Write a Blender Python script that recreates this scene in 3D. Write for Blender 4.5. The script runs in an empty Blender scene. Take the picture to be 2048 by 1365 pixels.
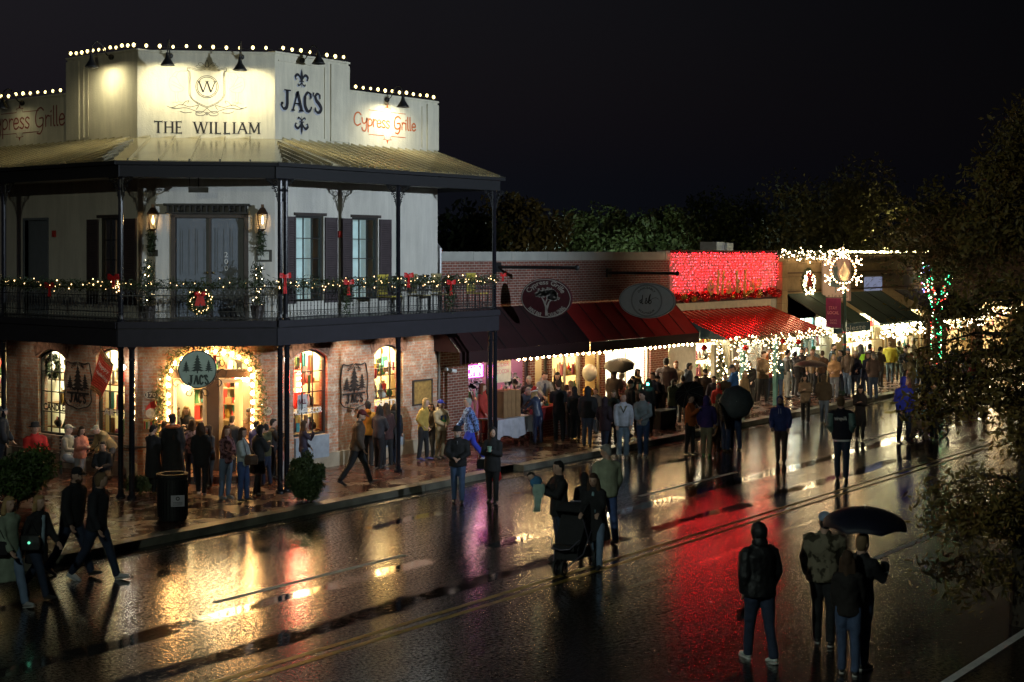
import bpy, math, random
from mathutils import Vector, Matrix
rnd = random.Random(7)
sc = bpy.context.scene
col = sc.collection
# ---------------------------------------------------------------- camera
CH = 5.4; FP = 2844.4; HY = 508.0
CA, SA = math.cos(math.radians(37.67)), math.sin(math.radians(37.67))
cam_d = bpy.data.cameras.new('camera'); cam = bpy.data.objects.new('camera', cam_d); col.objects.link(cam)
cam_d.lens = 50; cam_d.sensor_width = 36; cam_d.clip_start = 0.1; cam_d.clip_end = 2000
cam_d.shift_y = -174.5/2048
cam.location = (0, 0, CH); cam.rotation_euler = (math.pi/2, 0, -(math.pi/2-math.radians(37.67)))
sc.camera = cam
# ---------------------------------------------------------------- world: overcast night sky
w = bpy.data.worlds.new('World'); sc.world = w; w.use_nodes = True
nt = w.node_tree; bg = nt.nodes['Background']
sky = nt.nodes.new('ShaderNodeTexSky'); sky.sky_type = 'NISHITA'; sky.sun_disc = False
sky.sun_elevation = math.radians(-2); sky.sun_rotation = math.radians(200)
mx = nt.nodes.new('ShaderNodeMix'); mx.data_type = 'RGBA'; mx.inputs[0].default_value = 0.99
mx.inputs[7].default_value = (0.0024, 0.0028, 0.0044, 1)
tc = nt.nodes.new('ShaderNodeTexCoord'); sp = nt.nodes.new('ShaderNodeVectorMath'); sp.operation = 'DOT_PRODUCT'
sp.inputs[1].default_value = (-0.55, 0.83, -0.05)   # town glow, stronger towards the cross street
mr = nt.nodes.new('ShaderNodeMapRange'); mr.inputs[1].default_value = -0.3; mr.inputs[2].default_value = 0.75
mr.inputs[3].default_value = 0.3; mr.inputs[4].default_value = 2.1
nt.links.new(tc.outputs['Generated'], sp.inputs[0]); nt.links.new(sp.outputs['Value'], mr.inputs[0])
sn = nt.nodes.new('ShaderNodeTexNoise'); sn.inputs['Scale'].default_value = 1.6; sn.inputs['Detail'].default_value = 4
nt.links.new(tc.outputs['Generated'], sn.inputs['Vector'])
sm = nt.nodes.new('ShaderNodeMath'); sm.operation = 'MULTIPLY_ADD'; sm.inputs[1].default_value = .5; sm.inputs[2].default_value = .75
nt.links.new(sn.outputs['Fac'], sm.inputs[0])
sm2 = nt.nodes.new('ShaderNodeMath'); sm2.operation = 'MULTIPLY'
nt.links.new(mr.outputs[0], sm2.inputs[0]); nt.links.new(sm.outputs[0], sm2.inputs[1])
nt.links.new(sky.outputs[0], mx.inputs[6]); nt.links.new(mx.outputs[2], bg.inputs[0]); nt.links.new(sm2.outputs[0], bg.inputs[1])
sc.view_settings.view_transform = 'Standard'; sc.view_settings.look = 'None'; sc.view_settings.exposure = 0.62
cy = sc.cycles
cy.max_bounces = 6; cy.diffuse_bounces = 2; cy.glossy_bounces = 3; cy.transmission_bounces = 4; cy.transparent_max_bounces = 12
cy.caustics_reflective = False; cy.caustics_refractive = False; cy.sample_clamp_indirect = 4; cy.sample_clamp_direct = 40
cy.use_denoising = True; cy.use_light_tree = True; cy.blur_glossy = 0.5
# ---------------------------------------------------------------- projection helpers (photo pixels 2048 x 1365 -> places)
def ray(px):
    r = (px-1024)/FP
    return CA+SA*r, SA-CA*r
def G(px, py, z=0.0):
    d = (CH-z)*FP/(py-HY); a, b = ray(px); return Vector((a*d, b*d, z))
def onY(px, Y): a, b = ray(px); return a/b*Y
def onX(px, X): a, b = ray(px); return b/a*X
def depth(x, y): return CA*x+SA*y
def zof(py, x, y): return CH-(py-HY)/FP*depth(x, y)
class Fr:
    """vertical plane: origin, horizontal direction, outward normal"""
    def __init__(s, o, d, n): s.o = Vector((*o, 0)); s.d = Vector((*d, 0)).normalized(); s.n = Vector((*n, 0)).normalized()
    def P(s, u, z, off=0.0): p = s.o+s.d*u+s.n*off; return Vector((p.x, p.y, z))
    def u(s, px, off=0.0):
        a, b = ray(px); o = s.o+s.n*off
        # o + d u = t (a,b)
        det = -s.d.x*b+s.d.y*a
        return (o.x*b-o.y*a)/det
    def z(s, px, py, off=0.0):
        p = s.P(s.u(px, off), 0, off); return zof(py, p.x, p.y)
    def R(s, x0, y0, x1, y1, off=0.0):
        xm = (x0+x1)/2
        return s.u(x0, off), s.u(x1, off), s.z(xm, y1, off), s.z(xm, y0, off)
# ---------------------------------------------------------------- materials
MATS = {}
def M(name, colr=(.5, .5, .5), rough=.6, metal=0, emit=None, es=0, var=.15, vs=6.0, bump=0, bs=40, coat=0, nosample=False, alpha=None):
    if name in MATS: return MATS[name]
    m = bpy.data.materials.new(name); m.use_nodes = True; N = m.node_tree.nodes; L = m.node_tree.links
    b = N['Principled BSDF']; c = (*colr, 1)
    b.inputs['Base Color'].default_value = c; b.inputs['Roughness'].default_value = rough; b.inputs['Metallic'].default_value = metal
    if coat: b.inputs['Coat Weight'].default_value = coat; b.inputs['Coat Roughness'].default_value = .1
    if emit: b.inputs['Emission Color'].default_value = (*emit, 1); b.inputs['Emission Strength'].default_value = es
    if var:
        t = N.new('ShaderNodeTexCoord'); n = N.new('ShaderNodeTexNoise'); n.inputs['Scale'].default_value = vs; n.inputs['Detail'].default_value = 5
        r = N.new('ShaderNodeMapRange'); r.inputs[1].default_value = .3; r.inputs[2].default_value = .7; r.inputs[3].default_value = 1-var; r.inputs[4].default_value = 1+var
        v = N.new('ShaderNodeVectorMath'); v.operation = 'SCALE'; v.inputs[0].default_value = colr
        L.new(t.outputs['Object'], n.inputs['Vector']); L.new(n.outputs['Fac'], r.inputs[0]); L.new(r.outputs[0], v.inputs['Scale']); L.new(v.outputs[0], b.inputs['Base Color'])
    if bump:
        t = N.new('ShaderNodeTexCoord'); n = N.new('ShaderNodeTexNoise'); n.inputs['Scale'].default_value = bs; n.inputs['Detail'].default_value = 3
        k = N.new('ShaderNodeBump'); k.inputs['Strength'].default_value = bump; k.inputs['Distance'].default_value = .02
        L.new(t.outputs['Object'], n.inputs['Vector']); L.new(n.outputs['Fac'], k.inputs['Height']); L.new(k.outputs[0], b.inputs['Normal'])
    if nosample: m.cycles.emission_sampling = 'NONE'
    MATS[name] = m; return m
def brick(name, c1, c2, mortar, white=0.0, bw=.21, rh=.075, rough=.8, wet=False):
    if name in MATS: return MATS[name]
    m = bpy.data.materials.new(name); m.use_nodes = True; N = m.node_tree.nodes; L = m.node_tree.links
    b = N['Principled BSDF']; uv = N.new('ShaderNodeUVMap'); uv.uv_map = 'UVMap'
    t = N.new('ShaderNodeTexBrick'); t.inputs['Scale'].default_value = 1; t.inputs['Brick Width'].default_value = bw; t.inputs['Row Height'].default_value = rh
    t.inputs['Mortar Size'].default_value = .008; t.inputs['Color1'].default_value = (*c1, 1); t.inputs['Color2'].default_value = (*c2, 1); t.inputs['Mortar'].default_value = (*mortar, 1)
    t.inputs['Bias'].default_value = 0; t.inputs['Mortar Smooth'].default_value = .2
    L.new(uv.outputs[0], t.inputs['Vector'])
    n = N.new('ShaderNodeTexNoise'); n.inputs['Scale'].default_value = 3.0; n.inputs['Detail'].default_value = 8; n.inputs['Roughness'].default_value = .7
    L.new(uv.outputs[0], n.inputs['Vector'])
    src = t.outputs['Color']
    if white:
        cr = N.new('ShaderNodeMapRange'); cr.inputs[1].default_value = .5; cr.inputs[2].default_value = .62; cr.inputs[4].default_value = white
        n2 = N.new('ShaderNodeTexNoise'); n2.inputs['Scale'].default_value = 5.5; n2.inputs['Detail'].default_value = 6; n2.inputs['Roughness'].default_value = .75
        L.new(uv.outputs[0], n2.inputs['Vector']); L.new(n2.outputs['Fac'], cr.inputs[0])
        mm = N.new('ShaderNodeMix'); mm.data_type = 'RGBA'; mm.inputs[7].default_value = (.5, .44, .36, 1)
        L.new(cr.outputs[0], mm.inputs[0]); L.new(src, mm.inputs[6]); src = mm.outputs[2]
    mv = N.new('ShaderNodeMapRange'); mv.inputs[1].default_value = .25; mv.inputs[2].default_value = .75; mv.inputs[3].default_value = .65; mv.inputs[4].default_value = 1.35
    L.new(n.outputs['Fac'], mv.inputs[0])
    vm = N.new('ShaderNodeVectorMath'); vm.operation = 'SCALE'; L.new(src, vm.inputs[0]); L.new(mv.outputs[0], vm.inputs['Scale']); L.new(vm.outputs[0], b.inputs['Base Color'])
    k = N.new('ShaderNodeBump'); k.inputs['Strength'].default_value = .5; k.inputs['Distance'].default_value = .008; k.invert = True
    L.new(t.outputs['Fac'], k.inputs['Height']); L.new(k.outputs[0], b.inputs['Normal'])
    b.inputs['Roughness'].default_value = rough
    if wet:
        rr = N.new('ShaderNodeMapRange'); rr.inputs[1].default_value = .4; rr.inputs[2].default_value = .6; rr.inputs[3].default_value = .1; rr.inputs[4].default_value = .38
        n3 = N.new('ShaderNodeTexNoise'); n3.inputs['Scale'].default_value = 1.7; n3.inputs['Detail'].default_value = 5
        L.new(uv.outputs[0], n3.inputs['Vector']); L.new(n3.outputs['Fac'], rr.inputs[0]); L.new(rr.outputs[0], b.inputs['Roughness'])
        k.inputs['Strength'].default_value = .25
    MATS[name] = m; return m
def asphalt():
    m = bpy.data.materials.new('wet_asphalt'); m.use_nodes = True; N = m.node_tree.nodes; L = m.node_tree.links; b = N['Principled BSDF']
    t = N.new('ShaderNodeTexCoord'); P = t.outputs['Object']
    sep = N.new('ShaderNodeSeparateXYZ'); L.new(P, sep.inputs[0])
    def noise(scale, vec=(1, 1, 1), det=4, rg=.55):
        mp = N.new('ShaderNodeMapping'); mp.inputs['Scale'].default_value = vec; L.new(P, mp.inputs[0])
        n = N.new('ShaderNodeTexNoise'); n.inputs['Scale'].default_value = scale; n.inputs['Detail'].default_value = det; n.inputs['Roughness'].default_value = rg
        L.new(mp.outputs[0], n.inputs['Vector']); return n.outputs['Fac']
    def math_(op, a, bb=None, c=None, clamp=False):
        q = N.new('ShaderNodeMath'); q.operation = op; q.use_clamp = clamp
        for i, v in enumerate((a, bb, c)):
            if v is None: continue
            if isinstance(v, (int, float)): q.inputs[i].default_value = v
            else: L.new(v, q.inputs[i])
        return q.outputs[0]
    wob = noise(1.0, (.35, 1, 1), 5)
    y2 = math_('ADD', sep.outputs['Y'], math_('MULTIPLY', math_('SUBTRACT', wob, .5), .9))
    edge = noise(6, (1, 1.6, 1), 6, .7)
    tot = None
    for yc, hw, amt, gap in ((16.4, .3, 1, .40), (14.78, .3, 1, .36), (12.7, .12, .9, .52), (19.3, .26, .9, .5), (11.2, .14, .7, .6), (17.9, .10, .6, .58), (8.8, .12, .7, .55)):
        dist = math_('ABSOLUTE', math_('SUBTRACT', y2, yc))
        band = math_('MULTIPLY', math_('SUBTRACT', hw, dist), 7, clamp=True)
        g = noise(.45, (1, .6, 1), 4); 
        mp = math_('MULTIPLY', math_('SUBTRACT', g, gap), 14, clamp=True)
        bm = math_('MULTIPLY', math_('MULTIPLY', band, mp), amt)
        tot = bm if tot is None else math_('MAXIMUM', tot, bm)
    ed = math_('MULTIPLY', math_('SUBTRACT', edge, .30), 6, clamp=True)
    tot = math_('MULTIPLY', tot, ed)
    streak = noise(1.6, (.12, 2.2, 1), 6, .65)
    patch = noise(.5, (.5, 1.2, 1), 5, .6)
    rg = math_('ADD', math_('MULTIPLY', streak, .12), math_('MULTIPLY', patch, .10))
    rg = math_('ADD', rg, .0)
    mixr = N.new('ShaderNodeMix'); L.new(tot, mixr.inputs[0]); L.new(rg, mixr.inputs[2]); mixr.inputs[3].default_value = .045
    b.inputs['Coat Weight'].default_value = .7; b.inputs['Coat IOR'].default_value = 1.45; L.new(mixr.outputs[0], b.inputs['Coat Roughness'])
    r2 = math_('ADD', math_('MULTIPLY', streak, .18), math_('MULTIPLY', patch, .18)); mix2 = N.new('ShaderNodeMix'); L.new(tot, mix2.inputs[0]); L.new(math_('ADD', r2, .02), mix2.inputs[2]); mix2.inputs[3].default_value = .05; L.new(mix2.outputs[0], b.inputs['Roughness'])
    grain = noise(21, (1, 1, 1), 3, .6); grain2 = noise(6, (.7, 1, 1), 6, .75)
    h = math_('ADD', math_('MULTIPLY', grain, .9), math_('MULTIPLY', grain2, 1.0))
    sk = N.new('ShaderNodeMapRange'); sk.inputs[1].default_value = .44; sk.inputs[2].default_value = .56; sk.inputs[3].default_value = .04; sk.inputs[4].default_value = 1.7; L.new(noise(18, (1.3, .8, 1), 4, .8), sk.inputs[0])
    bigp = N.new('ShaderNodeMapRange'); bigp.inputs[1].default_value = .3; bigp.inputs[2].default_value = .65; bigp.inputs[3].default_value = .45; bigp.inputs[4].default_value = 1.0; L.new(noise(1.1, (.3, 1.2, 1), 6, .7), bigp.inputs[0])
    skm = math_('MULTIPLY', sk.outputs[0], bigp.outputs[0]); skt = math_('MAXIMUM', skm, tot)
    L.new(math_('MULTIPLY', skt, .9), b.inputs['Coat Weight']); L.new(math_('MULTIPLY', skt, .85), b.inputs['Specular IOR Level']); 
    k = N.new('ShaderNodeBump'); k.inputs['Distance'].default_value = .006
    st = math_('SUBTRACT', .34, math_('MULTIPLY', tot, .30)); L.new(st, k.inputs['Strength'])
    L.new(h, k.inputs['Height']); L.new(k.outputs[0], b.inputs['Normal']); L.new(k.outputs[0], b.inputs['Coat Normal'])
    cv = N.new('ShaderNodeMix'); cv.data_type = 'RGBA'; cv.inputs[6].default_value = (.008, .006, .005, 1); cv.inputs[7].default_value = (.034, .026, .02, 1)
    L.new(grain2, cv.inputs[0]); L.new(cv.outputs[2], b.inputs['Base Color'])
    b.inputs['Specular IOR Level'].default_value = .6
    return m
black_iron = M('black_iron', (.010, .010, .011), .5, 0, var=.2)
glossblack = M('gloss_black_paint', (.012, .012, .016), .12, 0, coat=.6, var=.1)
def stain(m, amt=.22):
    N = m.node_tree.nodes; L = m.node_tree.links; b = N['Principled BSDF']; src = b.inputs['Base Color'].links[0].from_socket
    t = N.new('ShaderNodeTexCoord'); mp = N.new('ShaderNodeMapping'); mp.inputs['Scale'].default_value = (3, 3, .35); n = N.new('ShaderNodeTexNoise'); n.inputs['Scale'].default_value = 1.6; n.inputs['Detail'].default_value = 9; n.inputs['Roughness'].default_value = .7
    r = N.new('ShaderNodeMapRange'); r.inputs[1].default_value = .35; r.inputs[2].default_value = .75; r.inputs[3].default_value = 1; r.inputs[4].default_value = 1-amt*2
    v = N.new('ShaderNodeVectorMath'); v.operation = 'SCALE'; L.new(t.outputs['Object'], mp.inputs[0]); L.new(mp.outputs[0], n.inputs['Vector']); L.new(n.outputs['Fac'], r.inputs[0]); L.new(src, v.inputs[0]); L.new(r.outputs[0], v.inputs['Scale']); L.new(v.outputs[0], b.inputs['Base Color']); return m
stucco = M('white_stucco', (.60, .58, .52), .85, var=.06, vs=1.3, bump=.3, bs=30)
stucco2 = M('parapet_stucco', (.70, .65, .50), .8, var=.07, vs=1.8, bump=.25, bs=25)
stain(stucco, .14); stain(stucco2, .16)
# ---------------------------------------------------------------- mesh builder
def worig(o):
    v = Vector((0, 0, 0))
    while o: v += o.location; o = o.parent
    return v
class MB:
    def __init__(s): s.v = []; s.f = []; s.m = []
    def poly(s, pts, mi=0):
        i = len(s.v); s.v += [tuple(p) for p in pts]; s.f.append(tuple(range(i, i+len(pts)))); s.m.append(mi)
    def obox(s, o, a, b, c, mi=0):
        o, a, b, c = Vector(o), Vector(a), Vector(b), Vector(c); i = len(s.v)
        if a.cross(b).dot(c) < 0: a, b = b, a
        s.v += [tuple(o+a*x+b*y+c*z) for z in (0, 1) for y in (0, 1) for x in (0, 1)]
        for q in ((0, 2, 3, 1), (4, 5, 7, 6), (0, 1, 5, 4), (2, 6, 7, 3), (0, 4, 6, 2), (1, 3, 7, 5)):
            s.f.append(tuple(i+k for k in q)); s.m.append(mi)
    def box(s, x0, x1, y0, y1, z0, z1, mi=0): s.obox((x0, y0, z0), (x1-x0, 0, 0), (0, y1-y0, 0), (0, 0, z1-z0), mi)
    def fbox(s, F, u0, u1, z0, z1, o0, o1, mi=0):
        s.obox(F.P(u0, z0, o0), F.d*(u1-u0), F.n*(o1-o0), Vector((0, 0, z1-z0)), mi)
    def rings(s, rings, mi=0, cap=True, closed=True):
        i0 = len(s.v); n = len(rings[0])
        for r in rings: s.v += [tuple(p) for p in r]
        for k in range(len(rings)-1):
            for j in range(n if closed else n-1):
                a = i0+k*n+j; b = i0+k*n+(j+1) % n
                s.f.append((a, b, b+n, a+n)); s.m.append(mi)
        if cap:
            s.f.append(tuple(i0+j for j in reversed(range(n)))); s.m.append(mi)
            s.f.append(tuple(i0+(len(rings)-1)*n+j for j in range(n))); s.m.append(mi)
    def tube(s, pts, r, n=6, mi=0, cap=True, flat=1.0):
        pts = [Vector(p) for p in pts]; R = []
        if not hasattr(r, '__len__'): r = [r]*len(pts)
        up = None
        for k, p in enumerate(pts):
            t = (pts[min(k+1, len(pts)-1)]-pts[max(k-1, 0)])
            t = t.normalized() if t.length > 1e-9 else Vector((0, 0, 1))
            if up is None: up = Vector((0, 1, 0)) if abs(t.z) > .9 else Vector((0, 0, 1))
            x = t.cross(up)
            if x.length < 1e-4: x = t.cross(Vector((1, 0, 0)))
            x.normalize(); y = x.cross(t).normalized(); up = y
            R.append([p+(x*math.cos(2*math.pi*j/n)+y*math.sin(2*math.pi*j/n)*flat)*r[k] for j in range(n)])
        s.rings(R, mi, cap)
    def ell(s, c, r, n=8, m=6, mi=0, rot=None):
        c = Vector(c); r = r if hasattr(r, '__len__') else (r, r, r); R = []
        for k in range(m+1):
            th = math.pi*k/m; sn_, cs = max(math.sin(th), .02), math.cos(th); ring = []
            for j in range(n):
                a = 2*math.pi*j/n; p = Vector((r[0]*sn_*math.cos(a), r[1]*sn_*math.sin(a), -r[2]*cs))
                if rot: p = rot @ p
                ring.append(c+p)
            R.append(ring)
        s.rings(R, mi, True)
    def lathe(s, prof, c=(0, 0, 0), n=16, mi=0, cap=True):
        c = Vector(c)
        s.rings([[c+Vector((r*math.cos(2*math.pi*j/n), r*math.sin(2*math.pi*j/n), z)) for j in range(n)] for r, z in prof], mi, cap)
    def octa(s, c, r, mi=0):
        x, y, z = c; i = len(s.v)
        s.v += [(x+r, y, z), (x-r, y, z), (x, y+r, z), (x, y-r, z), (x, y, z+r), (x, y, z-r)]
        for q in ((0, 2, 4), (2, 1, 4), (1, 3, 4), (3, 0, 4), (2, 0, 5), (1, 2, 5), (3, 1, 5), (0, 3, 5)):
            s.f.append(tuple(i+k for k in q)); s.m.append(mi)
    def build(s, name, mats, parent=None, smooth=False, uv=False, loc=None):
        if not isinstance(mats, (list, tuple)): mats = [mats]
        if smooth and not uv:   # weld shared corners
            ix = {}; nv = []; mp = []
            for p in s.v:
                k = (round(p[0], 5), round(p[1], 5), round(p[2], 5))
                if k not in ix: ix[k] = len(nv); nv.append(p)
                mp.append(ix[k])
            s.v = nv; fs = []; ms_ = []
            for q, m_ in zip(s.f, s.m):
                t = []
                for v in q:
                    v = mp[v]
                    if v not in t: t.append(v)
                if len(t) > 2: fs.append(tuple(t)); ms_.append(m_)
            s.f, s.m = fs, ms_
        if parent: o = worig(parent)
        elif loc is not None: o = Vector(loc)
        else:
            xs = [p[0] for p in s.v]; ys = [p[1] for p in s.v]; zs = [p[2] for p in s.v]
            o = Vector(((min(xs)+max(xs))/2, (min(ys)+max(ys))/2, min(zs)))
        me = bpy.data.meshes.new(name)
        me.from_pydata([(p[0]-o.x, p[1]-o.y, p[2]-o.z) for p in s.v], [], s.f)
        for m_ in mats: me.materials.append(m_)
        if len(mats) > 1: me.polygons.foreach_set('material_index', s.m)
        if smooth: me.polygons.foreach_set('use_smooth', [True]*len(s.f))
        if uv:
            ul = me.uv_layers.new(name='UVMap'); d = ul.data; k = 0
            for f in me.polygons:
                nn = f.normal
                for vi in f.vertices:
                    p = s.v[vi]
                    if abs(nn.z) > .7: d[k].uv = (p[0], p[1])
                    else:
                        h = Vector((-nn.y, nn.x)); h.normalize(); d[k].uv = (p[0]*h.x+p[1]*h.y, p[2])
                    k += 1
        me.update()
        ob = bpy.data.objects.new(name, me); col.objects.link(ob)
        if parent: ob.parent = parent
        else: ob.location = o
        return ob
def tag(o, label=None, cat=None, group=None, kind=None):
    if label: o['label'] = label
    if cat: o['category'] = cat
    if group: o['group'] = group
    if kind: o['kind'] = kind
    return o
def thing(name, loc, label, cat, group=None, rz=0):
    o = bpy.data.objects.new(name, None); col.objects.link(o); o.location = loc; o.rotation_euler[2] = rz
    o.empty_display_size = .2
    return tag(o, label, cat, group)
def kids(o): return [c for c in col.objects if c.parent == o]
def dup(root, loc, rz=None, label=None, group=None):
    r = root.copy(); col.objects.link(r); r.location = loc
    if rz is not None: r.rotation_euler[2] = rz
    if label: r['label'] = label
    if group: r['group'] = group
    for ch in kids(root):
        c = ch.copy(); col.objects.link(c); c.parent = r
        for g in kids(ch):
            d = g.copy(); col.objects.link(d); d.parent = c
    return r
# strokes and lettering, drawn in the plane of a frame
def cr(pts, k=6):
    out = []; P = [Vector((*p, 0)) for p in pts]; n = len(P)
    for i in range(n-1):
        a, b, c, d = P[max(i-1, 0)], P[i], P[i+1], P[min(i+2, n-1)]
        for j in range(k):
            t = j/k
            out.append(.5*((2*b)+(c-a)*t+(2*a-5*b+4*c-d)*t*t+(3*b-a-3*c+d)*t**3))
    out.append(P[-1]); return [(p.x, p.y) for p in out]
def arc(cx, cy, r, a0, a1, n=24, ry=None):
    ry = ry or r
    return [(cx+r*math.cos(math.radians(a0+(a1-a0)*i/n)), cy+ry*math.sin(math.radians(a0+(a1-a0)*i/n))) for i in range(n+1)]
def ribbon(mb, f, pts, w, off=.006, mi=0):
    """pts 2-D, w width or list; f(u, v, off) -> world"""
    n = len(pts); L_, R_ = [], []
    for i in range(n):
        ax, ay = pts[max(i-1, 0)]; bx, by = pts[min(i+1, n-1)]; l = math.hypot(bx-ax, by-ay) or 1e-6
        nx, ny = -(by-ay)/l, (bx-ax)/l; ww = (w[int(i*(len(w)-1)/max(n-1, 1))] if hasattr(w, '__len__') else w)/2
        L_.append((pts[i][0]+nx*ww, pts[i][1]+ny*ww)); R_.append((pts[i][0]-nx*ww, pts[i][1]-ny*ww))
    for i in range(n-1):
        mb.poly([f(*R_[i], off), f(*R_[i+1], off), f(*L_[i+1], off), f(*L_[i], off)], mi)
def disc(mb, f, c, rx, ry=None, off=.006, mi=0, n=36, th=0):
    ry = ry or rx
    P = arc(c[0], c[1], rx, 0, 360, n, ry)[:-1]
    mb.poly([f(x, y, off) for x, y in P], mi)
    if th:
        mb.poly([f(x, y, off-th) for x, y in reversed(P)], mi)
        for i in range(n):
            a, b = P[i], P[(i+1) % n]; mb.poly([f(*a, off-th), f(*b, off-th), f(*b, off), f(*a, off)], mi)
_tx = {}
def textpolys(s, shear=0, bold=0):
    k = (s, shear, bold)
    if k not in _tx:
        c = bpy.data.curves.new('lettering', 'FONT'); c.body = s; c.size = 1; c.resolution_u = 3; c.shear = shear; c.offset = bold
        o = bpy.data.objects.new('lettering', c); me = bpy.data.meshes.new_from_object(o)
        V = [(v.co.x, v.co.y) for v in me.vertices]; Fs = [tuple(p.vertices) for p in me.polygons]
        bpy.data.objects.remove(o); bpy.data.curves.remove(c); bpy.data.meshes.remove(me)
        x0 = min(v[0] for v in V); x1 = max(v[0] for v in V); y0 = min(v[1] for v in V); y1 = max(v[1] for v in V)
        _tx[k] = ([((x-x0)/(x1-x0), (y-y0)/(y1-y0)) for x, y in V], Fs, (x1-x0)/(y1-y0))
    return _tx[k]
def text(mb, f, s, u0, u1, v0, v1, off=.006, mi=0, shear=0, bold=0):
    V, Fs, _ = textpolys(s, shear, bold); i = len(mb.v)
    mb.v += [tuple(f(u0+(u1-u0)*x, v0+(v1-v0)*y, off)) for x, y in V]
    for q in Fs: mb.f.append(tuple(i+k for k in q)); mb.m.append(mi)
def arctext(mb, f, s, c, r, a0, a1, h, off=.006, mi=0, inner=False, bold=.02, ky=1.0):
    V, Fs, _ = textpolys(s, 0, bold); i = len(mb.v)
    for x, y in V:
        a = math.radians(a0+(a1-a0)*x); rr = r+h*(y if not inner else 1-y)*(1)
        mb.v.append(tuple(f(c[0]+rr*math.cos(a), c[1]+rr*math.sin(a)*ky, off)))
    for q in Fs: mb.f.append(tuple(i+k for k in q)); mb.m.append(mi)
# handwritten glyphs (unit height 1 = x-height, caps 1.6)
HAND = {
 'C': (1.1, [[(1.0, 1.35), (.7, 1.6), (.3, 1.45), (.08, .9), (.15, .3), (.5, .02), (.95, .25)]]),
 'y': (.8, [[(.05, 1.0), (.15, .45), (.4, .35), (.62, .6), (.7, 1.0)], [(.7, 1.0), (.68, .1), (.5, -.55), (.15, -.5), (.05, -.2)]]),
 'p': (.75, [[(.1, .95), (.1, -.65)], [(.1, .7), (.35, .95), (.62, .75), (.6, .3), (.3, .1), (.1, .25)]]),
 'r': (.55, [[(.1, .95), (.1, .05)], [(.1, .6), (.3, .9), (.52, .85)]]),
 'e': (.7, [[(.08, .5), (.58, .55), (.5, .88), (.25, .92), (.06, .55), (.15, .12), (.4, .05), (.62, .22)]]),
 's': (.6, [[(.52, .82), (.3, .95), (.1, .75), (.3, .5), (.5, .3), (.35, .05), (.06, .15)]]),
 ' ': (.55, []),
 'G': (1.1, [[(.95, 1.4), (.65, 1.62), (.25, 1.4), (.08, .8), (.2, .2), (.55, .05), (.88, .3), (.9, .75), (.5, .75)], [(.9, .75), (.88, 0), (.6, -.5), (.25, -.45)]]),
 'i': (.3, [[(.12, .9), (.12, .05)], [(.1, 1.2), (.16, 1.28)]]),
 'l': (.33, [[(.1, 1.65), (.12, .2), (.25, .05)]]),
}
def hand(mb, f, s, u0, u1, v0, xh, w, off=.006, mi=0, slant=0):
    tot = sum(HAND[c][0] for c in s); k = (u1-u0)/tot; x = u0
    for c in s:
        wd, strokes = HAND[c]
        for st in strokes:
            pts = [(x+px_*k+slant*py_*xh, v0+py_*xh) for px_, py_ in (cr(st, 5) if len(st) > 2 else st)]
            ribbon(mb, f, pts, w, off, mi)
            disc(mb, f, pts[0], w/2, off=off+.0005, mi=mi, n=8); disc(mb, f, pts[-1], w/2, off=off+.0005, mi=mi, n=8)
        x += wd*k
# ================================================================ ground, road, pavement
road_m = asphalt()
mb = MB(); mb.poly([(-60, -60, 0), (400, -60, 0), (400, 400, 0), (-60, 400, 0)]); g = mb.build('road', road_m, loc=(0, 0, 0)); tag(g, kind='structure')
CY = 21.35
pav = brick('wet_brick_paving', (.07, .026, .017), (.11, .042, .026), (.05, .04, .034), bw=.2, rh=.1, wet=True)
conc = M('wet_concrete_kerb', (.17, .16, .125), .32, var=.4, vs=2.5, bump=.4, bs=60)
mb = MB(); mb.poly([(10, CY+.3, .15), (140, CY+.3, .15), (140, 27.6, .15), (10, 27.6, .15)])
mb.poly([(10, 27.6, .15), (60, 27.6, .15), (60, 70, .15), (10, 70, .15)])
tag(mb.build('pavement', pav, uv=True, loc=(0, 0, 0)), kind='structure')
mb = MB(); x = 10
while x < 140:
    if not 26.0 < x < 27.7:
        mb.obox((x+.006, CY-.02, -.02), (2.385, 0, 0), (0, .32, 0), (0, 0, .175))
    else:
        mb.obox((x+.006, CY-.02, -.02), (.2, 0, 0), (0, .32, 0), (0, 0, .175)); mb.obox((x+1.3, CY-.02, -.02), (1.09, 0, 0), (0, .32, 0), (0, 0, .175))
    x += 2.4
tag(mb.build('kerb', conc, loc=(0, 0, 0)), kind='structure')
mb = MB(); mb.box(10, 140, CY-.42, CY-.02, -.05, .006)
tag(mb.build('kerb_gutter', M('wet_gutter', (.035, .033, .03), .2, var=.4, vs=2, bump=.3, bs=50), loc=(0, 0, 0)), kind='structure')
yel = M('worn_yellow_paint', (.24, .16, .025), .3, var=.6, vs=4, bump=.4, bs=120); wht = M('worn_white_paint', (.75, .75, .72), .6, var=.2, vs=4, bump=.4, bs=120)
mb = MB()
for yy in (13.66, 13.92):
    mb.poly([(-5, yy-.055, .004), (140, yy-.055, .004), (140, yy+.055, .004), (-5, yy+.055, .004)], 0)
for x0, x1, yy in ((14.6, 19.0, 17.1), (2.5, 6.9, 17.1), (26.8, 31.2, 17.1), (38.9, 43.3, 17.1), (23.5, 27.6, 10.3), (35.6, 39.7, 10.3)):
    mb.poly([(x0, yy-.06, .004), (x1, yy-.06, .004), (x1, yy+.06, .004), (x0, yy+.06, .004)], 1)
mb.poly([(16.2, 6.56, .004), (60, 6.5, .004), (60, 6.62, .004), (16.2, 6.68, .004)], 1)
tag(mb.build('road_markings', [yel, wht], loc=(0, 0, 0)), kind='structure')
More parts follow.
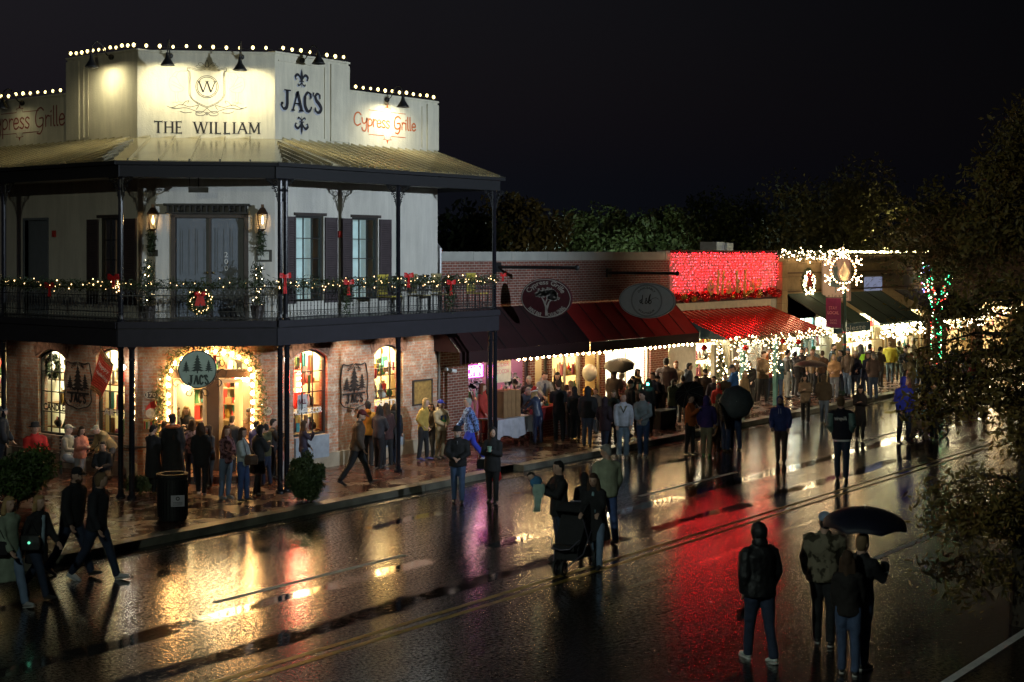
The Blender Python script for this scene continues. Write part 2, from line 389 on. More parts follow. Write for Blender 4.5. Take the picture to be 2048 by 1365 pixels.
# ================================================================ corner building
RX, RY, LX, LY = 23.2, 25.0, 20.96, 27.24; ENDX = 29.1; LEND = 48.0
FRt = Fr((0, RY), (1, 0), (0, -1)); FL = Fr((LX, 0), (0, -1), (-1, 0)); FC = Fr((LX, LY), (1, -1), (-1, -1)); CL = math.hypot(RX-LX, LY-RY)
B = thing('corner_building', (RX, RY, .15), 'two-storey white stucco over brick corner building with wraparound iron balcony', 'building')
mort = (.34, .31, .26)
old_brick = brick('old_washed_brick', (.42, .17, .09), (.36, .22, .15), mort, white=.9)
new_brick = brick('dark_red_brick', (.20, .055, .035), (.15, .045, .03), (.36, .33, .28), rough=.75)
def wall(mb, F, u0, u1, z0, z1, holes, t=.28, mi=0, rmi=None):
    """wall sheet with openings (u0,u1,z0,z1,arch) and reveals of thickness t"""
    rmi = mi if rmi is None else rmi
    us = sorted({u0, u1, *[h[0] for h in holes], *[h[1] for h in holes]}); zs = sorted({z0, z1, *[h[2] for h in holes], *[h[3] for h in holes]})
    for a, b in zip(us, us[1:]):
        for c, d in zip(zs, zs[1:]):
            m_u, m_z = (a+b)/2, (c+d)/2
            if any(h[0] < m_u < h[1] and h[2] < m_z < h[3] for h in holes): continue
            mb.poly([F.P(a, c), F.P(b, c), F.P(b, d), F.P(a, d)], mi)
    for h in holes:
        a, b, c, d = h[:4]; ar = h[4] if len(h) > 4 else 0
        if c > z0+.01: mb.poly([F.P(a, c, -t), F.P(b, c, -t), F.P(b, c), F.P(a, c)], rmi)
        sd = d-ar
        mb.poly([F.P(a, c, 0), F.P(a, sd, 0), F.P(a, sd, -t), F.P(a, c, -t)], rmi); mb.poly([F.P(b, c, -t), F.P(b, sd, -t), F.P(b, sd, 0), F.P(b, c, 0)], rmi)
        n = 12 if ar else 1; P = []
        for i in range(n+1):
            s = i/n; P.append((a+(b-a)*s, sd+ar*(1-(2*s-1)**2)))
        for (pu, pz), (qu, qz) in zip(P, P[1:]):
            mb.poly([F.P(pu, pz, -t), F.P(pu, pz, 0), F.P(qu, qz, 0), F.P(qu, qz, -t)], rmi)
            if ar:
                mb.poly([F.P(pu, pz), F.P(qu, qz), F.P(qu, d), F.P(pu, d)], mi)
glass = bpy.data.materials.new('window_glass'); glass.use_nodes = True
N = glass.node_tree.nodes; L = glass.node_tree.links; N.remove(N['Principled BSDF'])
tr = N.new('ShaderNodeBsdfTransparent'); tr.inputs[0].default_value = (.95, .97, .95, 1); gl = N.new('ShaderNodeBsdfGlossy'); gl.inputs['Roughness'].default_value = .03
fr = N.new('ShaderNodeFresnel'); fr.inputs[0].default_value = 1.35; ms = N.new('ShaderNodeMixShader')
L.new(fr.outputs[0], ms.inputs[0]); L.new(tr.outputs[0], ms.inputs[1]); L.new(gl.outputs[0], ms.inputs[2]); L.new(ms.outputs[0], N['Material Output'].inputs[0])
frame_dark = M('dark_window_frame', (.03, .03, .028), .4); frame_grey = M('grey_painted_wood', (.22, .25, .28), .45, bump=.2, bs=20)
frame_cream = M('cream_painted_wood', (.55, .48, .34), .5)
def window(F, u0, u1, z0, z1, parent, cols, rows, arch=0, off=-.12, fm=frame_dark, w=.05, t=.022, name='window', fw=.05):
    mb = MB(); mb.fbox(F, u0, u0+w, z0, z1-arch, off-.04, off+.03); mb.fbox(F, u1-w, u1, z0, z1-arch, off-.04, off+.03)
    mb.fbox(F, u0+w, u1-w, z0, z0+w, off-.04, off+.03)
    if arch:
        n = 12; P = [(u0+(u1-u0)*i/n, z1-arch+arch*(1-(2*i/n-1)**2)) for i in range(n+1)]
        for (a, b), (c, d) in zip(P, P[1:]):
            mb.rings([[F.P(a, b, off-.04), F.P(a, b-w, off-.04), F.P(a, b-w, off+.03), F.P(a, b, off+.03)], [F.P(c, d, off-.04), F.P(c, d-w, off-.04), F.P(c, d-w, off+.03), F.P(c, d, off+.03)]], 0, False)
    else: mb.fbox(F, u0+w, u1-w, z1-w, z1, off-.04, off+.03)
    win = mb.build(name, fm, parent)
    mb = MB()
    for i in range(1, cols):
        u = u0+w+(u1-u0-2*w)*i/cols; s = (u-u0)/(u1-u0); top = z1-arch+arch*(1-(2*s-1)**2)-.03
        mb.fbox(F, u-t/2, u+t/2, z0+w, top, off-.02, off+.01)
    for i in range(1, rows):
        z = z0+w+(z1-z0-2*w)*i/rows
        if z < z1-arch: mb.fbox(F, u0+w, u1-w, z-t/2, z+t/2, off-.018, off+.012)
    if cols > 1 or rows > 1: mb.build('muntins', fm, win)
    mb = MB(); n = 12 if arch else 1
    P = [(u0+.02+(u1-u0-.04)*i/n, z1-arch+arch*(1-(2*i/n-1)**2)-.03) for i in range(n+1)]
    mb.poly([F.P(u0+.02, z0+.02, off), F.P(u1-.02, z0+.02, off)]+[F.P(a, b, off) for a, b in reversed(P)])
    mb.build('pane', glass, win); return win
GOODM = [M('goods_'+n, c, r, var=.1) for n, c, r in (('red', (.5, .03, .025), .4), ('green', (.04, .16, .05), .6), ('cream', (.7, .62, .45), .6), ('wood', (.28, .14, .06), .6), ('white', (.8, .8, .78), .5), ('pink', (.6, .15, .25), .5), ('gold', (.6, .4, .1), .3), ('teal', (.05, .3, .32), .5), ('dark', (.05, .045, .04), .5))]
def goods(mb, F, u0, u1, z, o0, o1, n, R, hmax=.3):
    for _ in range(n):
        u = R.uniform(u0, u1); o = R.uniform(o0, o1); h = R.uniform(.08, hmax); wd = R.uniform(.05, .16); k = R.random(); mi = R.choice((0, 1, 2, 2, 3, 4, 4, 5, 6, 7, 8))
        if k < .4: mb.obox(F.P(u, z, o), F.d*wd, F.n*wd*.6, Vector((0, 0, h)), mi)
        elif k < .7: mb.lathe([(wd*.35, 0), (wd*.55, h*.3), (wd*.5, h*.6), (wd*.15, h*.8), (wd*.2, h)], F.P(u, z, o), 8, mi)
        elif k < .85: mb.ell(F.P(u, z+wd*.6, o), wd*.6, 8, 6, mi)
        else: mb.lathe([(wd*.7, 0), (wd*.5, h*.4), (wd*.1, h*1.2)], F.P(u, z, o), 7, mi)
def display(F, u0, u1, z0, z1, dep, seed, wallc=(.66, .55, .36), em=(1, .72, .36), es=64, label='', shelves=(1.0, 1.6, 2.2), n=9, rows_hang=6, panel=True, lampn=3, off0=-.3):
    R = random.Random(seed); T = thing('shop_display', F.P((u0+u1)/2, z0, -dep/2), label, 'shop display', 'lit shop displays behind the glass')
    wm = M('display_wall_%d' % seed, wallc, .8, var=.12, vs=2)
    mb = MB(); a, b = off0, -dep
    mb.poly([F.P(u0, z0, b), F.P(u1, z0, b), F.P(u1, z1, b), F.P(u0, z1, b)])
    mb.poly([F.P(u0, z0, a), F.P(u0, z0, b), F.P(u0, z1, b), F.P(u0, z1, a)]); mb.poly([F.P(u1, z0, b), F.P(u1, z0, a), F.P(u1, z1, a), F.P(u1, z1, b)])
    mb.poly([F.P(u0, z0, a), F.P(u1, z0, a), F.P(u1, z0, b), F.P(u0, z0, b)]); mb.poly([F.P(u0, z1, b), F.P(u1, z1, b), F.P(u1, z1, a), F.P(u0, z1, a)])
    mb.build('room_lining', wm, T)
    lm = M('ceiling_panel_%s_%d' % (('%.2f%.2f' % (em[1], em[2])), es*10), (1, 1, 1), .5, emit=em, es=es, var=0)
    mb = MB(); c = (a+b)/2; mb.fbox(F, u0+.12, u1-.12, z1-.06, z1-.02, c-dep*.22, c+dep*.25); mb.build('ceiling_light', lm, T)
    if lampn:
        bm_ = M('display_bulb', (1, 1, 1), .5, emit=(1, .74, .38), es=50, var=0)
        for _ in range(lampn):
            mb = MB(); mb.ell(F.P(R.uniform(u0+.2, u1-.2), R.uniform(z1-1.2, z1-.4), R.uniform(b*.7, a-.2)), .05, 8, 6); mb.build('bulb', bm_, T)
    wood = M('shelf_wood', (.35, .22, .11), .6); sb = b+.01 if dep > 3 else max(b+.01, -.85)
    for zz in shelves:
        mb = MB(); mb.fbox(F, u0+.05, u1-.05, zz, zz+.03, sb, sb+.4); mb.build('shelf', wood, T)
    mb = MB()
    for zz in shelves: goods(mb, F, u0+.15, u1-.2, zz+.032, sb+.05, sb+.35, int(n*(u1-u0)), R, .42)
    goods(mb, F, u0+.15, u1-.2, z0+.01, a-.5, a-.1, int(n*.8*(u1-u0)), R, .45)
    for _ in range(rows_hang):
        u = R.uniform(u0+.15, u1-.15); zt = R.uniform(z1-1.0, z1-.3); oo = R.uniform(max(b*.8, -1.0), -.35); mb.fbox(F, u, u+R.uniform(.05, .2), zt-R.uniform(.1, .5), zt, oo, oo+.04, R.choice((0, 1, 3, 8, 5, 6, 7)))
    if mb.v: tag(mb.build('merchandise', GOODM, T), kind='stuff')
    return T
# ---- lower brick storey
WZ1 = 3.5
def rc(F, x0, y0, x1, y1, arch=0): u0, u1, z0, z1 = F.R(x0, y0, x1, y1); return (u0, u1, z0, z1, arch)
w1 = rc(FRt, 587, 699, 655, 872, .22); w2 = rc(FRt, 749, 690, 806, 872, .22)
wl1 = rc(FL, 76, 700, 130, 870, .2); wl2 = rc(FL, 192, 697, 249, 872, .2); wl3 = rc(FL, -60, 702, 4, 866, .2)
cd = (FC.u(336), FC.u(507), .15, 3.02, .3)
mb = MB(); wall(mb, FRt, RX, ENDX, .15, WZ1, [w1, w2]); wall(mb, FC, 0, CL, .15, WZ1, [cd]); wall(mb, FL, -LEND, -LY, .15, WZ1, [wl1, wl2, wl3])
mb.poly([(ENDX, RY, .15), (ENDX, 40, .15), (ENDX, 40, WZ1), (ENDX, RY, WZ1)])
mb.build('brick_wall', old_brick, B, uv=True)
mb = MB()
for F, a, b in ((FRt, RX+.002, ENDX), (FL, -LEND, -LY-.002)): mb.fbox(F, a, b, .15, .5, .0, .05)
mb.build('plinth', M('stone_plinth', (.33, .29, .22), .6, var=.25, vs=3, bump=.3), B)
# soldier arches over the windows
for F, h in ((FRt, w1), (FRt, w2), (FL, wl1), (FL, wl2)):
    a, b, c, d, ar = h; n = 15; mb = MB()
    for i in range(n):
        s0, s1 = (i+.05)/n, (i+.95)/n; P = lambda s, e: (a-.1+(b-a+.2)*s, d-ar+ar*(1-(2*s-1)**2)+.01+e)
        p, q = P(s0, 0), P(s1, 0); p2, q2 = P(s0, .3), P(s1, .3); sh = (s0-.5)*.18; sh2 = (s1-.5)*.18
        mb.rings([[F.P(p[0], p[1], .001), F.P(q[0], q[1], .001), F.P(q2[0]+sh2, q2[1], .001), F.P(p2[0]+sh, p2[1], .001)], [F.P(p[0], p[1], .02), F.P(q[0], q[1], .02), F.P(q2[0]+sh2, q2[1], .02), F.P(p2[0]+sh, p2[1], .02)]])
    mb.build('soldier_arch', M('soldier_bricks', (.27, .14, .09), .8, var=.5, vs=9), B)

for F, h, cl, rw in ((FRt, w1, 3, 4), (FRt, w2, 3, 4), (FL, wl1, 3, 4), (FL, wl2, 3, 4), (FL, wl3, 3, 4)):
    window(F, h[0], h[1], h[2], h[3], B, cl, rw, h[4])
for q in (w1, w2): mb = MB(); mb.fbox(FRt, q[0]+.02, q[1], .42, q[2]-.01, .0, .06); mb.build('apron_panel', M('blue_grey_panel', (.25, .3, .36), .6), B)
display(FRt, w1[0]-.35, w1[1]+.35, .5, 3.3, 1.7, 1, label='bright display of trees, glassware and signs behind the arched window nearest the door', n=26, rows_hang=26)
display(FRt, w2[0]-.35, w2[1]+.35, .5, 3.3, 1.7, 2, label='golden display of gifts behind the arched window beside the framed notice', n=26, rows_hang=26)
display(FL, wl1[0]-.35, wl1[1]+.35, .5, 3.3, 1.8, 3, wallc=(.7, .7, .58), em=(1, .88, .62), es=24, label='pale display with round wreath behind the arched window lettered for candles', n=8, rows_hang=8)
display(FL, wl2[0]-.35, wl2[1]+.35, .5, 3.3, 1.8, 4, wallc=(.7, .68, .5), em=(1, .82, .5), es=22, label='warm white display behind the arched window with the red flag', n=8)
display(FL, wl3[0]-.35, wl3[1]+.35, .5, 3.3, 1.8, 5, wallc=(.7, .68, .5), em=(1, .82, .5), es=22, label='warm display behind the arched window cut by the photo edge', n=8)
# ---- main entrance
display(FC, cd[0]-.5, cd[1]+.5, .3, 3.35, 3.2, 6, label='shop interior with shelves of gifts and candles seen through the main entrance', es=20, shelves=(.75, 1.15, 1.55, 1.95, 2.4), n=16, rows_hang=10, lampn=8)
mb = MB(); uM0, uM1 = FC.u(413), FC.u(437)
mb.fbox(FC, cd[0], cd[0]+.09, .15, 2.75, -.22, -.1); mb.fbox(FC, cd[1]-.09, cd[1], .15, 2.75, -.22, -.1)
mb.fbox(FC, cd[0]+.09, cd[1]-.09, FC.z(420, 757), FC.z(420, 740), -.22, -.1)
mb.fbox(FC, uM0, uM1, .15, FC.z(420, 757), -.23, -.09)
ed = mb.build('entrance_frame', M('brown_wood_frame', (.05, .03, .018), .5), B)
ztr = FC.z(420, 740); cf = frame_dark
mb = MB()
for i in range(1, 5):
    u = cd[0]+(cd[1]-cd[0])*i/5; s = i/5; mb.fbox(FC, u-.012, u+.012, ztr, 2.72+.3*(1-(2*s-1)**2)-.02, -.18, -.15)
mb.fbox(FC, cd[0]+.09, cd[1]-.09, ztr+.33, ztr+.355, -.18, -.15); mb.build('transom_muntins', cf, B)
for a, b in ((cd[0]+.09, uM0), (uM1, cd[1]-.25)):
    d = window(FC, a+.01, b-.01, .32, FC.z(420, 760), B, 1, 1, off=-.17, fm=M('pale_door_frame', (.4, .34, .24), .5), w=.09, name='shop_door')
mb = MB(); mb.poly([FC.P(cd[0]+.05, ztr, -.165), FC.P(cd[1]-.05, ztr, -.165)]+[FC.P(cd[1]-.05-(cd[1]-cd[0]-.1)*i/10, 2.7+.3*(1-(2*i/10-1)**2), -.165) for i in range(11)]); mb.build('pane', glass, B)
mb = MB(); a, b = FC.P(-.3, 0, .95), FC.P(CL+.1, 0, .95)
mb.fbox(FC, cd[0]-.35, cd[1]+.35, .15, .31, .005, 1.0); tag(mb.build('entrance_step', pav, B, uv=True))
# ---- balcony floor, beams
DK = 3.9; OR_ = Fr((0, 23.0), (1, 0), (0, -1)); OLX = 18.96; OL = Fr((OLX, 0), (0, -1), (-1, 0)); OCa, OCb = Vector((OLX, 25.3)), Vector((21.4, 23.0))
OC = Fr(OCa, OCb-OCa, (OCa.y-OCb.y, OCb.x-OCa.x)); OC.n = Vector((-(OCa.y-OCb.y), -(OCb.x-OCa.x), 0)).normalized(); OCL = (OCb-OCa).length
def slab(mb, inner, outer, z0, z1, mi=0):
    for (a, b), (c, d) in zip(zip(outer, outer[1:]), zip(inner, inner[1:])):
        for z, fl in ((z0, 1), (z1, 0)):
            P = [(a[0], a[1], z), (b[0], b[1], z), (d[0], d[1], z), (c[0], c[1], z)]
            mb.poly(P[::-1] if fl else P, mi)
        mb.poly([(a[0], a[1], z0), (b[0], b[1], z0), (b[0], b[1], z1), (a[0], a[1], z1)], mi)
    mb.poly([(*outer[-1], z0), (*inner[-1], z0), (*inner[-1], z1), (*outer[-1], z1)], mi)
outer = [(OLX, LEND), (OLX, 25.3), (21.4, 23.0), (ENDX+.1, 23.0)]; inner = [(LX, LEND), (LX, LY), (RX, RY), (ENDX+.1, RY)]
mb = MB(); slab(mb, inner, outer, 3.78, DK); mb.build('balcony_floor', M('dark_painted_deck', (.03, .028, .03), .35, var=.2), B)
mb = MB()
for F, a, b in ((OL, -LEND, -25.3), (OC, 0, OCL), (OR_, 21.4, ENDX+.1)):
    mb.fbox(F, a, b, 3.40, 3.775, -.12, .03); mb.fbox(F, a, b, 3.80, 3.94, -.02, .07)
mb.obox((ENDX-.02, 23.12, 3.40), (.12, 0, 0), (0, 1.85, 0), (0, 0, .37))
for i in range(24): mb.obox((21.4+i*.33, 23.13, 3.55), (.05, 0, 0), (0, 1.86, 0), (0, 0, .22))
mb.build('balcony_beam', M('dark_plum_beam', (.012, .010, .016), .75, var=.2), B)
# ---- upper stucco storey and parapets
PZ0 = 8.12
def zt(F, px, py): return F.z(px, py)
ZC = FC.z(410, 107); ZR = FRt.z(690, 128); ZRL = FRt.z(790, 196); URS = FRt.u(697); ZLT = zt(FL, 200, 112); ULS = FL.u(135); ZLL = zt(FL, 60, 199)
def up(F, x0, y0, x1, y1): u0, u1, z0, z1 = F.R(x0, y0, x1, y1); return (u0, u1, z0, z1)
uw1 = (*up(FRt, 591, 432, 647, 600)[:2], DK+.35, FRt.z(618, 432)); uw2 = (*up(FRt, 704, 436, 756, 600)[:2], DK+.35, FRt.z(730, 436))
udoor = (FC.u(342), FC.u(497), DK, FC.z(420, 431)); ldoor = (FL.u(50), FL.u(95), DK, FL.z(72, 441)); lwin = (FL.u(200), FL.u(246), DK+.35, FL.z(222, 436))
mb = MB(); wall(mb, FRt, RX, ENDX, WZ1, PZ0, [uw1, uw2], t=.18); wall(mb, FC, 0, CL, WZ1, PZ0, [udoor], t=.18); wall(mb, FL, -LEND, -LY, WZ1, PZ0, [ldoor, lwin], t=.18)
mb.poly([(ENDX, RY, WZ1), (ENDX, 40, WZ1), (ENDX, 40, PZ0), (ENDX, RY, PZ0)])
mb.build('stucco_wall', stucco, B)
mb = MB()
def par(F, a, b, z1, o=0): mb.fbox(F, a, b, PZ0, z1, -.3, o); mb.fbox(F, a-.02, b+.02, z1, z1+.05, -.33, o+.04)
par(FC, .0, CL, ZC); par(FRt, RX, URS, ZR, .002); par(FRt, URS+.03, ENDX, ZRL); par(FL, ULS, -LY, ZLT, .002); par(FL, -LEND, ULS-.03, ZLL)
for F, a, b, z1 in ((FRt, FRt.u(660), URS, ZR), (FRt, FRt.u(853), ENDX, ZRL), (FL, ULS, FL.u(160), ZLT)): mb.fbox(F, a, b, PZ0+.06, z1-.06, .003, .045)
for F, a, b, z1 in ((FRt, FRt.u(648), FRt.u(653), ZR), (FRt, FRt.u(843), FRt.u(847), ZRL), (FL, FL.u(166), FL.u(169), ZLT), (FL, FL.u(175), FL.u(178), ZLT)): mb.fbox(F, a, b, PZ0+.1, z1-.14, .003, .03)
mb.fbox(FRt, RX+.1, FRt.u(648), ZR-.17, ZR-.14, .003, .03)
mb.build('parapet', stucco2, B)
# ---- verandah roof with standing seams
roofm = M('standing_seam_metal', (.66, .60, .42), .22, .75, var=.15, vs=2, bump=.12, bs=3)
E_ = .22; ro = [(OLX-E_, LEND), (OLX-E_, 25.3-.1), (21.4-.1, 23-E_), (ENDX+.15, 23-E_)]; EZ = 7.38
mb = MB()
for (a, b), (c, d) in zip(zip(ro, ro[1:]), zip(inner, inner[1:])):
    mb.poly([(*a, EZ), (*b, EZ), (d[0]+(.05 if d[0] == ENDX+.1 else 0), d[1], PZ0), (*c, PZ0)])
mb.poly([(ro[3][0], ro[3][1], EZ), (ENDX+.15, RY, EZ-.2), (ENDX+.15, RY, PZ0)])
rf = mb.build('verandah_roof', roofm, B)
mb = MB()
def seam(a, b):
    a, b = Vector(a), Vector(b); t = (b-a); s = t.cross(Vector((0, 0, 1))).normalized()*.018; nrm = s.cross(t).normalized(); nrm = nrm if nrm.z > 0 else -nrm
    mb.obox(a-s+nrm*.002, t, s*2, nrm*.055)
for i in range(21):
    x = 23.45+i*.29
    if x < ENDX: seam((x, 23-E_, EZ), (x, RY, PZ0))
for i in range(5):
    s = (i+.5)/5.5; a = Vector((*ro[1], EZ)).lerp(Vector((*ro[2], EZ)), s); b = Vector((LX, LY, PZ0)).lerp(Vector((RX, RY, PZ0)), s); seam(a, b)
for i in range(5): seam((21.55+i*.33, 23-E_, EZ), (21.55+i*.33+.05, 23-E_+(2+E_)*min(1, (i+.6)/5.6), EZ+(PZ0-EZ)*min(1, (i+.6)/5.6)))
for i in range(60):
    y = 27.5+i*.3
    if y < LEND: seam((OLX-E_, y, EZ), (LX, y, PZ0))
for i in range(5): seam((OLX-E_, 25.5+i*.33, EZ), (OLX-E_+(2+E_)*(i+.7)/5.8, 25.5+i*.33+.03, EZ+(PZ0-EZ)*(i+.7)/5.8))
mb.build('roof_seams', roofm, rf)
mb = MB(); slab(mb, inner, [(x, y) for x, y in outer], 7.16, 7.19); mb.build('verandah_ceiling', M('pale_ceiling', (.5, .5, .48), .7), B)
mb = MB()
for F, a, b in ((OL, -LEND, -25.3+.05), (OC, 0, OCL), (OR_, 21.4-.05, ENDX+.15)):
    mb.fbox(F, a, b, 7.05, 7.30, -.1, .03); mb.fbox(F, a-.05, b+.05, 7.305, 7.40, .03, .17)
mb.obox((ENDX, 23.1, 7.05), (.1, 0, 0), (0, 1.88, 0), (0, 0, .22))
mb.build('gutter', M('black_gutter', (.006, .006, .008), .75, var=.1), B)
# ---- posts, lace brackets
def post(F, u, z0, z1, r=.055, off=-.06):
    mb = MB(); p = F.P(u, 0, off)
    mb.lathe([(r*1.7, z0), (r*1.7, z0+.06), (r*1.2, z0+.1), (r, z0+.18), (r, z1-.3), (r*1.15, z1-.28), (r, z1-.24), (r, z1-.06), (r*1.6, z1)], p, 12)
    return mb.build('post', glossblack, B, smooth=False)
ups = [(OL, OL.u(3)), (OL, OL.u(237)), (OR_, OR_.u(564)), (OR_, OR_.u(800)), (OR_, OR_.u(992))]
for i, (F, u) in enumerate(ups):
    post(F, u, DK, 7.06); post(F, u+(.0 if i != 4 else .03), .15, 3.41, .06)
for F, px in ((OL, 256), (OR_, 580), (OR_, 986)): post(F, F.u(px), .15, 3.41, .06, -.1)
post(OR_, OR_.u(575), DK, 7.06)
def bracket(F, u, s, z=7.04):
    mb = MB(); f = lambda a, b, o=0: F.P(u+s*a, z+b, -.06+o)
    W, H_ = .42, .5
    T = lambda pts, r=.013: mb.tube([f(a, b) for a, b in pts], r, 4)
    T([(.05, 0), (W, 0)]); T([(.06, 0), (.06, -H_)]); T(cr([(W, 0), (W*.72, -.1), (W*.45, -.16), (W*.3, -.3), (.07, -H_)]))
    for cx, cy_, r in ((.14, -.1, .055), (.26, -.08, .045), (.13, -.24, .05), (.36, -.045, .03), (.1, -.36, .035), (.21, -.18, .04)): T([(p[0], p[1]) for p in arc(cx, cy_, r, 30, 330, 10)], .012); mb.ell(f(cx, cy_), .016, 5, 4)
    mb.build('lace_bracket', black_iron, B)
for i, (F, u) in enumerate(ups):
    bracket(F, u, 1); bracket(F, u, -1)
# ---- railing panels
def railing(F, a, b, z0=DK+.04, z1=4.66, lattice=True):
    mb = MB(); L0 = b-a
    for z, h in ((z1, .035), (z1-.16, .018), (z0+.06, .022), (z0+.2, .014)): mb.fbox(F, a, b, z-h/2, z+h/2, -.045, -.005)
    n = max(1, int(L0/.105)); s = L0/n
    for i in range(n):
        u = a+s*(i+.5); c = lambda z: F.P(u, z, -.025)
        mb.tube([c(z0), c(z0+.22), c(z1-.17), c(z1)], .0085, 4, cap=False)
        mb.octa(c(z0+.3), .02); mb.octa(c(z1-.24), .018); mb.octa(c((z0+z1)/2), .017)
        mb.tube([F.P(u+s*.5+.03*math.cos(t), z1-.085+.05*math.sin(t), -.025) for t in (0, 1.05, 2.1, 3.14, 4.2, 5.2, 6.28)], .006, 3, cap=False)
        mb.tube([F.P(u+s*.5+.03*math.cos(t), z0+.13+.045*math.sin(t), -.025) for t in (0, 1.05, 2.1, 3.14, 4.2, 5.2, 6.28)], .006, 3, cap=False)
    return mb.build('railing', black_iron, B)
bays = [(OL, -44, OL.u(3)), (OL, OL.u(3), OL.u(237)), (OL, OL.u(237), -25.3), (OC, 0, OCL), (OR_, 21.4, OR_.u(564)), (OR_, OR_.u(575), OR_.u(690)), (OR_, OR_.u(690), OR_.u(800)), (OR_, OR_.u(800), OR_.u(896)), (OR_, OR_.u(896), OR_.u(992))]
for F, a, b in bays: railing(F, a+.04, b-.04)
FE = Fr((ENDX+.05, 0), (0, -1), (1, 0)); railing(FE, -24.95, -23.1)
# ---- upper doors, windows, shutters
doorblue = M('blue_grey_door', (.13, .15, .175), .5, var=.08); trimdark = M('dark_brown_trim', (.045, .034, .03), .5)
a, b, c, d = udoor
mb = MB(); mb.fbox(FC, a, a+.1, c, d, -.16, .03); mb.fbox(FC, b-.1, b, c, d, -.16, .03); mb.fbox(FC, a, b, d-.06, d+.02, -.16, .03); mb.fbox(FC, (a+b)/2-.025, (a+b)/2+.025, c, d-.06, -.13, -.04); mb.build('door_surround', trimdark, B)
for k in (0, 1):
    u0 = a+.12+k*((b-a)/2-.09); u1 = u0+(b-a)/2-.15; mb = MB(); mb.fbox(FC, u0, u1, c+.02, d-.07, -.14, -.1)
    for j in (0, 1):
        q0 = u0+.09+j*(u1-u0-.05)/2; q1 = q0+(u1-u0-.3)/2
        for z0, z1 in ((c+.2, c+.9), (c+1.0, d-.3)):
            mb.fbox(FC, q0, q1, z0, z0+.02, -.1, -.085); mb.fbox(FC, q0, q1, z1-.02, z1, -.1, -.085); mb.fbox(FC, q0, q0+.02, z0, z1, -.1, -.086); mb.fbox(FC, q1-.02, q1, z0, z1, -.1, -.086)
            mb.fbox(FC, q0+.05, q1-.05, z0+.05, z1-.05, -.1, -.088)
    dr = mb.build('door', doorblue, B)
    mb = MB(); mb.ell(FC.P(u1-.04 if k == 0 else u0+.04, c+1.05, -.06), .03, 8, 6); mb.build('handle', M('brass', (.6, .42, .16), .3, 1), dr)
    if k:
        mb = MB(); f = lambda u, z, o: FC.P(u, z, -.1+o)
        for i, ch in enumerate('200'): text(mb, f, ch, u0+.3, u0+.38, c+1.42-i*.16, c+1.54-i*.16, .02)
        mb.build('door_number', M('white_paint', (.75, .75, .72), .5), dr)
mb = MB(); h0, h1 = FC.u(328), FC.u(500); z0, z1 = FC.z(410, 431), FC.z(410, 408)
mb.fbox(FC, h0, h1, z1-.05, z1, .0, .2); mb.fbox(FC, h0+.04, h1-.04, z0+.03, z0+.07, 0, .16); mb.fbox(FC, h0+.06, h1-.06, z0+.07, z1-.05, 0, .02)
for i in range(15):
    u = h0+.1+(h1-h0-.2)*i/14; mb.fbox(FC, u-.02, u+.02, z0+.07, z1-.05, .05, .14)
for i in range(4): mb.tube([FC.P(h0+(h1-h0)*(i+1)/5+.07*math.cos(t), (z0+z1)/2+.05*math.sin(t), .16) for t in [k*.6 for k in range(11)]], .012, 4)
mb.build('fretwork_header', black_iron, B)
shut = M('plum_shutter', (.05, .036, .04), .6)
def shutter(F, x0, x1, z0, z1):
    u0, u1 = F.u(x0), F.u(x1); mb = MB(); mb.fbox(F, u0, u1, z0, z1, .005, .03)
    mb.fbox(F, u0, u0+.05, z0, z1, .03, .045); mb.fbox(F, u1-.05, u1, z0, z1, .03, .045); z = z0+.08
    while z < z1-.1: mb.obox(F.P(u0+.05, z, .03), F.d*(u1-u0-.1), F.n*.014+Vector((0, 0, .02)), Vector((0, 0, .012))); z += .055
    return mb.build('shutter', shut, B)
for F, wq, (s0, s1, s2, s3) in ((FRt, uw1, (572, 590, 649, 673)), (FRt, uw2, (681, 703, 758, 781)), (FL, lwin, (176, 198, 248, 274))):
    window(F, wq[0], wq[1], wq[2], wq[3], B, 3, 4, fm=frame_dark, off=-.08, w=.055)
    shutter(F, s0, s1, wq[2]-.05, wq[3]-.03); shutter(F, s2, s3, wq[2]-.05, wq[3]-.03)
    mb = MB(); mb.fbox(F, wq[0]-.06, wq[1]+.06, wq[3], wq[3]+.07, .003, .06); mb.build('window_header', trimdark, B)
for F, wq, cc, es in ((FRt, uw1, (.36, .5, .52), .32), (FRt, uw2, (.36, .5, .52), .3), (FL, lwin, (.3, .2, .12), .05)):
    mb = MB(); mb.fbox(F, wq[0]-.2, wq[1]+.2, wq[2]-.2, wq[3]+.1, -.62, -.6)
    for i in range(2): u = wq[0]+(wq[1]-wq[0])*(i+1)/3; mb.fbox(F, u-.05, u-.01, wq[2], wq[3], -.3, -.28)
    tag(mb.build('window_blind', M('blind_%.2f' % es, cc, .8, emit=cc, es=es, var=.2, vs=3), B))  # blinds glow by their own emission, standing in for lit rooms behind
mb = MB(); a, b, c, d = ldoor; mb.fbox(FL, a, b, c, d, -.14, -.1); mb.fbox(FL, a-.06, a, c, d+.06, -.1, .03); mb.fbox(FL, b, b+.06, c, d+.06, -.1, .03); mb.fbox(FL, a, b, d, d+.06, -.1, .03)
for z0, z1 in ((c+.15, c+.9), (c+1.0, d-.15)): mb.fbox(FL, a+.12, b-.12, z0, z1, -.1, -.08)
mb.build('side_door', doorblue, B)
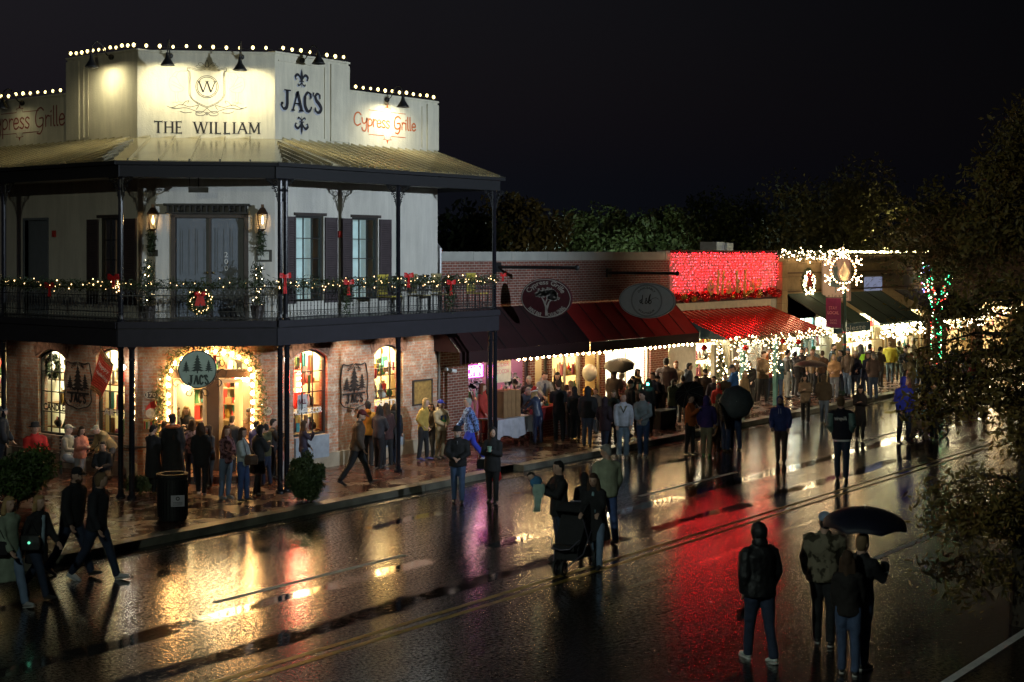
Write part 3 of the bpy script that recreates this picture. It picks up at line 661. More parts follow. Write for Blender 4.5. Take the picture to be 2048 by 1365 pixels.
# ---- painted signs on the parapets
ink = M('black_sign_paint', (.02, .018, .018), .6, var=.1); rust = M('orange_sign_paint', (.50, .105, .015), .6, var=.1); rust2 = M('maroon_sign_paint', (.22, .035, .02), .6, var=.1)
mb = MB(); f = lambda u, z, o: FC.P(u, z, o)
def fc(x, y): return FC.u(x), FC.z(x, y)
SER = {'T': [([(.5, 0), (.5, 1)], 1), ([(0, 1), (1, 1)], .5)], 'H': [([(.1, 0), (.1, 1)], 1), ([(.9, 0), (.9, 1)], 1), ([(.1, .52), (.9, .52)], .5)],
 'E': [([(.15, 0), (.15, 1)], 1), ([(.1, 1), (.85, 1)], .5), ([(.1, .52), (.7, .52)], .5), ([(.1, 0), (.9, 0)], .5)],
 'W': [([(0, 1), (.27, 0)], 1), ([(.27, 0), (.5, 1)], .5), ([(.5, 1), (.74, 0)], 1), ([(.74, 0), (1, 1)], .5)],
 'I': [([(.5, 0), (.5, 1)], 1)], 'L': [([(.2, 0), (.2, 1)], 1), ([(.15, 0), (.9, 0)], .5)],
 'A': [([(0, 0), (.5, 1)], .5), ([(.5, 1), (1, 0)], 1), ([(.2, .38), (.8, .38)], .5)], 'M': [([(.08, 0), (.1, 1)], .5), ([(.1, 1), (.5, .1)], 1), ([(.5, .1), (.9, 1)], .5), ([(.9, 1), (.92, 0)], 1)]}
WD = {'T': .75, 'H': .85, 'E': .65, 'W': 1.25, 'I': .3, 'L': .65, 'A': .85, 'M': 1.05, ' ': .7}
def serif(mb, f, s, u0, u1, z0, h, w=.03):
    tot = sum(WD[c]+.22 for c in s); k = (u1-u0)/tot; x = u0
    for c in s:
        for pts, th in SER.get(c, []):
            P = [(x+a*WD[c]*k, z0+b*h) for a, b in pts]; ribbon(mb, f, P, w*th+.006, .006)
            if abs(P[0][0]-P[1][0]) < abs(P[0][1]-P[1][1]):
                for q in P:
                    if abs(q[1]-z0) < .01*h+1e-4 or abs(q[1]-z0-h) < .01*h+1e-4: ribbon(mb, f, [(q[0]-.045, q[1]), (q[0]+.045, q[1])], .012, .007)
            else:
                for q in (P[0], P[1]): ribbon(mb, f, [(q[0], q[1]-.03), (q[0], q[1]+.03)], .012, .007)
        x += (WD[c]+.22)*k
u0, z0 = fc(309, 266); u1, z1 = fc(524, 246)
serif(mb, f, 'THE WILLIAM', u0, u1, z0, z1-z0, .04); mb.build('hotel_name_lettering', ink, B); mb = MB()
cu, cz = fc(414, 174)
for r in (.26, .225): ribbon(mb, f, arc(cu, cz, r, 0, 360, 40), .012)
for pts, th in SER['W']: ribbon(mb, f, [(cu-.19+.38*a, cz-.13+.26*b) for a, b in pts], .03*th+.006)
for dx in (-.19, .19, 0): ribbon(mb, f, [(cu+dx-.05, cz+.13), (cu+dx+.05, cz+.13)], .012, .007)
for s in (-1, 1):
    for k in (0, .028):
        ribbon(mb, f, cr([(cu+s*(.03), cz+.44-k), (cu+s*.2, cz+.40-k), (cu+s*.42, cz+.45-k), (cu+s*.46, cz+.40-k), (cu+s*(.415-k), cz+.33), (cu+s*(.415-k), cz), (cu+s*(.40-k), cz-.22), (cu+s*.25, cz-.38+k), (cu, cz-.50+k)]), .009)
    ribbon(mb, f, cr([(cu, cz+.45), (cu+s*.04, cz+.52), (cu, cz+.64)]), .012); ribbon(mb, f, cr([(cu+s*.02, cz+.46), (cu+s*.12, cz+.56), (cu+s*.2, cz+.54), (cu+s*.14, cz+.48), (cu+s*.02, cz+.46)]), .009); ribbon(mb, f, cr([(cu+s*.05, cz+.45), (cu+s*.2, cz+.44), (cu+s*.26, cz+.48), (cu+s*.2, cz+.5)]), .009)
    ribbon(mb, f, cr([(cu, cz-.5), (cu+s*.15, cz-.62), (cu+s*.3, cz-.56), (cu+s*.5, cz-.5), (cu+s*.75, cz-.52), (cu+s*.93, cz-.46), (cu+s*.8, cz-.5), (cu+s*.6, cz-.42), (cu+s*.4, cz-.48), (cu+s*.2, cz-.44), (cu+s*.25, cz-.54)]), .010)
    ribbon(mb, f, cr([(cu, cz-.6), (cu+s*.1, cz-.68), (cu+s*.25, cz-.66), (cu+s*.22, cz-.58), (cu+s*.06, cz-.6), (cu-s*.02, cz-.66)]), .010); ribbon(mb, f, cr([(cu+s*.35, cz-.6), (cu+s*.5, cz-.62), (cu+s*.62, cz-.58)]), .009)
    ribbon(mb, f, cr([(cu+s*.45, cz-.4), (cu+s*.42, cz-.33), (cu+s*.5, cz-.36), (cu+s*.58, cz-.45)]), .009)
mb.build('crest_emblem', ink, B)
# standing wading birds, thin pale line art
mb = MB()
for s in (-1, 1):
    q = lambda a, b: (cu+s*(a), cz+b)
    for pts in ([(.52, -.05), (.62, .05), (.72, .22), (.84, .2), (.87, .02), (.78, -.12), (.6, -.12), (.52, -.05)], [(.72, .22), (.66, .33), (.56, .38), (.46, .36), (.62, .34), (.72, .34), (.8, .24)],
                [(.66, -.12), (.67, -.25), (.64, -.36), (.58, -.38)], [(.74, -.12), (.72, -.28), (.73, -.37), (.66, -.4)], [(.64, -.36), (.72, -.38)], [(.6, .0), (.7, .06), (.8, .12)], [(.6, -.06), (.72, .0), (.82, .04)], [(.73, -.37), (.8, -.39)]):
        ribbon(mb, f, cr([q(*p) for p in pts]), .010)
mb.build('heron_line_art', M('pale_sign_line', (.40, .37, .26), .7), B)
# JAC'S with fleurs-de-lis
mb = MB(); f = lambda u, z, o: FRt.P(u, z, o)
a, z = FRt.u(563), FRt.z(600, 222); b = FRt.u(642); hh = FRt.z(600, 184)-z
W_ = b-a; h = hh
for sh, mi, o in (((-.035, -.035), 1, .004), ((0, 0), 0, .008)):
    R_ = lambda pts, w: ribbon(mb, f, [(a+x*W_+sh[0], z+y*h+sh[1]) for x, y in pts], w, o, mi)
    R_([(.14, 1.0), (.14, .3)], .09); R_(cr([(.14, .32), (.12, .1), (.06, .02), (.01, .12), (.0, .3)]), [.09, .09, .07, .05, .04, .06]); R_([(.06, 1), (.23, 1)], .035); R_(arc(.015, .3, .02, 0, 360, 10), .05)
    R_([(.28, 0), (.40, 1)], .05); R_([(.39, 1), (.50, 0)], .10); R_([(.32, .36), (.46, .36)], .035); R_([(.24, 0), (.33, 0)], .035); R_([(.43, 0), (.55, 0)], .035)
    R_(cr([(.74, .72), (.73, .92), (.65, 1.0), (.585, .75), (.585, .3), (.65, .02), (.72, .08), (.75, .28)]), [.04, .05, .07, .10, .10, .07, .05, .03]); R_([(.74, .98), (.74, .7)], .03)
    R_([(.80, 1.05), (.79, .82)], [.07, .03])
    R_(cr([(.97, .75), (.95, .95), (.90, 1.0), (.85, .85), (.88, .62), (.95, .45), (1.0, .22), (.95, .02), (.88, .04), (.84, .25)]), [.04, .05, .07, .09, .1, .1, .09, .07, .05, .04]); R_([(.975, .98), (.975, .74)], .025); R_([(.84, .27), (.84, .0)], .025)
def fleur(cx, cz_, s, fl, f=None, mb=None):
    for sh, mi, o in (((-.025, -.025), 1, .004), ((0, 0), 0, .008)):
        R_ = lambda pts, w: ribbon(mb, f, [(cx+x*s+sh[0], cz_+y*s*fl+sh[1]) for x, y in pts], [v*s for v in w] if hasattr(w, '__len__') else w*s, o, mi)
        R_([(0, 1.15), (0, .85), (0, .5), (0, .2), (0, 0)], [.02, .22, .34, .2, .14])
        for t in (-1, 1):
            R_(cr([(t*.08, 0), (t*.2, .35), (t*.5, .58), (t*.78, .4), (t*.72, .12), (t*.55, .2)]), [.1, .2, .26, .26, .16, .06, .03])
            R_(cr([(t*.05, -.1), (t*.15, -.3), (t*.4, -.42), (t*.46, -.25)]), [.1, .14, .14, .05])
        R_([(-.3, -.03), (.3, -.03)], .1); R_([(0, -.1), (0, -.6)], [.12, .2, .1, .02])
fleur(FRt.u(603), FRt.z(603, 163), .26, 1, f, mb); fleur(FRt.u(603), FRt.z(603, 245), .26, -1, f, mb)
mb.build('painted_shop_sign', [M('navy_black_sign_paint', (.012, .012, .018), .5, var=.1), M('blue_shadow_paint', (.40, .42, .48), .7)], B)
# orange restaurant lettering, both low parapets
def grille(F, x0, x1, y0, mat, dx0, dx1, yt, ybt):
    mb = MB(); f = lambda u, z, o: F.P(u, z, o)
    a, b = F.u(x0), F.u(x1); z = F.z((x0+x1)/2, y0)
    hand(mb, f, 'Cypress Grille', a, b, z, (b-a)*.088, .042)
    c0, c1 = F.u(dx0), F.u(dx1)
    for zz, s in ((F.z((x0+x1)/2, yt), 1), (F.z((x0+x1)/2, ybt), -1)):
        m = (c0+c1)/2
        ribbon(mb, f, [(c0, zz), (m-.14, zz), (m-.1, zz+s*.07), (m-.16, zz+s*.09), (m-.04, zz+s*.1), (m, zz+s*.2), (m+.04, zz+s*.1), (m+.16, zz+s*.09), (m+.1, zz+s*.07), (m+.14, zz), (c1, zz)], .018)
        ribbon(mb, f, [(m, zz+s*.1), (m, zz+s*.2)], [.07, .005], .0065)
    mb.build('restaurant_lettering', mat, B)
grille(FRt, 707, 832, 257, rust, 737, 811, 224, 272); grille(FL, -28, 131, 258, rust2, 2, 78, 224, 266)
# ================================================================ lamps of the corner building
bulbW = M('warm_bulb', (1, 1, 1), .5, emit=(1, .88, .52), es=16, var=0)
roofb = M('roof_bulb', (1, 1, 1), .5, emit=(1, .76, .27), es=3.2, var=0)
garb = M('rail_bulb', (1, 1, 1), .5, emit=(1, .62, .26), es=5, var=0)
bulbG = M('fairy_bulb', (1, 1, 1), .5, emit=(1, .72, .38), es=18, var=0)
wire = M('cable', (.02, .02, .02), .5, var=0)
def spot(name, p, tgt, e, colr, ang=110, blend=.6, parent=None, rad=.05):
    l = bpy.data.lights.new(name, 'SPOT'); l.energy = e; l.color = colr; l.spot_size = math.radians(ang); l.spot_blend = blend; l.shadow_soft_size = rad
    o = bpy.data.objects.new(name, l); col.objects.link(o); d = Vector(tgt)-Vector(p)
    if parent: o.parent = parent; o.location = Vector(p)-worig(parent)
    else: o.location = p
    o.rotation_euler = d.to_track_quat('-Z', 'Y').to_euler(); return o
def point(name, p, e, colr, parent=None, rad=.1):
    l = bpy.data.lights.new(name, 'POINT'); l.energy = e; l.color = colr; l.shadow_soft_size = rad
    o = bpy.data.objects.new(name, l); col.objects.link(o)
    if parent: o.parent = parent; o.location = Vector(p)-worig(parent)
    else: o.location = p
    return o
def barn(F, px, py, ztop, e, label, colr=(1, .90, .58), off=.6):
    u = F.u(px, off); p = F.P(u, 0, off); z = zof(py, p.x, p.y)
    T = thing('barn_lamp', F.P(u, ztop, .02), label, 'wall lamp', 'gooseneck barn lamps over the painted signs')
    mb = MB(); mb.ell(F.P(u, ztop-.08, .05), (.07, .07, .07), 8, 6)
    pts = [(0.03, ztop-.08), (.18, ztop-.03), (.28, ztop+.14), (.42, ztop+.24), (.56, ztop+.16), (off, ztop-.02), (off, z+.24)]
    mb.tube([F.P(u, zz, o) for o, zz in cr(pts, 4)], .014, 6); mb.build('gooseneck', black_iron, T, smooth=True)
    mb = MB(); c = F.P(u, 0, off); mb.rings([[c+Vector((r*math.cos(t*math.pi/8), r*math.sin(t*math.pi/8), zz)) for t in range(16)] for r, zz in ((.035, z+.26), (.045, z+.18), (.06, z+.13), (.14, z), (.165, z-.04), (.155, z-.04), (.13, z-.0), (.05, z+.11))], 0, False)
    mb.build('lamp_shade', black_iron, T, smooth=True)
    if e:
        mb = MB(); mb.ell(F.P(u, z+.03, off), .04, 8, 6); mb.build('bulb', bulbW, T)
        spot('lamp_light', F.P(u, z-.07, off-.02), F.P(u, z-.75, .0), e, colr, 165, .9, T, .03)
    return T
WC = (1, .90, .56)
barn(FL, 183, 132, ZLT, 38, 'lit gooseneck lamp over the blank panel left of the hotel crest', WC)
barn(FC, 335, 128, ZC, 85, 'lit gooseneck lamp over the left half of the hotel crest', WC)
barn(FC, 480, 138, ZC, 100, 'lit gooseneck lamp over the right half of the hotel crest', WC)
barn(FRt, 637, 125, ZR, 0, 'unlit gooseneck lamp above the black fleur-de-lis sign')
barn(FRt, 806, 212, ZRL, 66, 'lit gooseneck lamp over the orange lettering on the street side', (1, .93, .66))
barn(FL, 5, 215, ZLL, 3, 'lit gooseneck lamp over the maroon lettering at the left edge', WC)
def bulbline(name, pts, n, r, label, group=None, cat='string lights', mt=roofb, wr=.01):
    """a run of bulbs along a polyline; each bulb a child"""
    pts = [Vector(p) for p in pts]; T = thing(name, pts[0], label, cat, group)
    mb = MB(); mb.tube(pts, wr, 4); mb.build('cable', wire, T)
    L0 = sum((b-a).length for a, b in zip(pts, pts[1:])); me = None
    for i in range(n):
        s = L0*(i+.5)/n
        for a, b in zip(pts, pts[1:]):
            l = (b-a).length
            if s <= l: p = a.lerp(b, s/l); break
            s -= l
        if me is None:
            mb = MB(); mb.ell(p+Vector((0, 0, .03)), (r, r, r*1.25), 8, 6); o = mb.build('bulb', mt, T, smooth=True); me = o; p0 = p
        else:
            o = me.copy(); col.objects.link(o); k_ = rnd.uniform(.82, 1.12); o.scale = (k_, k_, k_); pc = p0-worig(T); o.location = (p-p0)+pc*(1-k_)+Vector((0, 0, rnd.uniform(-.015, .015)))
    return T
g_ = 'bulb strings along the parapets'
bulbline('string_light', [FL.P(ULS+.05, ZLT+.12, .02), FL.P(-LY, ZLT+.12, .02)], 12, .037, 'bulb string on the tall parapet left of the crest', g_)
bulbline('string_light', [FC.P(.05, ZC+.12, .02), FC.P(CL-.05, ZC+.12, .02)], 10, .037, 'bulb string on the parapet right above the crest', g_)
bulbline('string_light', [FRt.P(RX+.1, ZR+.12, .02), FRt.P(URS-.05, ZR+.12, .02)], 8, .037, 'bulb string on the parapet above the black fleur-de-lis sign', g_)
bulbline('string_light', [FRt.P(URS+.1, ZRL+.12, .02), FRt.P(ENDX-.05, ZRL+.12, .02)], 12, .037, 'bulb string on the low parapet above the orange lettering', g_)
bulbline('string_light', [FL.P(ULS-9, ZLL+.12, .02), FL.P(ULS-.1, ZLL+.12, .02)], 28, .037, 'bulb string on the low parapet above the maroon lettering', g_)
dlb = M('downlight_lens', (1, 1, 1), .5, emit=(1, .85, .6), es=8, var=0)
for i, (F, u, o_, e) in enumerate(((FRt, 23.9, .9, 60), (FRt, 25.5, .9, 70), (FRt, 27.2, .9, 70), (FRt, 28.6, .9, 50), (FC, .5, 1.1, 26), (FC, 2.6, 1.1, 26), (FL, -28.6, .9, 14), (FL, -31, .9, 14))):
    T = thing('downlight', F.P(u, 3.7, o_), ('first', 'second', 'third', 'fourth', 'fifth', 'sixth', 'seventh', 'eighth')[i]+' small round downlight under the balcony, counted from '+('the street-side corner' if i < 4 else 'the entrance'), 'downlight', 'downlights under the balcony floor')
    mb = MB(); mb.lathe([(.07, 3.70), (.07, 3.77), (.03, 3.775)], F.P(u, 0, o_), 12, cap=False); mb.build('housing', black_iron, T); mb = MB(); mb.lathe([(.05, 3.725), (.01, 3.72)], F.P(u, 0, o_), 10); mb.build('lens', dlb, T)
    spot('lamp_light', F.P(u, 3.69, o_), F.P(u, .2, o_*.35), e, (1, .84, .62), 130, .7, T, .04)
# ---- foliage helpers
def leafmat(name, c1, c2, rough=.6):
    if name in MATS: return MATS[name]
    m = bpy.data.materials.new(name); m.use_nodes = True; N = m.node_tree.nodes; L = m.node_tree.links; b = N['Principled BSDF']
    t = N.new('ShaderNodeTexCoord'); n = N.new('ShaderNodeTexNoise'); n.inputs['Scale'].default_value = 1.3; n.inputs['Detail'].default_value = 6; n.inputs['Roughness'].default_value = .8
    mx = N.new('ShaderNodeMix'); mx.data_type = 'RGBA'; mx.inputs[6].default_value = (*c1, 1); mx.inputs[7].default_value = (*c2, 1)
    mr = N.new('ShaderNodeMapRange'); mr.inputs[1].default_value = .35; mr.inputs[2].default_value = .65
    L.new(t.outputs['Object'], n.inputs['Vector']); L.new(n.outputs['Fac'], mr.inputs[0]); L.new(mr.outputs[0], mx.inputs[0]); L.new(mx.outputs[2], b.inputs['Base Color'])
    b.inputs['Roughness'].default_value = rough
    MATS[name] = m; return m
pine = leafmat('pine_needles', (.018, .035, .014), (.045, .065, .022))
def leaf(mb, p, s, R, mi=0, asp=.35):
    a = Vector((R.gauss(0, 1), R.gauss(0, 1), R.gauss(0, 1))).normalized(); b = a.cross(Vector((R.gauss(0, 1), R.gauss(0, 1), R.gauss(0, 1)))).normalized()*s*asp; a = a*s
    p = Vector(p); mb.poly([p-a, p-a*.2+b, p+a, p-a*.2-b], mi)
def garland(path, n, r, nb, label, name='garland', group='lit pine garlands on the balcony rail', bulbm=None, cat='garland', br=.016, sag=0, ls=.055, fm=pine, hang=False):
    R = random.Random(len(label)*7+n); path = [Vector(p) for p in path]; T = thing(name, path[0], label, cat, group)
    seg = [(b-a).length for a, b in zip(path, path[1:])]; L0 = sum(seg)
    def at(s):
        s *= L0
        for a, b, l in zip(path, path[1:], seg):
            if s <= l or b is path[-1]: return a.lerp(b, min(1, s/l))
            s -= l
    mb = MB()
    for i in range(n):
        p = at(R.random()); q = Vector((R.gauss(0, r*.5), R.gauss(0, r*.5), R.gauss(0, r*.55)))
        leaf(mb, p+q, ls*R.uniform(.6, 1.3), R, 0, .22)
    mb.build('foliage', fm, T)
    if nb:
        mb = MB()
        for i in range(nb):
            p = at((i+R.random())/nb)
            for _ in range(R.choice((1, 1, 2))):
                mb.octa(p+Vector((R.gauss(0, r*.5), R.gauss(0, r*.5), R.gauss(0, r*.55))), br*R.uniform(.6, 1.2))
        tag(mb.build('light_string', bulbm or bulbG, T), kind='stuff')
    return T
names = ['far left', 'beside the left posts', 'left of the corner', 'under the double doors', 'left of the twin posts', 'right of the twin posts', 'below the right window', 'right of the middle post', 'at the end post']
for (F, a, b), nm, nb in zip(bays, names, (40, 24, 10, 14, 6, 14, 14, 14, 20)):
    n = int((b-a)*330)
    garland([F.P(a, 4.74, .02), F.P((a+b)/2, 4.72, .03), F.P(b, 4.74, .02)], n, .12, nb, 'pine garland with warm lights on the balcony rail, ' + nm, bulbm=garb)
redb = M('red_ribbon', (.55, .012, .012), .45, var=.2)
def bow(p, s, label, right=Vector((1, 0, 0)), nrm=Vector((0, -1, 0)), tail=1.0, name='red_bow'):
    T = thing(name, p, label, 'bow', 'red ribbon bows'); p = Vector(p); up_ = Vector((0, 0, 1)); mb = MB()
    for t in (-1, 1):
        pts = [(0, 0, .02), (t*.5, .28, .15), (t*.95, .32, .12), (t*1.0, -.02, .1), (t*.5, -.1, .16), (0, 0, .02)]
        P = [p+right*a*s+up_*b*s+nrm*c*s for a, b, c in pts]
        mb.rings([[q+up_*.16*s*(0.6+.4*abs(math.sin(i))), q-up_*.16*s, q-up_*.16*s+nrm*.01, q+up_*.16*s+nrm*.01] for i, q in enumerate(P)], 0)
    mb.ell(p+nrm*.1*s, s*.2, 8, 6); mb.build('loops', redb, T); mb = MB()
    for t in (-.35, .3):
        P = [p+right*(t*k*.6*s)+up_*(-k*1.4*s*tail)+nrm*(.08+.05*math.sin(k*9))*s for k in (0, .3, .6, 1.0)]
        mb.rings([[q-right*.13*s, q+right*.13*s, q+right*.13*s+nrm*.008, q-right*.13*s+nrm*.008] for q in P], 0)
    mb.build('ribbon_tails', redb, T); return T
for F, px, py, s, tail, lb in ((OL, 236, 556, .19, .8, 'red bow on the post left of the double doors'), (OL, 108, 572, .17, 1, 'dim red bow hanging on the rail at far left'), (OR_, 563, 553, .17, 1.6, 'red bow with long tails on the twin corner posts'),
    (OR_, 690, 566, .17, 1.2, 'red bow on the rail between the twin posts and middle post'), (OR_, 810, 552, .17, 1.2, 'red bow on the middle balcony post'), (OR_, 895, 566, .17, 1.3, 'red bow on the rail right of the middle post'), (OR_, 999, 551, .13, .8, 'small red bow on the end post of the balcony')):
    u = F.u(px); bow(F.P(u, F.z(px, py), .1), s, lb, F.d, F.n, tail)
for F, px, lb in ((OR_, 690, 'drooping pine spray under the red bow between twin and middle posts'), (OR_, 897, 'drooping pine spray under the red bow right of the middle post')):
    u = F.u(px); garland([F.P(u, 4.62, .05), F.P(u, 4.05, .05)], 260, .13, 0, lb, 'pine_spray', 'pine sprays under the balcony bows', cat='pine spray')
def wreath(F, px, py, r, label, nb=46, bowl=True, bm_=None, off=.06, n=900, asp=1, br=.02):
    c = F.P(F.u(px, off), F.z(px, py, off), off); R = random.Random(int(px)); T = thing('wreath', c, label, 'wreath'); mb = MB(); ml = MB()
    for i in range(n):
        t = R.random()*6.283; rr = r*(.78+R.gauss(0, .13)); leaf(mb, c+F.d*rr*math.cos(t)+Vector((0, 0, rr*math.sin(t)*asp))+F.n*R.uniform(-.02, .1), .07, R, 0, .25)
    mb.build('foliage', pine, T)
    for i in range(nb):
        t = i*6.283/nb; rr = r*(.8+R.gauss(0, .12)); ml.octa(c+F.d*rr*math.cos(t)+Vector((0, 0, rr*math.sin(t)*asp))+F.n*R.uniform(.05, .12), br)
    if nb: tag(ml.build('light_string', bm_ or bulbG, T), kind='stuff')
    if bowl:
        mb = MB(); p = c+Vector((0, 0, r*.6))+F.n*.1
        for t in (-1, 1):
            mb.ell(p+F.d*t*r*.25, (r*.25, .05, r*.2), 8, 6)
            mb.rings([[q-F.d*.05, q+F.d*.05, q+F.d*.05+F.n*.01, q-F.d*.05+F.n*.01] for q in (p, p+F.d*t*r*.15-Vector((0, 0, r*.5)), p+F.d*t*r*.25-Vector((0, 0, r*.95)))], 0)
        mb.build('bow', redb, T)
    return T
wreath(OC, 401, 603, .27, 'lit wreath with red bow on the balcony railing below the double doors', 34, True, bm_=garb, br=.015)
wreath(Fr((LX, 0), (0, -1), (-1, 0)), 108, 733, .3, 'dark plain wreath inside the arched window at left', 0, False, off=-.3)
# ---- gas lanterns and greenery beside the doors
def lantern(px, label):
    u = FC.u(px, .22); z0 = FC.z(px, 459, .22); z1 = FC.z(px, 428, .22); c = lambda z, o=.22: FC.P(u, z, o); T = thing('gas_lantern', FC.P(u, z0-.1, .0), label, 'wall lantern', 'gas lanterns beside the balcony doors')
    mb = MB(); sq = lambda w, z: [c(z)+FC.d*a*w+FC.n*b*w for a, b in ((-1, -1), (1, -1), (1, 1), (-1, 1))]
    A, Bq = sq(.07, z0), sq(.12, z1)
    for p, q in zip(A, Bq): mb.tube([p, q], .009, 4)
    for Q in (A, Bq):
        for i in range(4): mb.tube([Q[i], Q[(i+1) % 4]], .009, 4)
    mb.rings([sq(.13, z1), sq(.06, z1+.13), sq(.035, z1+.15), sq(.035, z1+.22)], 0); mb.rings([sq(.07, z0), sq(.02, z0-.05)], 0); mb.tube([c(z0-.04), FC.P(u, z0-.02, 0)], .012, 5); mb.tube([c(z1), FC.P(u, z1, 0)], .012, 5)
    mb.build('lantern_frame', M('aged_copper', (.09, .05, .03), .4, .6), T); mb = MB()
    for i in range(4): mb.poly([A[i], A[(i+1) % 4], Bq[(i+1) % 4], Bq[i]])
    mb.build('pane', glass, T); mb = MB(); mb.lathe([(.004, z0+.12), (.02, z0+.16), (.024, z0+.2), (.003, z0+.32)], c(0)-Vector((0, 0, 0)), 8); mb.build('flame', M('gas_flame', (1, .8, .5), .5, emit=(1, .55, .2), es=22, var=0), T)
    point('flame_light', c(z0+.2), 3.0, (1, .6, .3), T, .03)
lantern(306, 'lit copper gas lantern left of the balcony double doors'); lantern(525, 'lit copper gas lantern right of the balcony double doors')
for px, lb in ((303, 'pine swag hanging under the left gas lantern'), (522, 'pine swag hanging under the right gas lantern')):
    u = FC.u(px, .1); garland([FC.P(u, FC.z(px, 462, .1), .1), FC.P(u, FC.z(px, 506, .1), .08)], 330, .1, 0, lb, 'pine_swag', 'pine swags under the gas lanterns', cat='swag')
for px, lb in ((296, 'slim potted topiary with lights left of the double doors'), (515, 'slim potted topiary with lights right of the double doors')):
    u = FC.u(px, .45); T = garland([FC.P(u, DK+.3, .45), FC.P(u, DK+1.25, .45)], 700, .14, 12, lb, 'topiary', 'topiaries beside the balcony doors', cat='topiary', br=.013)
    mb = MB(); mb.lathe([(.12, DK), (.17, DK+.28), (.18, DK+.3)], FC.P(u, 0, .45), 12); mb.build('pot', trimdark, T)
mb = MB(); mb.fbox(FC, *FC.R(297, 500, 316, 513)[:2], FC.z(306, 513), FC.z(306, 500), .003, .02); tag(mb.build('wall_plaque', black_iron), 'small black plaque under the left gas lantern', 'plaque')
mb = MB(); mb.fbox(FC, *FC.R(511, 500, 544, 524)[:2], FC.z(527, 524), FC.z(527, 500), .003, .02, 0); mb.fbox(FC, FC.u(516), FC.u(538), FC.z(527, 520), FC.z(527, 504), .021, .023, 1)
tag(mb.build('wall_plaque', [frame_dark, M('pale_notice', (.55, .55, .5), .5)]), 'framed white notice right of the balcony doors', 'notice')
for F, px, py, lb in ((FL, 110, 468, 'small red fire alarm box beside the dark side door'), (FRt, 678, 469, 'small red fire alarm box between the two shuttered windows')):
    mb = MB(); u, z = F.u(px), F.z(px, py); mb.fbox(F, u-.05, u+.05, z-.08, z+.08, .003, .06); mb.fbox(F, u-.03, u+.03, z-.02, z+.05, .06, .075); tag(mb.build('fire_alarm', M('alarm_red', (.4, .03, .02), .4)), lb, 'fire alarm')
# ceiling heater
mb = MB(); c = FC.P(FC.u(397, 1.2), 6.85, 1.2); mb.obox(c-FC.d*.22-FC.n*.06-Vector((0, 0, .06)), FC.d*.44, FC.n*.12, Vector((0, 0, .12))); mb.tube([c, c+Vector((0, 0, .32))], .015, 6); mb.tube([c-FC.d*.2+Vector((0, 0, .06)), c-FC.d*.2+Vector((0, 0, .31))], .01, 4)
tag(mb.build('ceiling_fixture', black_iron), 'black boxy fixture hanging from the verandah ceiling before the doors', 'light fixture')
# ---- round hanging sign
def pinetree(mb, f, cx, z0, w, h, mi=0, off=.01, tiers=6):
    for i in range(tiers):
        a = z0+h*(.12+.88*i/tiers); b = z0+h*(.12+.88*min(1, (i+1.7)/tiers)); ww = w/2*(1-i/(tiers+.3))
        P = [(cx-ww, a), (cx-ww*.7, a+.01*h), (cx-ww*.5, a-.02*h), (cx-ww*.2, a+.02*h), (cx, a-.02*h), (cx+ww*.25, a+.02*h), (cx+ww*.55, a-.02*h), (cx+ww*.75, a+.01*h), (cx+ww, a), (cx+ww*.35, (a+b)/2), (cx, b), (cx-ww*.35, (a+b)/2)]
        mb.poly([f(x, y, off+i*.0006) for x, y in P], mi)
    ribbon(mb, f, [(cx, z0), (cx, z0+h*.2)], w*.09, off, mi)
def jacs(mb, f, cx, z, w, h, off=.01, mi=0, t=1.0):
    R_ = lambda pts, ww: ribbon(mb, f, [(cx-w/2+x*w, z+y*h) for x, y in pts], ww*w*t, off, mi)
    R_([(.14, 1.0), (.14, .3)], .09); R_(cr([(.14, .32), (.12, .1), (.06, .02), (.0, .25)]), .07); R_([(.05, 1), (.24, 1)], .035)
    R_([(.28, 0), (.40, 1)], .06); R_([(.39, 1), (.50, 0)], .10); R_([(.32, .36), (.46, .36)], .035)
    R_(cr([(.74, .72), (.65, 1.0), (.585, .75), (.585, .3), (.65, .02), (.75, .28)]), .07); R_([(.80, 1.05), (.79, .8)], .05)
    R_(cr([(.97, .75), (.90, 1.0), (.85, .85), (.88, .62), (.95, .45), (1.0, .22), (.92, .02), (.84, .25)]), .07)
HF = OC; hu = HF.u(395, -.35); hz = HF.z(395, 739, -.35); f = lambda x, z, o: HF.P(hu+x, hz+z, -.35+o); hr = .415
T = thing('hanging_sign', HF.P(hu, hz-hr, -.35), 'round pale green shop sign with three pine trees hanging over the main entrance', 'hanging sign')
mb = MB(); disc(mb, f, (0, 0), hr, th=.05, off=.02, n=40); mb.build('sign_board', M('pale_green_sign', (.30, .38, .31), .5, var=.1), T)
sgm = M('dark_sign_green', (.02, .035, .03), .5); mb = MB(); ribbon(mb, f, arc(0, 0, hr-.012, 0, 360, 40), .022, .024)
pinetree(mb, f, 0, -.09, .3, .42, off=.024); pinetree(mb, f, -.24, -.07, .2, .26, off=.023); pinetree(mb, f, .24, -.07, .2, .28, off=.023); jacs(mb, f, .02, -.33, .42, .2, .028, t=1.25)
mb.build('tree_emblem', sgm, T); mb = MB()
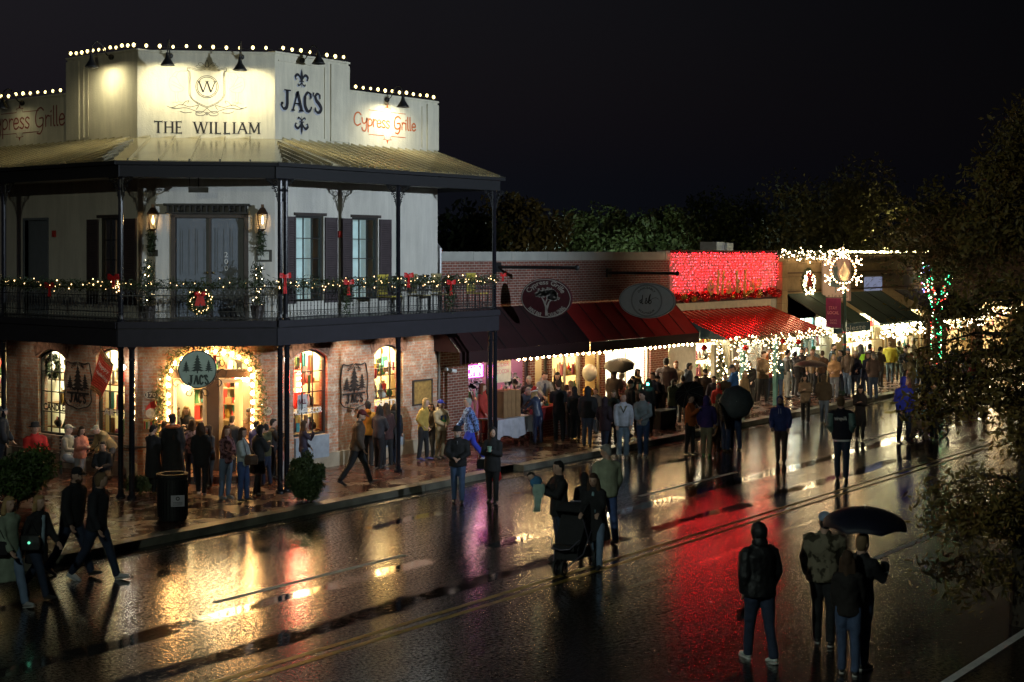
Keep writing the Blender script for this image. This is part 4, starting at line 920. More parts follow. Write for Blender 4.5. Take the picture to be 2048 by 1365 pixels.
for t in (-1, 1):
    for pts in ([(.3, .33), (.38, .4), (.47, .36), (.45, .27), (.39, .3)], [(.42, .1), (.52, .2), (.58, .12), (.53, .05), (.49, .1)], [(.42, -.1), (.52, 0), (.62, -.06), (.58, -.16), (.52, -.12)], [(.35, -.25), (.45, -.22), (.52, -.3), (.46, -.38), (.41, -.32)], [(.1, -.42), (.2, -.46), (.24, -.55), (.15, -.58), (.12, -.5)], [(.05, .42), (.12, .5), (.22, .46), (.3, .5)]):
        mb.tube([f(t*a, b, 0) for a, b in cr(pts)], .01, 4)
    mb.tube([f(t*.2, .36, 0), f(t*.2, 3.42-hz, 0)], .012, 4)
mb.tube([f(a, b, 0) for a, b in arc(0, 0, hr+.03, 0, 360, 36)], .01, 4); text(mb, lambda x, z, o: f(x, z, o), '1989', -.12, .12, -.53, -.46, .02)
mb.build('scroll_ironwork', black_iron, T)
# ---- wall medallions with trees
def medallion(F, x0, y0, x1, y1, label):
    u0, u1, z0, z1 = F.R(x0, y0, x1, y1); cx, cz_ = (u0+u1)/2, (z0+z1)/2; rx, rz = (u1-u0)/2, (z1-z0)/2; f = lambda x, z, o: F.P(cx+x, cz_+z, o+.03); mb = MB()
    for t in (-1, 1):
        P = cr([(t*rx*.1, rz), (t*rx*.5, rz*.95), (t*rx*.8, rz*1.0), (t*rx*.9, rz*.75), (t*rx, rz*.3), (t*rx*.95, -rz*.3), (t*rx, -rz*.6), (t*rx*.75, -rz*.85), (t*rx*.4, -rz*.92), (t*rx*.05, -rz)])
        mb.tube([f(a, b, 0) for a, b in P], .016, 5)
    s = .62
    pinetree(mb, f, 0, -rz*.35, rx*1.05, rz*1.25, off=.0); pinetree(mb, f, -rx*.55, -rz*.2, rx*.7, rz*.65); pinetree(mb, f, rx*.55, -rz*.2, rx*.7, rz*.75)
    jacs(mb, f, 0, -rz*.72, rx*1.2, rz*.36, t=1.3); mb.fbox(F, cx-rx*.8, cx+rx*.8, cz_-rz*.36, cz_-rz*.28, .02, .035)
    arctext(mb, f, 'WELCOME', (0, rz*.3), rx*.55, 140, 40, rz*.14, ky=1.1); text(mb, f, 'STORE', -rx*.35, rx*.35, -rz*.9, -rz*.8)
    tag(mb.build('wall_medallion', M('dark_sheet_iron', (.03, .022, .02), .45)), label, 'wall medallion', 'iron tree medallions on the brick')
medallion(FRt, 679, 728, 734, 818, 'dark iron medallion with pine trees between the two arched street windows'); medallion(FL, 131, 725, 185, 818, 'dark iron medallion with pine trees left of the red flag')
# framed notice board, small signs
u0, u1, z0, z1 = FRt.R(826, 762, 861, 807); T = thing('notice_frame', FRt.P((u0+u1)/2, z0, 0), 'wooden framed notice on the brick beside the street corner of the building', 'notice board'); mb = MB(); mb.fbox(FRt, u0, u1, z0, z1, .003, .03); mb.build('board', M('ochre_board', (.30, .19, .06), .5, var=.35, vs=12), T)
mb = MB(); [mb.fbox(FRt, *q, .003, .05) for q in ((u0-.04, u0, z0-.04, z1+.04), (u1, u1+.04, z0-.04, z1+.04), (u0, u1, z0-.04, z0), (u0, u1, z1, z1+.04))]; mb.build('frame', trimdark, T)
f = lambda u, z, o: FC.P(u, z, o); u, z = FC.u(303), FC.z(303, 790); mb = MB(); disc(mb, f, (u, z), .17, .105, .03, 0, th=.028); ribbon(mb, f, arc(u, z, .155, 0, 360, 30, .092), .012, .034, 1); text(mb, f, '170', u-.11, u+.11, z-.05, z+.05, .034, 1, bold=.03)
tag(mb.build('house_number_sign', [M('brown_sign', (.10, .07, .05), .5), M('cream_sign_paint', (.6, .52, .4), .5)]), 'oval 170 number sign left of the main entrance', 'house number')
# figure of a white-bearded man in a red cap on the brick: a flat painted cut-out
u, z = FC.u(303), FC.z(303, 822); mb = MB(); f = lambda a, b, o: FC.P(u+a, z+b, o+.02)
mb.poly([f(*p, .01) for p in ((-.14, .02), (-.1, .12), (-.02, .2), (.1, .26), (.14, .2), (.1, .08), (.12, .0))], 0); disc(mb, f, (.0, -.06), .13, .12, .012, 1, 18); disc(mb, f, (.15, .26), .03, None, .014, 1, 10); mb.fbox(FC, u-.18, u+.1, z-.42, z-.2, .003, .03, 2); mb.fbox(FC, u-.2, u+.16, z-.5, z-.42, .003, .06, 3)
for i in range(5): mb.fbox(FC, u-.17+i*.05, u-.135+i*.05, z-.42, z-.24-.02*(i % 2), .031, .045, (0, 4, 1)[i % 3])
tag(mb.build('wall_cutout', [M('cap_red', (.5, .03, .02), .5), M('beard_cream', (.6, .5, .4), .6), GOODM[6], GOODM[3], GOODM[1]]), 'painted cut-out of a bearded head in a red cap, below the 170 sign', 'wall decoration')
f = lambda a, b, o: FC.P(a, b, o); u, z = FC.u(535), FC.z(535, 822); mb = MB(); disc(mb, f, (u, z), .13, None, .04, 0, th=.03); ribbon(mb, f, arc(u, z, .12, 0, 360, 24), .018, .044, 1); text(mb, f, 'Peace', u-.09, u+.09, z-.04, z+.04, .044, 2, shear=.2); mb.tube([FC.P(u, z+.12, .03), FC.P(u, z+.25, .03)], .008, 4)
tag(mb.build('round_wall_sign', [GOODM[2], GOODM[0], GOODM[8]]), 'small round cream sign with red rim right of the main entrance', 'round sign')
# entrance garland with big warm bulbs
zt_ = 3.05; gp = [FC.P(FC.u(322), .9, .1), FC.P(FC.u(326), 2.4, .1), FC.P(FC.u(345), 2.95, .1), FC.P(FC.u(380), 3.2, .1), FC.P(FC.u(420), 3.25, .1), FC.P(FC.u(470), 3.18, .1), FC.P(FC.u(505), 2.92, .1), FC.P(FC.u(520), 2.4, .1), FC.P(FC.u(522), .8, .1)]
garland(gp, 2600, .17, 10, 'bushy pine garland arched around the main entrance', group='', fm=leafmat('garland_green', (.05, .08, .02), (.13, .15, .04)), ls=.06)
ip = [FC.P(FC.u(337), .8, .06), FC.P(FC.u(338), 2.55, .06), FC.P(FC.u(352), 2.85, .06), FC.P(FC.u(385), 3.02, .06), FC.P(FC.u(420), 3.08, .06), FC.P(FC.u(465), 3.02, .06), FC.P(FC.u(495), 2.82, .06), FC.P(FC.u(505), 2.5, .06), FC.P(FC.u(505), .8, .06)]
bulbline('string_light', ip, 30, .042, 'large warm bulbs outlining the brick arch of the main entrance', None, mt=M('amber_bulb', (1, 1, 1), .5, emit=(1, .52, .18), es=120, var=0))
# star in the transom
mb = MB(); c = FC.P(FC.u(479), FC.z(479, 727), -.05); P = []
for i in range(10):
    r = .2 if i % 2 == 0 else .08; t = math.pi/2+i*math.pi/5; P.append(c+FC.d*r*math.cos(t)*.7+Vector((0, 0, r*math.sin(t)*1.2)))
mb.poly(P); mb.poly([p+FC.n*.02 for p in P]); mb.rings([P, [p+FC.n*.02 for p in P]], 0, False); tag(mb.build('hanging_star', M('grey_tin', (.1, .11, .12), .4, .5)), 'grey tin star hanging behind the transom of the main entrance', 'star')
# neon OPEN, FALL poster and lettering in the first street window
neon = M('red_neon', (1, .1, .05), .5, emit=(1, .04, .02), es=9, var=0); neonw = M('white_neon', (1, 1, 1), .5, emit=(1, .5, .4), es=14, var=0); 
def openv(F, x0, x1, y0, y1):
    u0, u1, z0, z1 = F.R(x0, y0, x1, y1); T = thing('open_sign', F.P((u0+u1)/2, z0, -.25), 'red neon OPEN sign stacked vertically in the arched window nearest the door', 'neon sign'); mb = MB(); mb.fbox(F, u0, u1, z0, z1, -.3, -.27); mb.build('backing', M('red_lit_back', (.6, .05, .03), .5, emit=(1, .02, .01), es=32, var=0), T); mb = MB(); h = (z1-z0)/4
    for i, ch in enumerate('OPEN'): text(mb, lambda u, z, o: F.P(u, z, -.27+o), ch, u0+.04, u1-.04, z1-(i+1)*h+.03, z1-i*h-.03, .015, bold=.03)
    mb.build('neon_letters', neonw, T)
openv(FRt, 606, 620, 742, 788)
u0, u1, z0, z1 = FRt.R(606, 790, 625, 830); mb = MB(); mb.fbox(FRt, u0, u1, z0, z1, -.2, -.19, 0); f = lambda u, z, o: FRt.P(u, z, -.19+o); text(mb, f, 'FALL', u0+.03, u1-.03, z1-.24, z1-.12, .005, 1, bold=.04); text(mb, f, 'SALE', u0+.06, u1-.06, z1-.4, z1-.32, .005, 1)
tag(mb.build('poster', [GOODM[4], M('poster_maroon', (.25, .02, .05), .6)]), 'white FALL poster in the arched window below the neon sign', 'poster')
mb = MB(); f = lambda u, z, o: FRt.P(u, z, -.11+o); text(mb, f, 'HOME DECOR', FRt.u(592), FRt.u(650), FRt.z(620, 829), FRt.z(620, 817), .005, bold=.02); tag(mb.build('window_lettering', GOODM[4]), 'white HOME DECOR lettering on the arched window nearest the door', 'lettering')
mb = MB(); text(mb, f, 'GIFTS', FRt.u(756), FRt.u(803), FRt.z(780, 812), FRt.z(780, 800), .005, bold=.03); tag(mb.build('window_lettering', GOODM[4]), 'white GIFTS lettering on the arched window beside the framed notice', 'lettering')
f = lambda u, z, o: FL.P(u, z, -.11+o); mb = MB(); text(mb, f, 'CANDLES', FL.u(80), FL.u(127), FL.z(104, 823), FL.z(104, 809), .005, bold=.03); tag(mb.build('window_lettering', GOODM[8]), 'grey CANDLES lettering on the left arched window', 'lettering')
mb = MB(); text(mb, f, 'ART', FL.u(200), FL.u(232), FL.z(214, 832), FL.z(214, 819), .005, bold=.03); tag(mb.build('window_lettering', GOODM[4]), 'pale ART lettering on the arched window behind the flag', 'lettering')
# flag
T = thing('flag', FL.P(FL.u(198), FL.z(198, 690), .0), 'red holiday flag with floral border slanting from a short pole by the window', 'flag'); base = Vector(FL.P(FL.u(200), FL.z(198, 692), .0)); tip = base+FL.n*.35+FL.d*.95+Vector((0, 0, -.38)); mb = MB(); mb.tube([base, tip], .014, 6); mb.build('pole', black_iron, T)
P = [[], []]; R = random.Random(3); mb = MB(); nx_, ny_ = 14, 16
grid = [[None]*(ny_+1) for _ in range(nx_+1)]
for i in range(nx_+1):
    for j in range(ny_+1):
        a, b = i/nx_, j/ny_; p = base.lerp(tip, .1+.9*a)+Vector((0, 0, -1.0*b*(1-.12*a)))+FL.n*.05*math.sin(a*5+b*3)+FL.d*.05*math.sin(b*4+a*6)-FL.d*.25*b+FL.n*.1*b; grid[i][j] = p
for i in range(nx_):
    for j in range(ny_): mb.poly([grid[i][j], grid[i+1][j], grid[i+1][j+1], grid[i][j+1]], 1 if (j < 2 or j > ny_-3) else 0)
cl = mb.build('cloth', [M('flag_red', (.62, .05, .02), .6, var=.1), brick('floral_border', (.5, .35, .1), (.08, .18, .05), (.5, .1, .05), bw=.05, rh=.04)], T, smooth=True, uv=True)
sm_ = cl.modifiers.new('thickness', 'SOLIDIFY'); sm_.thickness = .006
mb = MB(); g0 = lambda x, z, o: grid[min(nx_, int(x*nx_))][min(ny_, int((1-z)*ny_))]
def fg(x, z, o):
    x = min(max(x, 0), .999); z = 1-min(max(z, 0.001), 1); i, j = int(x*nx_), min(ny_-1, int(z*ny_)); fx, fy = x*nx_-i, z*ny_-j
    p = grid[i][j].lerp(grid[i+1][j], fx).lerp(grid[i][j+1].lerp(grid[i+1][j+1], fx), fy); return p+(grid[i+1][j]-grid[i][j]).cross(grid[i][j+1]-grid[i][j]).normalized()*-.012
hand_ok = {'H': 1}
text(mb, fg, 'Happy', .15, .85, .62, .76, 0, shear=.2); text(mb, fg, 'Holidays', .15, .9, .42, .56, 0, shear=.2); mb.build('flag_lettering', GOODM[4], T)
fl2 = cl
# security lamp (bright star of light near the flag)
T = thing('wall_spotlight', FL.P(FL.u(246), FL.z(246, 735), .0), 'small bright white lamp glaring on the wall between the posts', 'wall lamp'); c = FL.P(FL.u(246, .2), FL.z(246, 735, .2), .2); mb = MB(); mb.tube([FL.P(FL.u(246), FL.z(246, 735), 0), c-FL.n*.06], .02, 6); mb.build('bracket', black_iron, T); mb = MB(); mb.ell(c, .06, 10, 8); mb.build('bulb', M('white_glare_bulb', (1, 1, 1), .5, emit=(1, .93, .75), es=60, var=0), T)
# balcony chairs (yellow, seen through the rail)
def chair(x, y, rz, m, label):
    T = thing('balcony_chair', (x, y, DK), label, 'chair', 'chairs on the balcony', rz); T.rotation_euler[2] = 0; mb = MB(); mb.box(x-.22, x+.22, y-.22, y+.22, DK+.42, DK+.45); mb.build('seat', m, T)
    mb = MB(); [mb.box(x-.2+i*.085, x-.15+i*.085, y+.2, y+.23, DK+.48, DK+.95) for i in range(5)]; mb.box(x-.22, x+.22, y+.195, y+.235, DK+.93, DK+.98); mb.build('backrest', m, T)
    for a in (-.2, .18):
        for b in (-.2, .18): mb = MB(); mb.box(x+a, x+a+.025, y+b, y+b+.025, DK, DK+.42); mb.build('leg', black_iron, T)
    T.rotation_euler[2] = rz
yc = M('yellow_chair', (.5, .4, .06), .5); gc = M('tan_chair', (.3, .25, .12), .5)
for px, yy, m_, lb in ((955, 24.2, yc, 'yellow slatted chair at the end of the balcony'), (838, 24.2, gc, 'tan slatted chair right of the middle post'), (886, 24.3, gc, 'tan chair half hidden by the pine spray'), (779, 24.1, yc, 'yellow chair beside the middle post')):
    chair(onY(px, yy), yy, .1, m_, lb)
# ================================================================ flood lamps outside the frame: cool street flood, plus added fill
def floodpole(x, y, z, tgts, label):
    T = thing('flood_lamp', (x, y, 0), label, 'street lamp'); mb = MB(); mb.tube([(x, y, 0), (x, y, z)], [.09, .05], 10); mb.build('pole', black_iron, T)
    for tg, e, c, ang in tgts:
        d = (Vector(tg)-Vector((x, y, z))).normalized(); mb = MB(); p = Vector((x, y, z))+d*.15
        mb.tube([p-d*.1, p+d*.1], [.1, .19], 12, cap=False); mb.ell(p-d*.1, .1, 10, 6); mb.build('lamp_head', black_iron, T)
        spot('lamp_light', p+d*.12, tg, e, c, ang, .75, T, .06)
floodpole(25.5, -5, 7.7, [((26.5, 25, 8.6), 15500, (.74, .87, 1), 44), ((47, 25, 4.4), 7500, (1, .84, .58), 26)], 'tall flood lamp on the near side of the street, outside the photograph')  # warm second head is added to brighten the gold letters and tan wall
floodpole(2, 9, 8.6, [((21, 30, 6.5), 1300, (.93, .95, .72), 40), ((24, 12.5, 0), 1500, (.84, 1, .86), 62), ((12, 19, 0), 700, (.84, 1, .86), 60)], 'shorter fill lamp added beside the camera, out of view')  # unseen fill, added to lift the left wall, street figures and left walkers
# ================================================================ row of single-storey shops
FW = Fr((0, 25.25), (1, 0), (0, -1))
def X_(px, y=25.25): return onY(px, y)
RB = thing('brick_shop', (29.2, 25.25, .15), 'single-storey dark red brick shop building beside the corner building', 'building')
RXE = 41.35
ops = [(X_(937), X_(1060), .55, 2.95, 0), (X_(1070), X_(1098), .55, 2.95, 0), (X_(1104), X_(1166), .17, 2.75, 0), (X_(1170), X_(1204), .5, 2.95, 0), (X_(1211), X_(1301), .45, 2.95, 0), (X_(1336), X_(1384), .2, 2.95, 0)]
mb = MB(); wall(mb, FW, 29.15, RXE, .15, 5.2, ops); mb.poly([(29.15, 25.25, 4.9), (RXE, 25.25, 4.9), (RXE, 44, 4.9), (29.15, 44, 4.9)]); mb.fbox(FW, 29.12, 30.35, .15, 3.35, .01, .3)
mb.build('brick_wall', new_brick, RB, uv=True)
copm = M('galvanised_coping', (.52, .52, .47), .38, .35, var=.15, vs=1.5); mb = MB(); x = 29.12
while x < RXE-.3: mb.fbox(FW, x, min(x+1.75, RXE-.25), 5.2, 5.46, -.3, .05); x += 1.76
mb.fbox(FW, RXE-.24, RXE+.02, 5.2, 5.5, -.3, .06); mb.build('coping', copm, RB)
cf2 = frame_cream
for i, o in enumerate(ops):
    if i == 2: window(FW, o[0]+.02, o[1]-.02, o[2], o[3], RB, 2, 1, fm=M('white_door_paint', (.6, .58, .5), .45), w=.13, t=.1, name='shop_door', off=-.12)
    else: window(FW, o[0], o[1], o[2], o[3], RB, (3, 1, 1, 1, 2, 1)[i], 1, fm=(frame_dark if i < 2 else cf2), w=.07, t=.05)
display(FW, X_(931), X_(1064), .3, 3.2, 2.5, 11, wallc=(.30, .16, .28), em=(1, .55, .5), es=5, label='purple-lit restaurant interior behind the front windows', shelves=(1.2,), n=5, rows_hang=5, lampn=6)
display(FW, X_(1068), X_(1100), .3, 3.2, 1.6, 12, wallc=(.5, .42, .3), em=(1, .72, .4), es=14, label='dim entry lobby beside the white glazed shop door', shelves=(), n=3, rows_hang=2)
display(FW, X_(1101), X_(1207), .16, 3.2, 2.4, 13, label='bright shop interior with tree and baubles behind the white door', n=12, rows_hang=8, es=20, lampn=8)
display(FW, X_(1209), X_(1304), .3, 3.2, 2.0, 14, wallc=(.85, .82, .7), em=(1, .93, .75), es=42, label='boutique window with pink and teal clothes against a white backdrop', n=4, rows_hang=8, shelves=())
display(FW, X_(1333), X_(1387), .16, 3.2, 2.0, 15, wallc=(.8, .72, .55), em=(1, .84, .58), es=42, label='boutique window with hanging clothes next to the brick pier', n=9, rows_hang=14)
# awning with scalloped valance
def awning(x0, x1, ytop, zt0, yb, zb, mat, label, parent=None, val=.33, strips=0, ribs=0, name='awning', side=None, gable=True, vm=None, lettering=None):
    T = thing(name, ((x0+x1)/2, ytop, zb), label, 'awning'); mb = MB(); n = max(2, int((x1-x0)/.5)); R = random.Random(int(x0*10))
    rows = 4
    def P(i, j):
        s = i/n; t = j/rows; return Vector((x0+(x1-x0)*s, ytop+(yb-ytop)*t, zt0+(zb-zt0)*t+(R.uniform(-.012, .012) if 0 < j < rows else 0)))
    Gd = [[P(i, j) for j in range(rows+1)] for i in range(n+1)]
    for i in range(n):
        for j in range(rows): mb.poly([Gd[i][j], Gd[i][j+1], Gd[i+1][j+1], Gd[i+1][j]], 0)
    if gable:
        for x in (x0, x1): mb.poly([(x, ytop, zt0), (x, yb, zb), (x, ytop, zb)], 1)
    mb.build('canvas', [mat, side or mat], T)
    if val:
        mb = MB(); k = int((x1-x0)/.16)
        for i in range(k):
            a = x0+(x1-x0)*i/k; b = x0+(x1-x0)*(i+1)/k; m_ = (a+b)/2; zz = zb-val
            mb.poly([(a, yb-.004, zb), (a, yb-.004, zz+.03), (m_, yb-.004, zz), (b, yb-.004, zz+.03), (b, yb-.004, zb)])
        v = mb.build('valance', vm or mat, T)
        if lettering:
            mb = MB(); text(mb, lambda u, z, o: Vector((u, yb-.01-o, z)), *lettering, .004); mb.build('valance_lettering', GOODM[4], T)
    for i in range(ribs+1):
        x = x0+(x1-x0)*i/max(1, ribs); mb = MB(); mb.tube([(x, ytop, zt0+.015), (x, yb, zb+.015)], .018 if strips else .012, 4); mb.build('rib', mat if strips else black_iron, T)
    return T
mar = M('maroon_canvas', (.024, .003, .004), .75, var=.25, vs=1.5); lit_mar = M('red_lit_maroon_canvas', (.30, .014, .010), .7, var=.2, vs=1.5)  # second canvas is the same maroon with the curtain's red light in its colour
awning(28.95, 35.0, 25.2, 3.88, 24.1, 2.78, mar, 'dark maroon canvas awning with scalloped edge nearest the corner building', ribs=6)
awning(35.04, 41.45, 25.2, 3.86, 24.1, 2.76, lit_mar, 'maroon canvas awning with scalloped edge, red light put into its colour, beside the striped metal one', ribs=7, vm=mar)
bulbline('string_light', [(31.5, 24.2, 2.42), (35, 24.2, 2.40), (38, 24.2, 2.38), (41.3, 24.2, 2.36)], 34, .04, 'warm bulbs strung under both maroon canvas awnings', None, mt=M('awning_bulb', (1, 1, 1), .5, emit=(1, .66, .3), es=45, var=0))
# restaurant neon and glass lettering
u0, u1 = X_(923, 25.1), X_(951, 25.1); yy = 25.12; z0, z1 = zof(757, X_(937, yy), yy), zof(731, X_(937, yy), yy)
F2 = Fr((0, yy), (1, 0), (0, -1)); u0 = max(u0, 30.4); T = thing('open_sign', (u0, yy, z0), 'pink and purple neon OPEN sign in the restaurant window', 'neon sign'); mb = MB(); mb.fbox(F2, u0, u0+.78, z0, z1, 0, .02); mb.build('backing', M('violet_lit_back', (.4, .05, .4), .5, emit=(.75, .05, .6), es=1.4, var=0), T)
mb = MB(); text(mb, lambda u, z, o: F2.P(u, z, o+.02), 'OPEN', u0+.06, u0+.72, z0+.06, z1-.06, .01, bold=.04); mb.build('neon_letters', M('pink_neon', (1, .3, .4), .5, emit=(1, .28, .3), es=7, var=0), T)
mb = MB(); ribbon(mb, lambda u, z, o: F2.P(u, z, o+.02), [(u0+.03, z0+.03), (u0+.75, z0+.03), (u0+.75, z1-.03), (u0+.03, z1-.03), (u0+.03, z0+.03)], .02, .012); mb.build('neon_border', M('purple_neon', (.6, .2, 1), .5, emit=(.7, .15, 1), es=8, var=0), T)
F3 = Fr((0, 25.25), (1, 0), (0, -1)); f = lambda u, z, o: F3.P(u, z, -.1+o)
etch = M('etched_white', (.55, .5, .5), .6)
def acacia(mb, f, cx, z, w, h, R, mi=0, off=.004):
    ribbon(mb, f, [(cx, z), (cx-.02*w, z+.3*h), (cx-.1*w, z+.5*h), (cx-.22*w, z+.7*h)], [.1*w, .07*w, .05*w, .03*w], off, mi); ribbon(mb, f, [(cx, z+.2*h), (cx+.08*w, z+.45*h), (cx+.22*w, z+.6*h)], [.07*w, .05*w, .03*w], off, mi)
    ribbon(mb, f, [(cx-.05*w, z+.4*h), (cx+.02*w, z+.6*h), (cx+.05*w, z+.75*h)], [.05*w, .03*w, .02*w], off, mi)
    for ex, ez, ew, eh, n in ((0, .82, .36, .13, 60), (-.2, .72, .22, .08, 35), (.24, .62, .22, .08, 40), (.1, .75, .3, .09, 40)):
        for _ in range(n):
            t = R.random()*6.28; rr = R.random()**.5; x = cx+(ex+ew*rr*math.cos(t))*w; y = z+(ez+eh*rr*math.sin(t))*h; s = w*.05
            mb.poly([f(x+s*R.uniform(.6, 1.2)*math.cos(a+t), y+s*.7*R.uniform(.6, 1.2)*math.sin(a+t), off+.001) for a in (0, 1.3, 2.5, 3.8, 5)], mi)
R = random.Random(5)
for px, lb in ((955, 'etched white tree decal on the purple-lit restaurant window'), (1030, 'etched white tree decal on the restaurant window behind the servers')):
    mb = MB(); u = X_(px); acacia(mb, f, u, .75, .95, 1.25, R); tag(mb.build('window_decal', etch), lb, 'window decal')
for px, s, lb in ((968, 'Grille', 'white Grille lettering high on the restaurant window by the neon sign'), (1030, 'Grille', 'second white Grille lettering on the restaurant window')):
    mb = MB(); u = X_(px); hand(mb, f, s, u-.28, u+.28, 2.42, .1, .025); tag(mb.build('window_lettering', etch), lb, 'lettering')
mb = MB(); mb.box(X_(990, 24.9), X_(1022, 24.9), 24.9, 24.92, 1.75, 2.42, 0); text(mb, lambda u, z, o: Vector((u, 24.9-o, z)), 'CIDER', X_(993, 24.9), X_(1018, 24.9), 2.2, 2.34, .004, 1); text(mb, lambda u, z, o: Vector((u, 24.9-o, z)), 'COCOA', X_(993, 24.9), X_(1018, 24.9), 2.0, 2.12, .004, 1)
tag(mb.build('menu_board', [M('pale_notice2', (.6, .58, .5), .6), GOODM[5]]), 'large pale paper menu hanging behind the servers', 'menu board')
# ---- projecting oval signs
def bladesign(X, y0, y1, z0, z1, barpx, label, kind):
    FB = Fr((X, 0), (0, -1), (-1, 0)); T = thing('blade_sign', (X, (y0+y1)/2, z0), label, 'hanging sign', 'oval signs hung from iron bars'); cy_, cz_ = -(y0+y1)/2, (z0+z1)/2; rx, rz = abs(y1-y0)/2, (z1-z0)/2
    zb = z1+.30; mb = MB(); mb.tube([(X, 25.24, zb), (X, barpx, zb)], .045, 8); mb.ell((X, barpx, zb), .075, 8, 6); mb.box(X-.12, X+.12, 25.18, 25.245, zb-.14, zb+.14); mb.build('bar', black_iron, T)
    mb = MB()
    for yy in ((y0+y1)/2-.45*rx, (y0+y1)/2+.45*rx):
        for i in range(6): mb.octa((X, yy, zb-.05-i*.045), .018)
    mb.build('chain', M('chain_steel', (.3, .3, .3), .4, .8), T)
    f = lambda a, b, o: FB.P(cy_+a, cz_+b, o); mb = MB(); dark, pale = (M('maroon_sign_board', (.055, .008, .014), .5), M('cream_sign_paint2', (.42, .40, .36), .6)) if kind == 0 else (M('grey_sign_board', (.52, .57, .62), .6, var=.05), M('charcoal_sign_paint', (.03, .03, .035), .6))
    disc(mb, f, (0, 0), rx, rz, .03, 0, 48, th=.06); mb.build('sign_board', dark, T); mb = MB()
    P = arc(0, 0, rx-.035, 0, 360, 60, rz-.03)
    ribbon(mb, f, P, .022 if kind == 0 else .012, .034)
    if kind == 0:
        acacia(mb, f, .03, -rz*.86, rx*1.1, rz*1.45, random.Random(9), off=.034)
        V = 'Cypress Grille'; tot = sum(HAND[c][0] for c in V); x = 0
        def fa(base, r, h0, a0, a1, f=f):
            return lambda u, v, o: f((r+v)*math.cos(math.radians(a0+(a1-a0)*u))*rx/rz*.93, (r+v)*math.sin(math.radians(a0+(a1-a0)*u)), o)
        hand(mb, fa(0, rz*.56, 0, 158, 22), V, 0, 1, 0, .10, .0, .036) if False else None
        arctext(mb, lambda a, b, o: f(a*rx/rz*.95, b, o), 'Cypress Grille', (0, 0), rz*.62, 158, 22, .17, .036, bold=.02); arctext(mb, lambda a, b, o: f(a*rx/rz*.98, b, o), 'WINE BAR', (0, 0), rz*.74, 215, 258, .11, .036, inner=True, bold=.02); arctext(mb, lambda a, b, o: f(a*rx/rz*.98, b, o), 'CASUAL DINING', (0, 0), rz*.74, 276, 330, .11, .036, inner=True, bold=.02)
    else:
        for r in (.78, .74): ribbon(mb, f, arc(0, 0, rz*1.02*r/.78, 0, 360, 48, rz*.9*r/.78), .012, .034)
        arctext(mb, f, 'DANCEABLY', (0, 0), rz*.66, 140, 40, .07, .034); arctext(mb, f, 'BOUTIQUE', (0, 0), rz*.66, 225, 315, .07, .034, inner=True)
        s = rz*.42
        for st, w_ in (([(-.75, -.1), (-.95, -.35), (-1.05, -.05), (-.7, .15), (-.6, .75), (-.72, -.35), (-.5, -.4)], .03), ([(-.25, -.35), (0, .3), (-.1, .2), (.12, -.15), (-.05, -.4), (-.25, -.3)], .03), ([(.25, -.35), (.4, .4), (.62, .85), (.55, .5), (.38, -.2), (.5, -.42), (.75, -.2), (.6, .08), (.42, -.1)], .03), ([(.6, .05), (1.0, .3), (1.5, .4), (1.9, .2)], .012)):
            ribbon(mb, f, [(a*s, b*s) for a, b in cr(st)], w_, .036)
    mb.build('lettering', pale, T)
bladesign(32.0, onX(1043, 32.0), onX(1144, 32.0), zof(637, 32, 23.5), zof(557, 32, 23.5), 22.45, 'oval maroon restaurant sign with a pale tree and arched lettering', 0)
bladesign(37.7, onX(1239, 37.7), onX(1351, 37.7), zof(637, 37.7, 23.8), zof(566, 37.7, 23.8), 22.7, 'oval grey boutique sign lettered dsb', 1)
mb = MB(); mb.tube([(28.99+.1, 24.95, .3), (29.12, 24.95, 2.9)], .03, 6)
mb.tube([(29.2, 25.3, 5.0), (29.2, 25.3, 5.55), (29.2, 25.15, 5.7), (29.2, 25.0, 5.55), (29.2, 25.0, 3.5)], .05, 8); tag(mb.build('drain_pipe', M('grey_pipe', (.3, .3, .3), .4, .5)), 'grey conduit pipe bent over the end of the brick shop parapet', 'pipe')
T = thing('security_camera', (29.6, 24.9, 2.2), 'white security camera on the brick pier below the balcony end', 'camera'); p = Vector((onY(893, 24.9), 24.85, zof(740, onY(893, 24.9), 24.9))); mb = MB(); mb.tube([p+Vector((-.1, 0, .03)), p+Vector((.22, -.1, -.05))], .05, 8); mb.build('housing', GOODM[4], T); mb = MB(); mb.tube([p, p+Vector((0, .1, .1))], .02, 6); mb.build('bracket', black_iron, T)
# ---- shop with the red curtain of lights
SB = thing('red_lit_shop', (41.45, 25.25, .15), 'single-storey shop under a curtain of red lights', 'building')
sx0, sx1 = 41.42, 49.15; zt1 = 5.5
tealw = M('teal_trim', (.10, .25, .25), .5); o2 = [(X_(1392), X_(1466), .35, 2.9, 0), (X_(1476), X_(1530), .35, 2.9, 0), (X_(1536), X_(1572), .16, 2.75, 0), (X_(1578), X_(1632), .35, 2.9, 0)]
mb = MB(); wall(mb, FW, sx0, sx1, .15, 3.75, o2); mb.build('front_wall', M('pale_render', (.5, .5, .44), .7), SB)
mb = MB(); mb.fbox(FW, sx0, sx1, 3.78, 5.44, -.2, .02); mb.build('red_lit_wall', M('cream_wall_render', (.45, .30, .27), .7), SB)
mb = MB(); mb.fbox(FW, sx0, sx1-.5, 3.45, 3.7, 0, .08); mb.build('white_band', GOODM[2], SB)
mb = MB(); mb.fbox(FW, sx0-.05, sx1+.05, 5.44, 5.52, -.3, .08); mb.fbox(FW, sx0, sx1, 3.70, 3.76, 0, .1); mb.build('dark_trim', M('oxblood_trim', (.05, .008, .01), .5), SB)
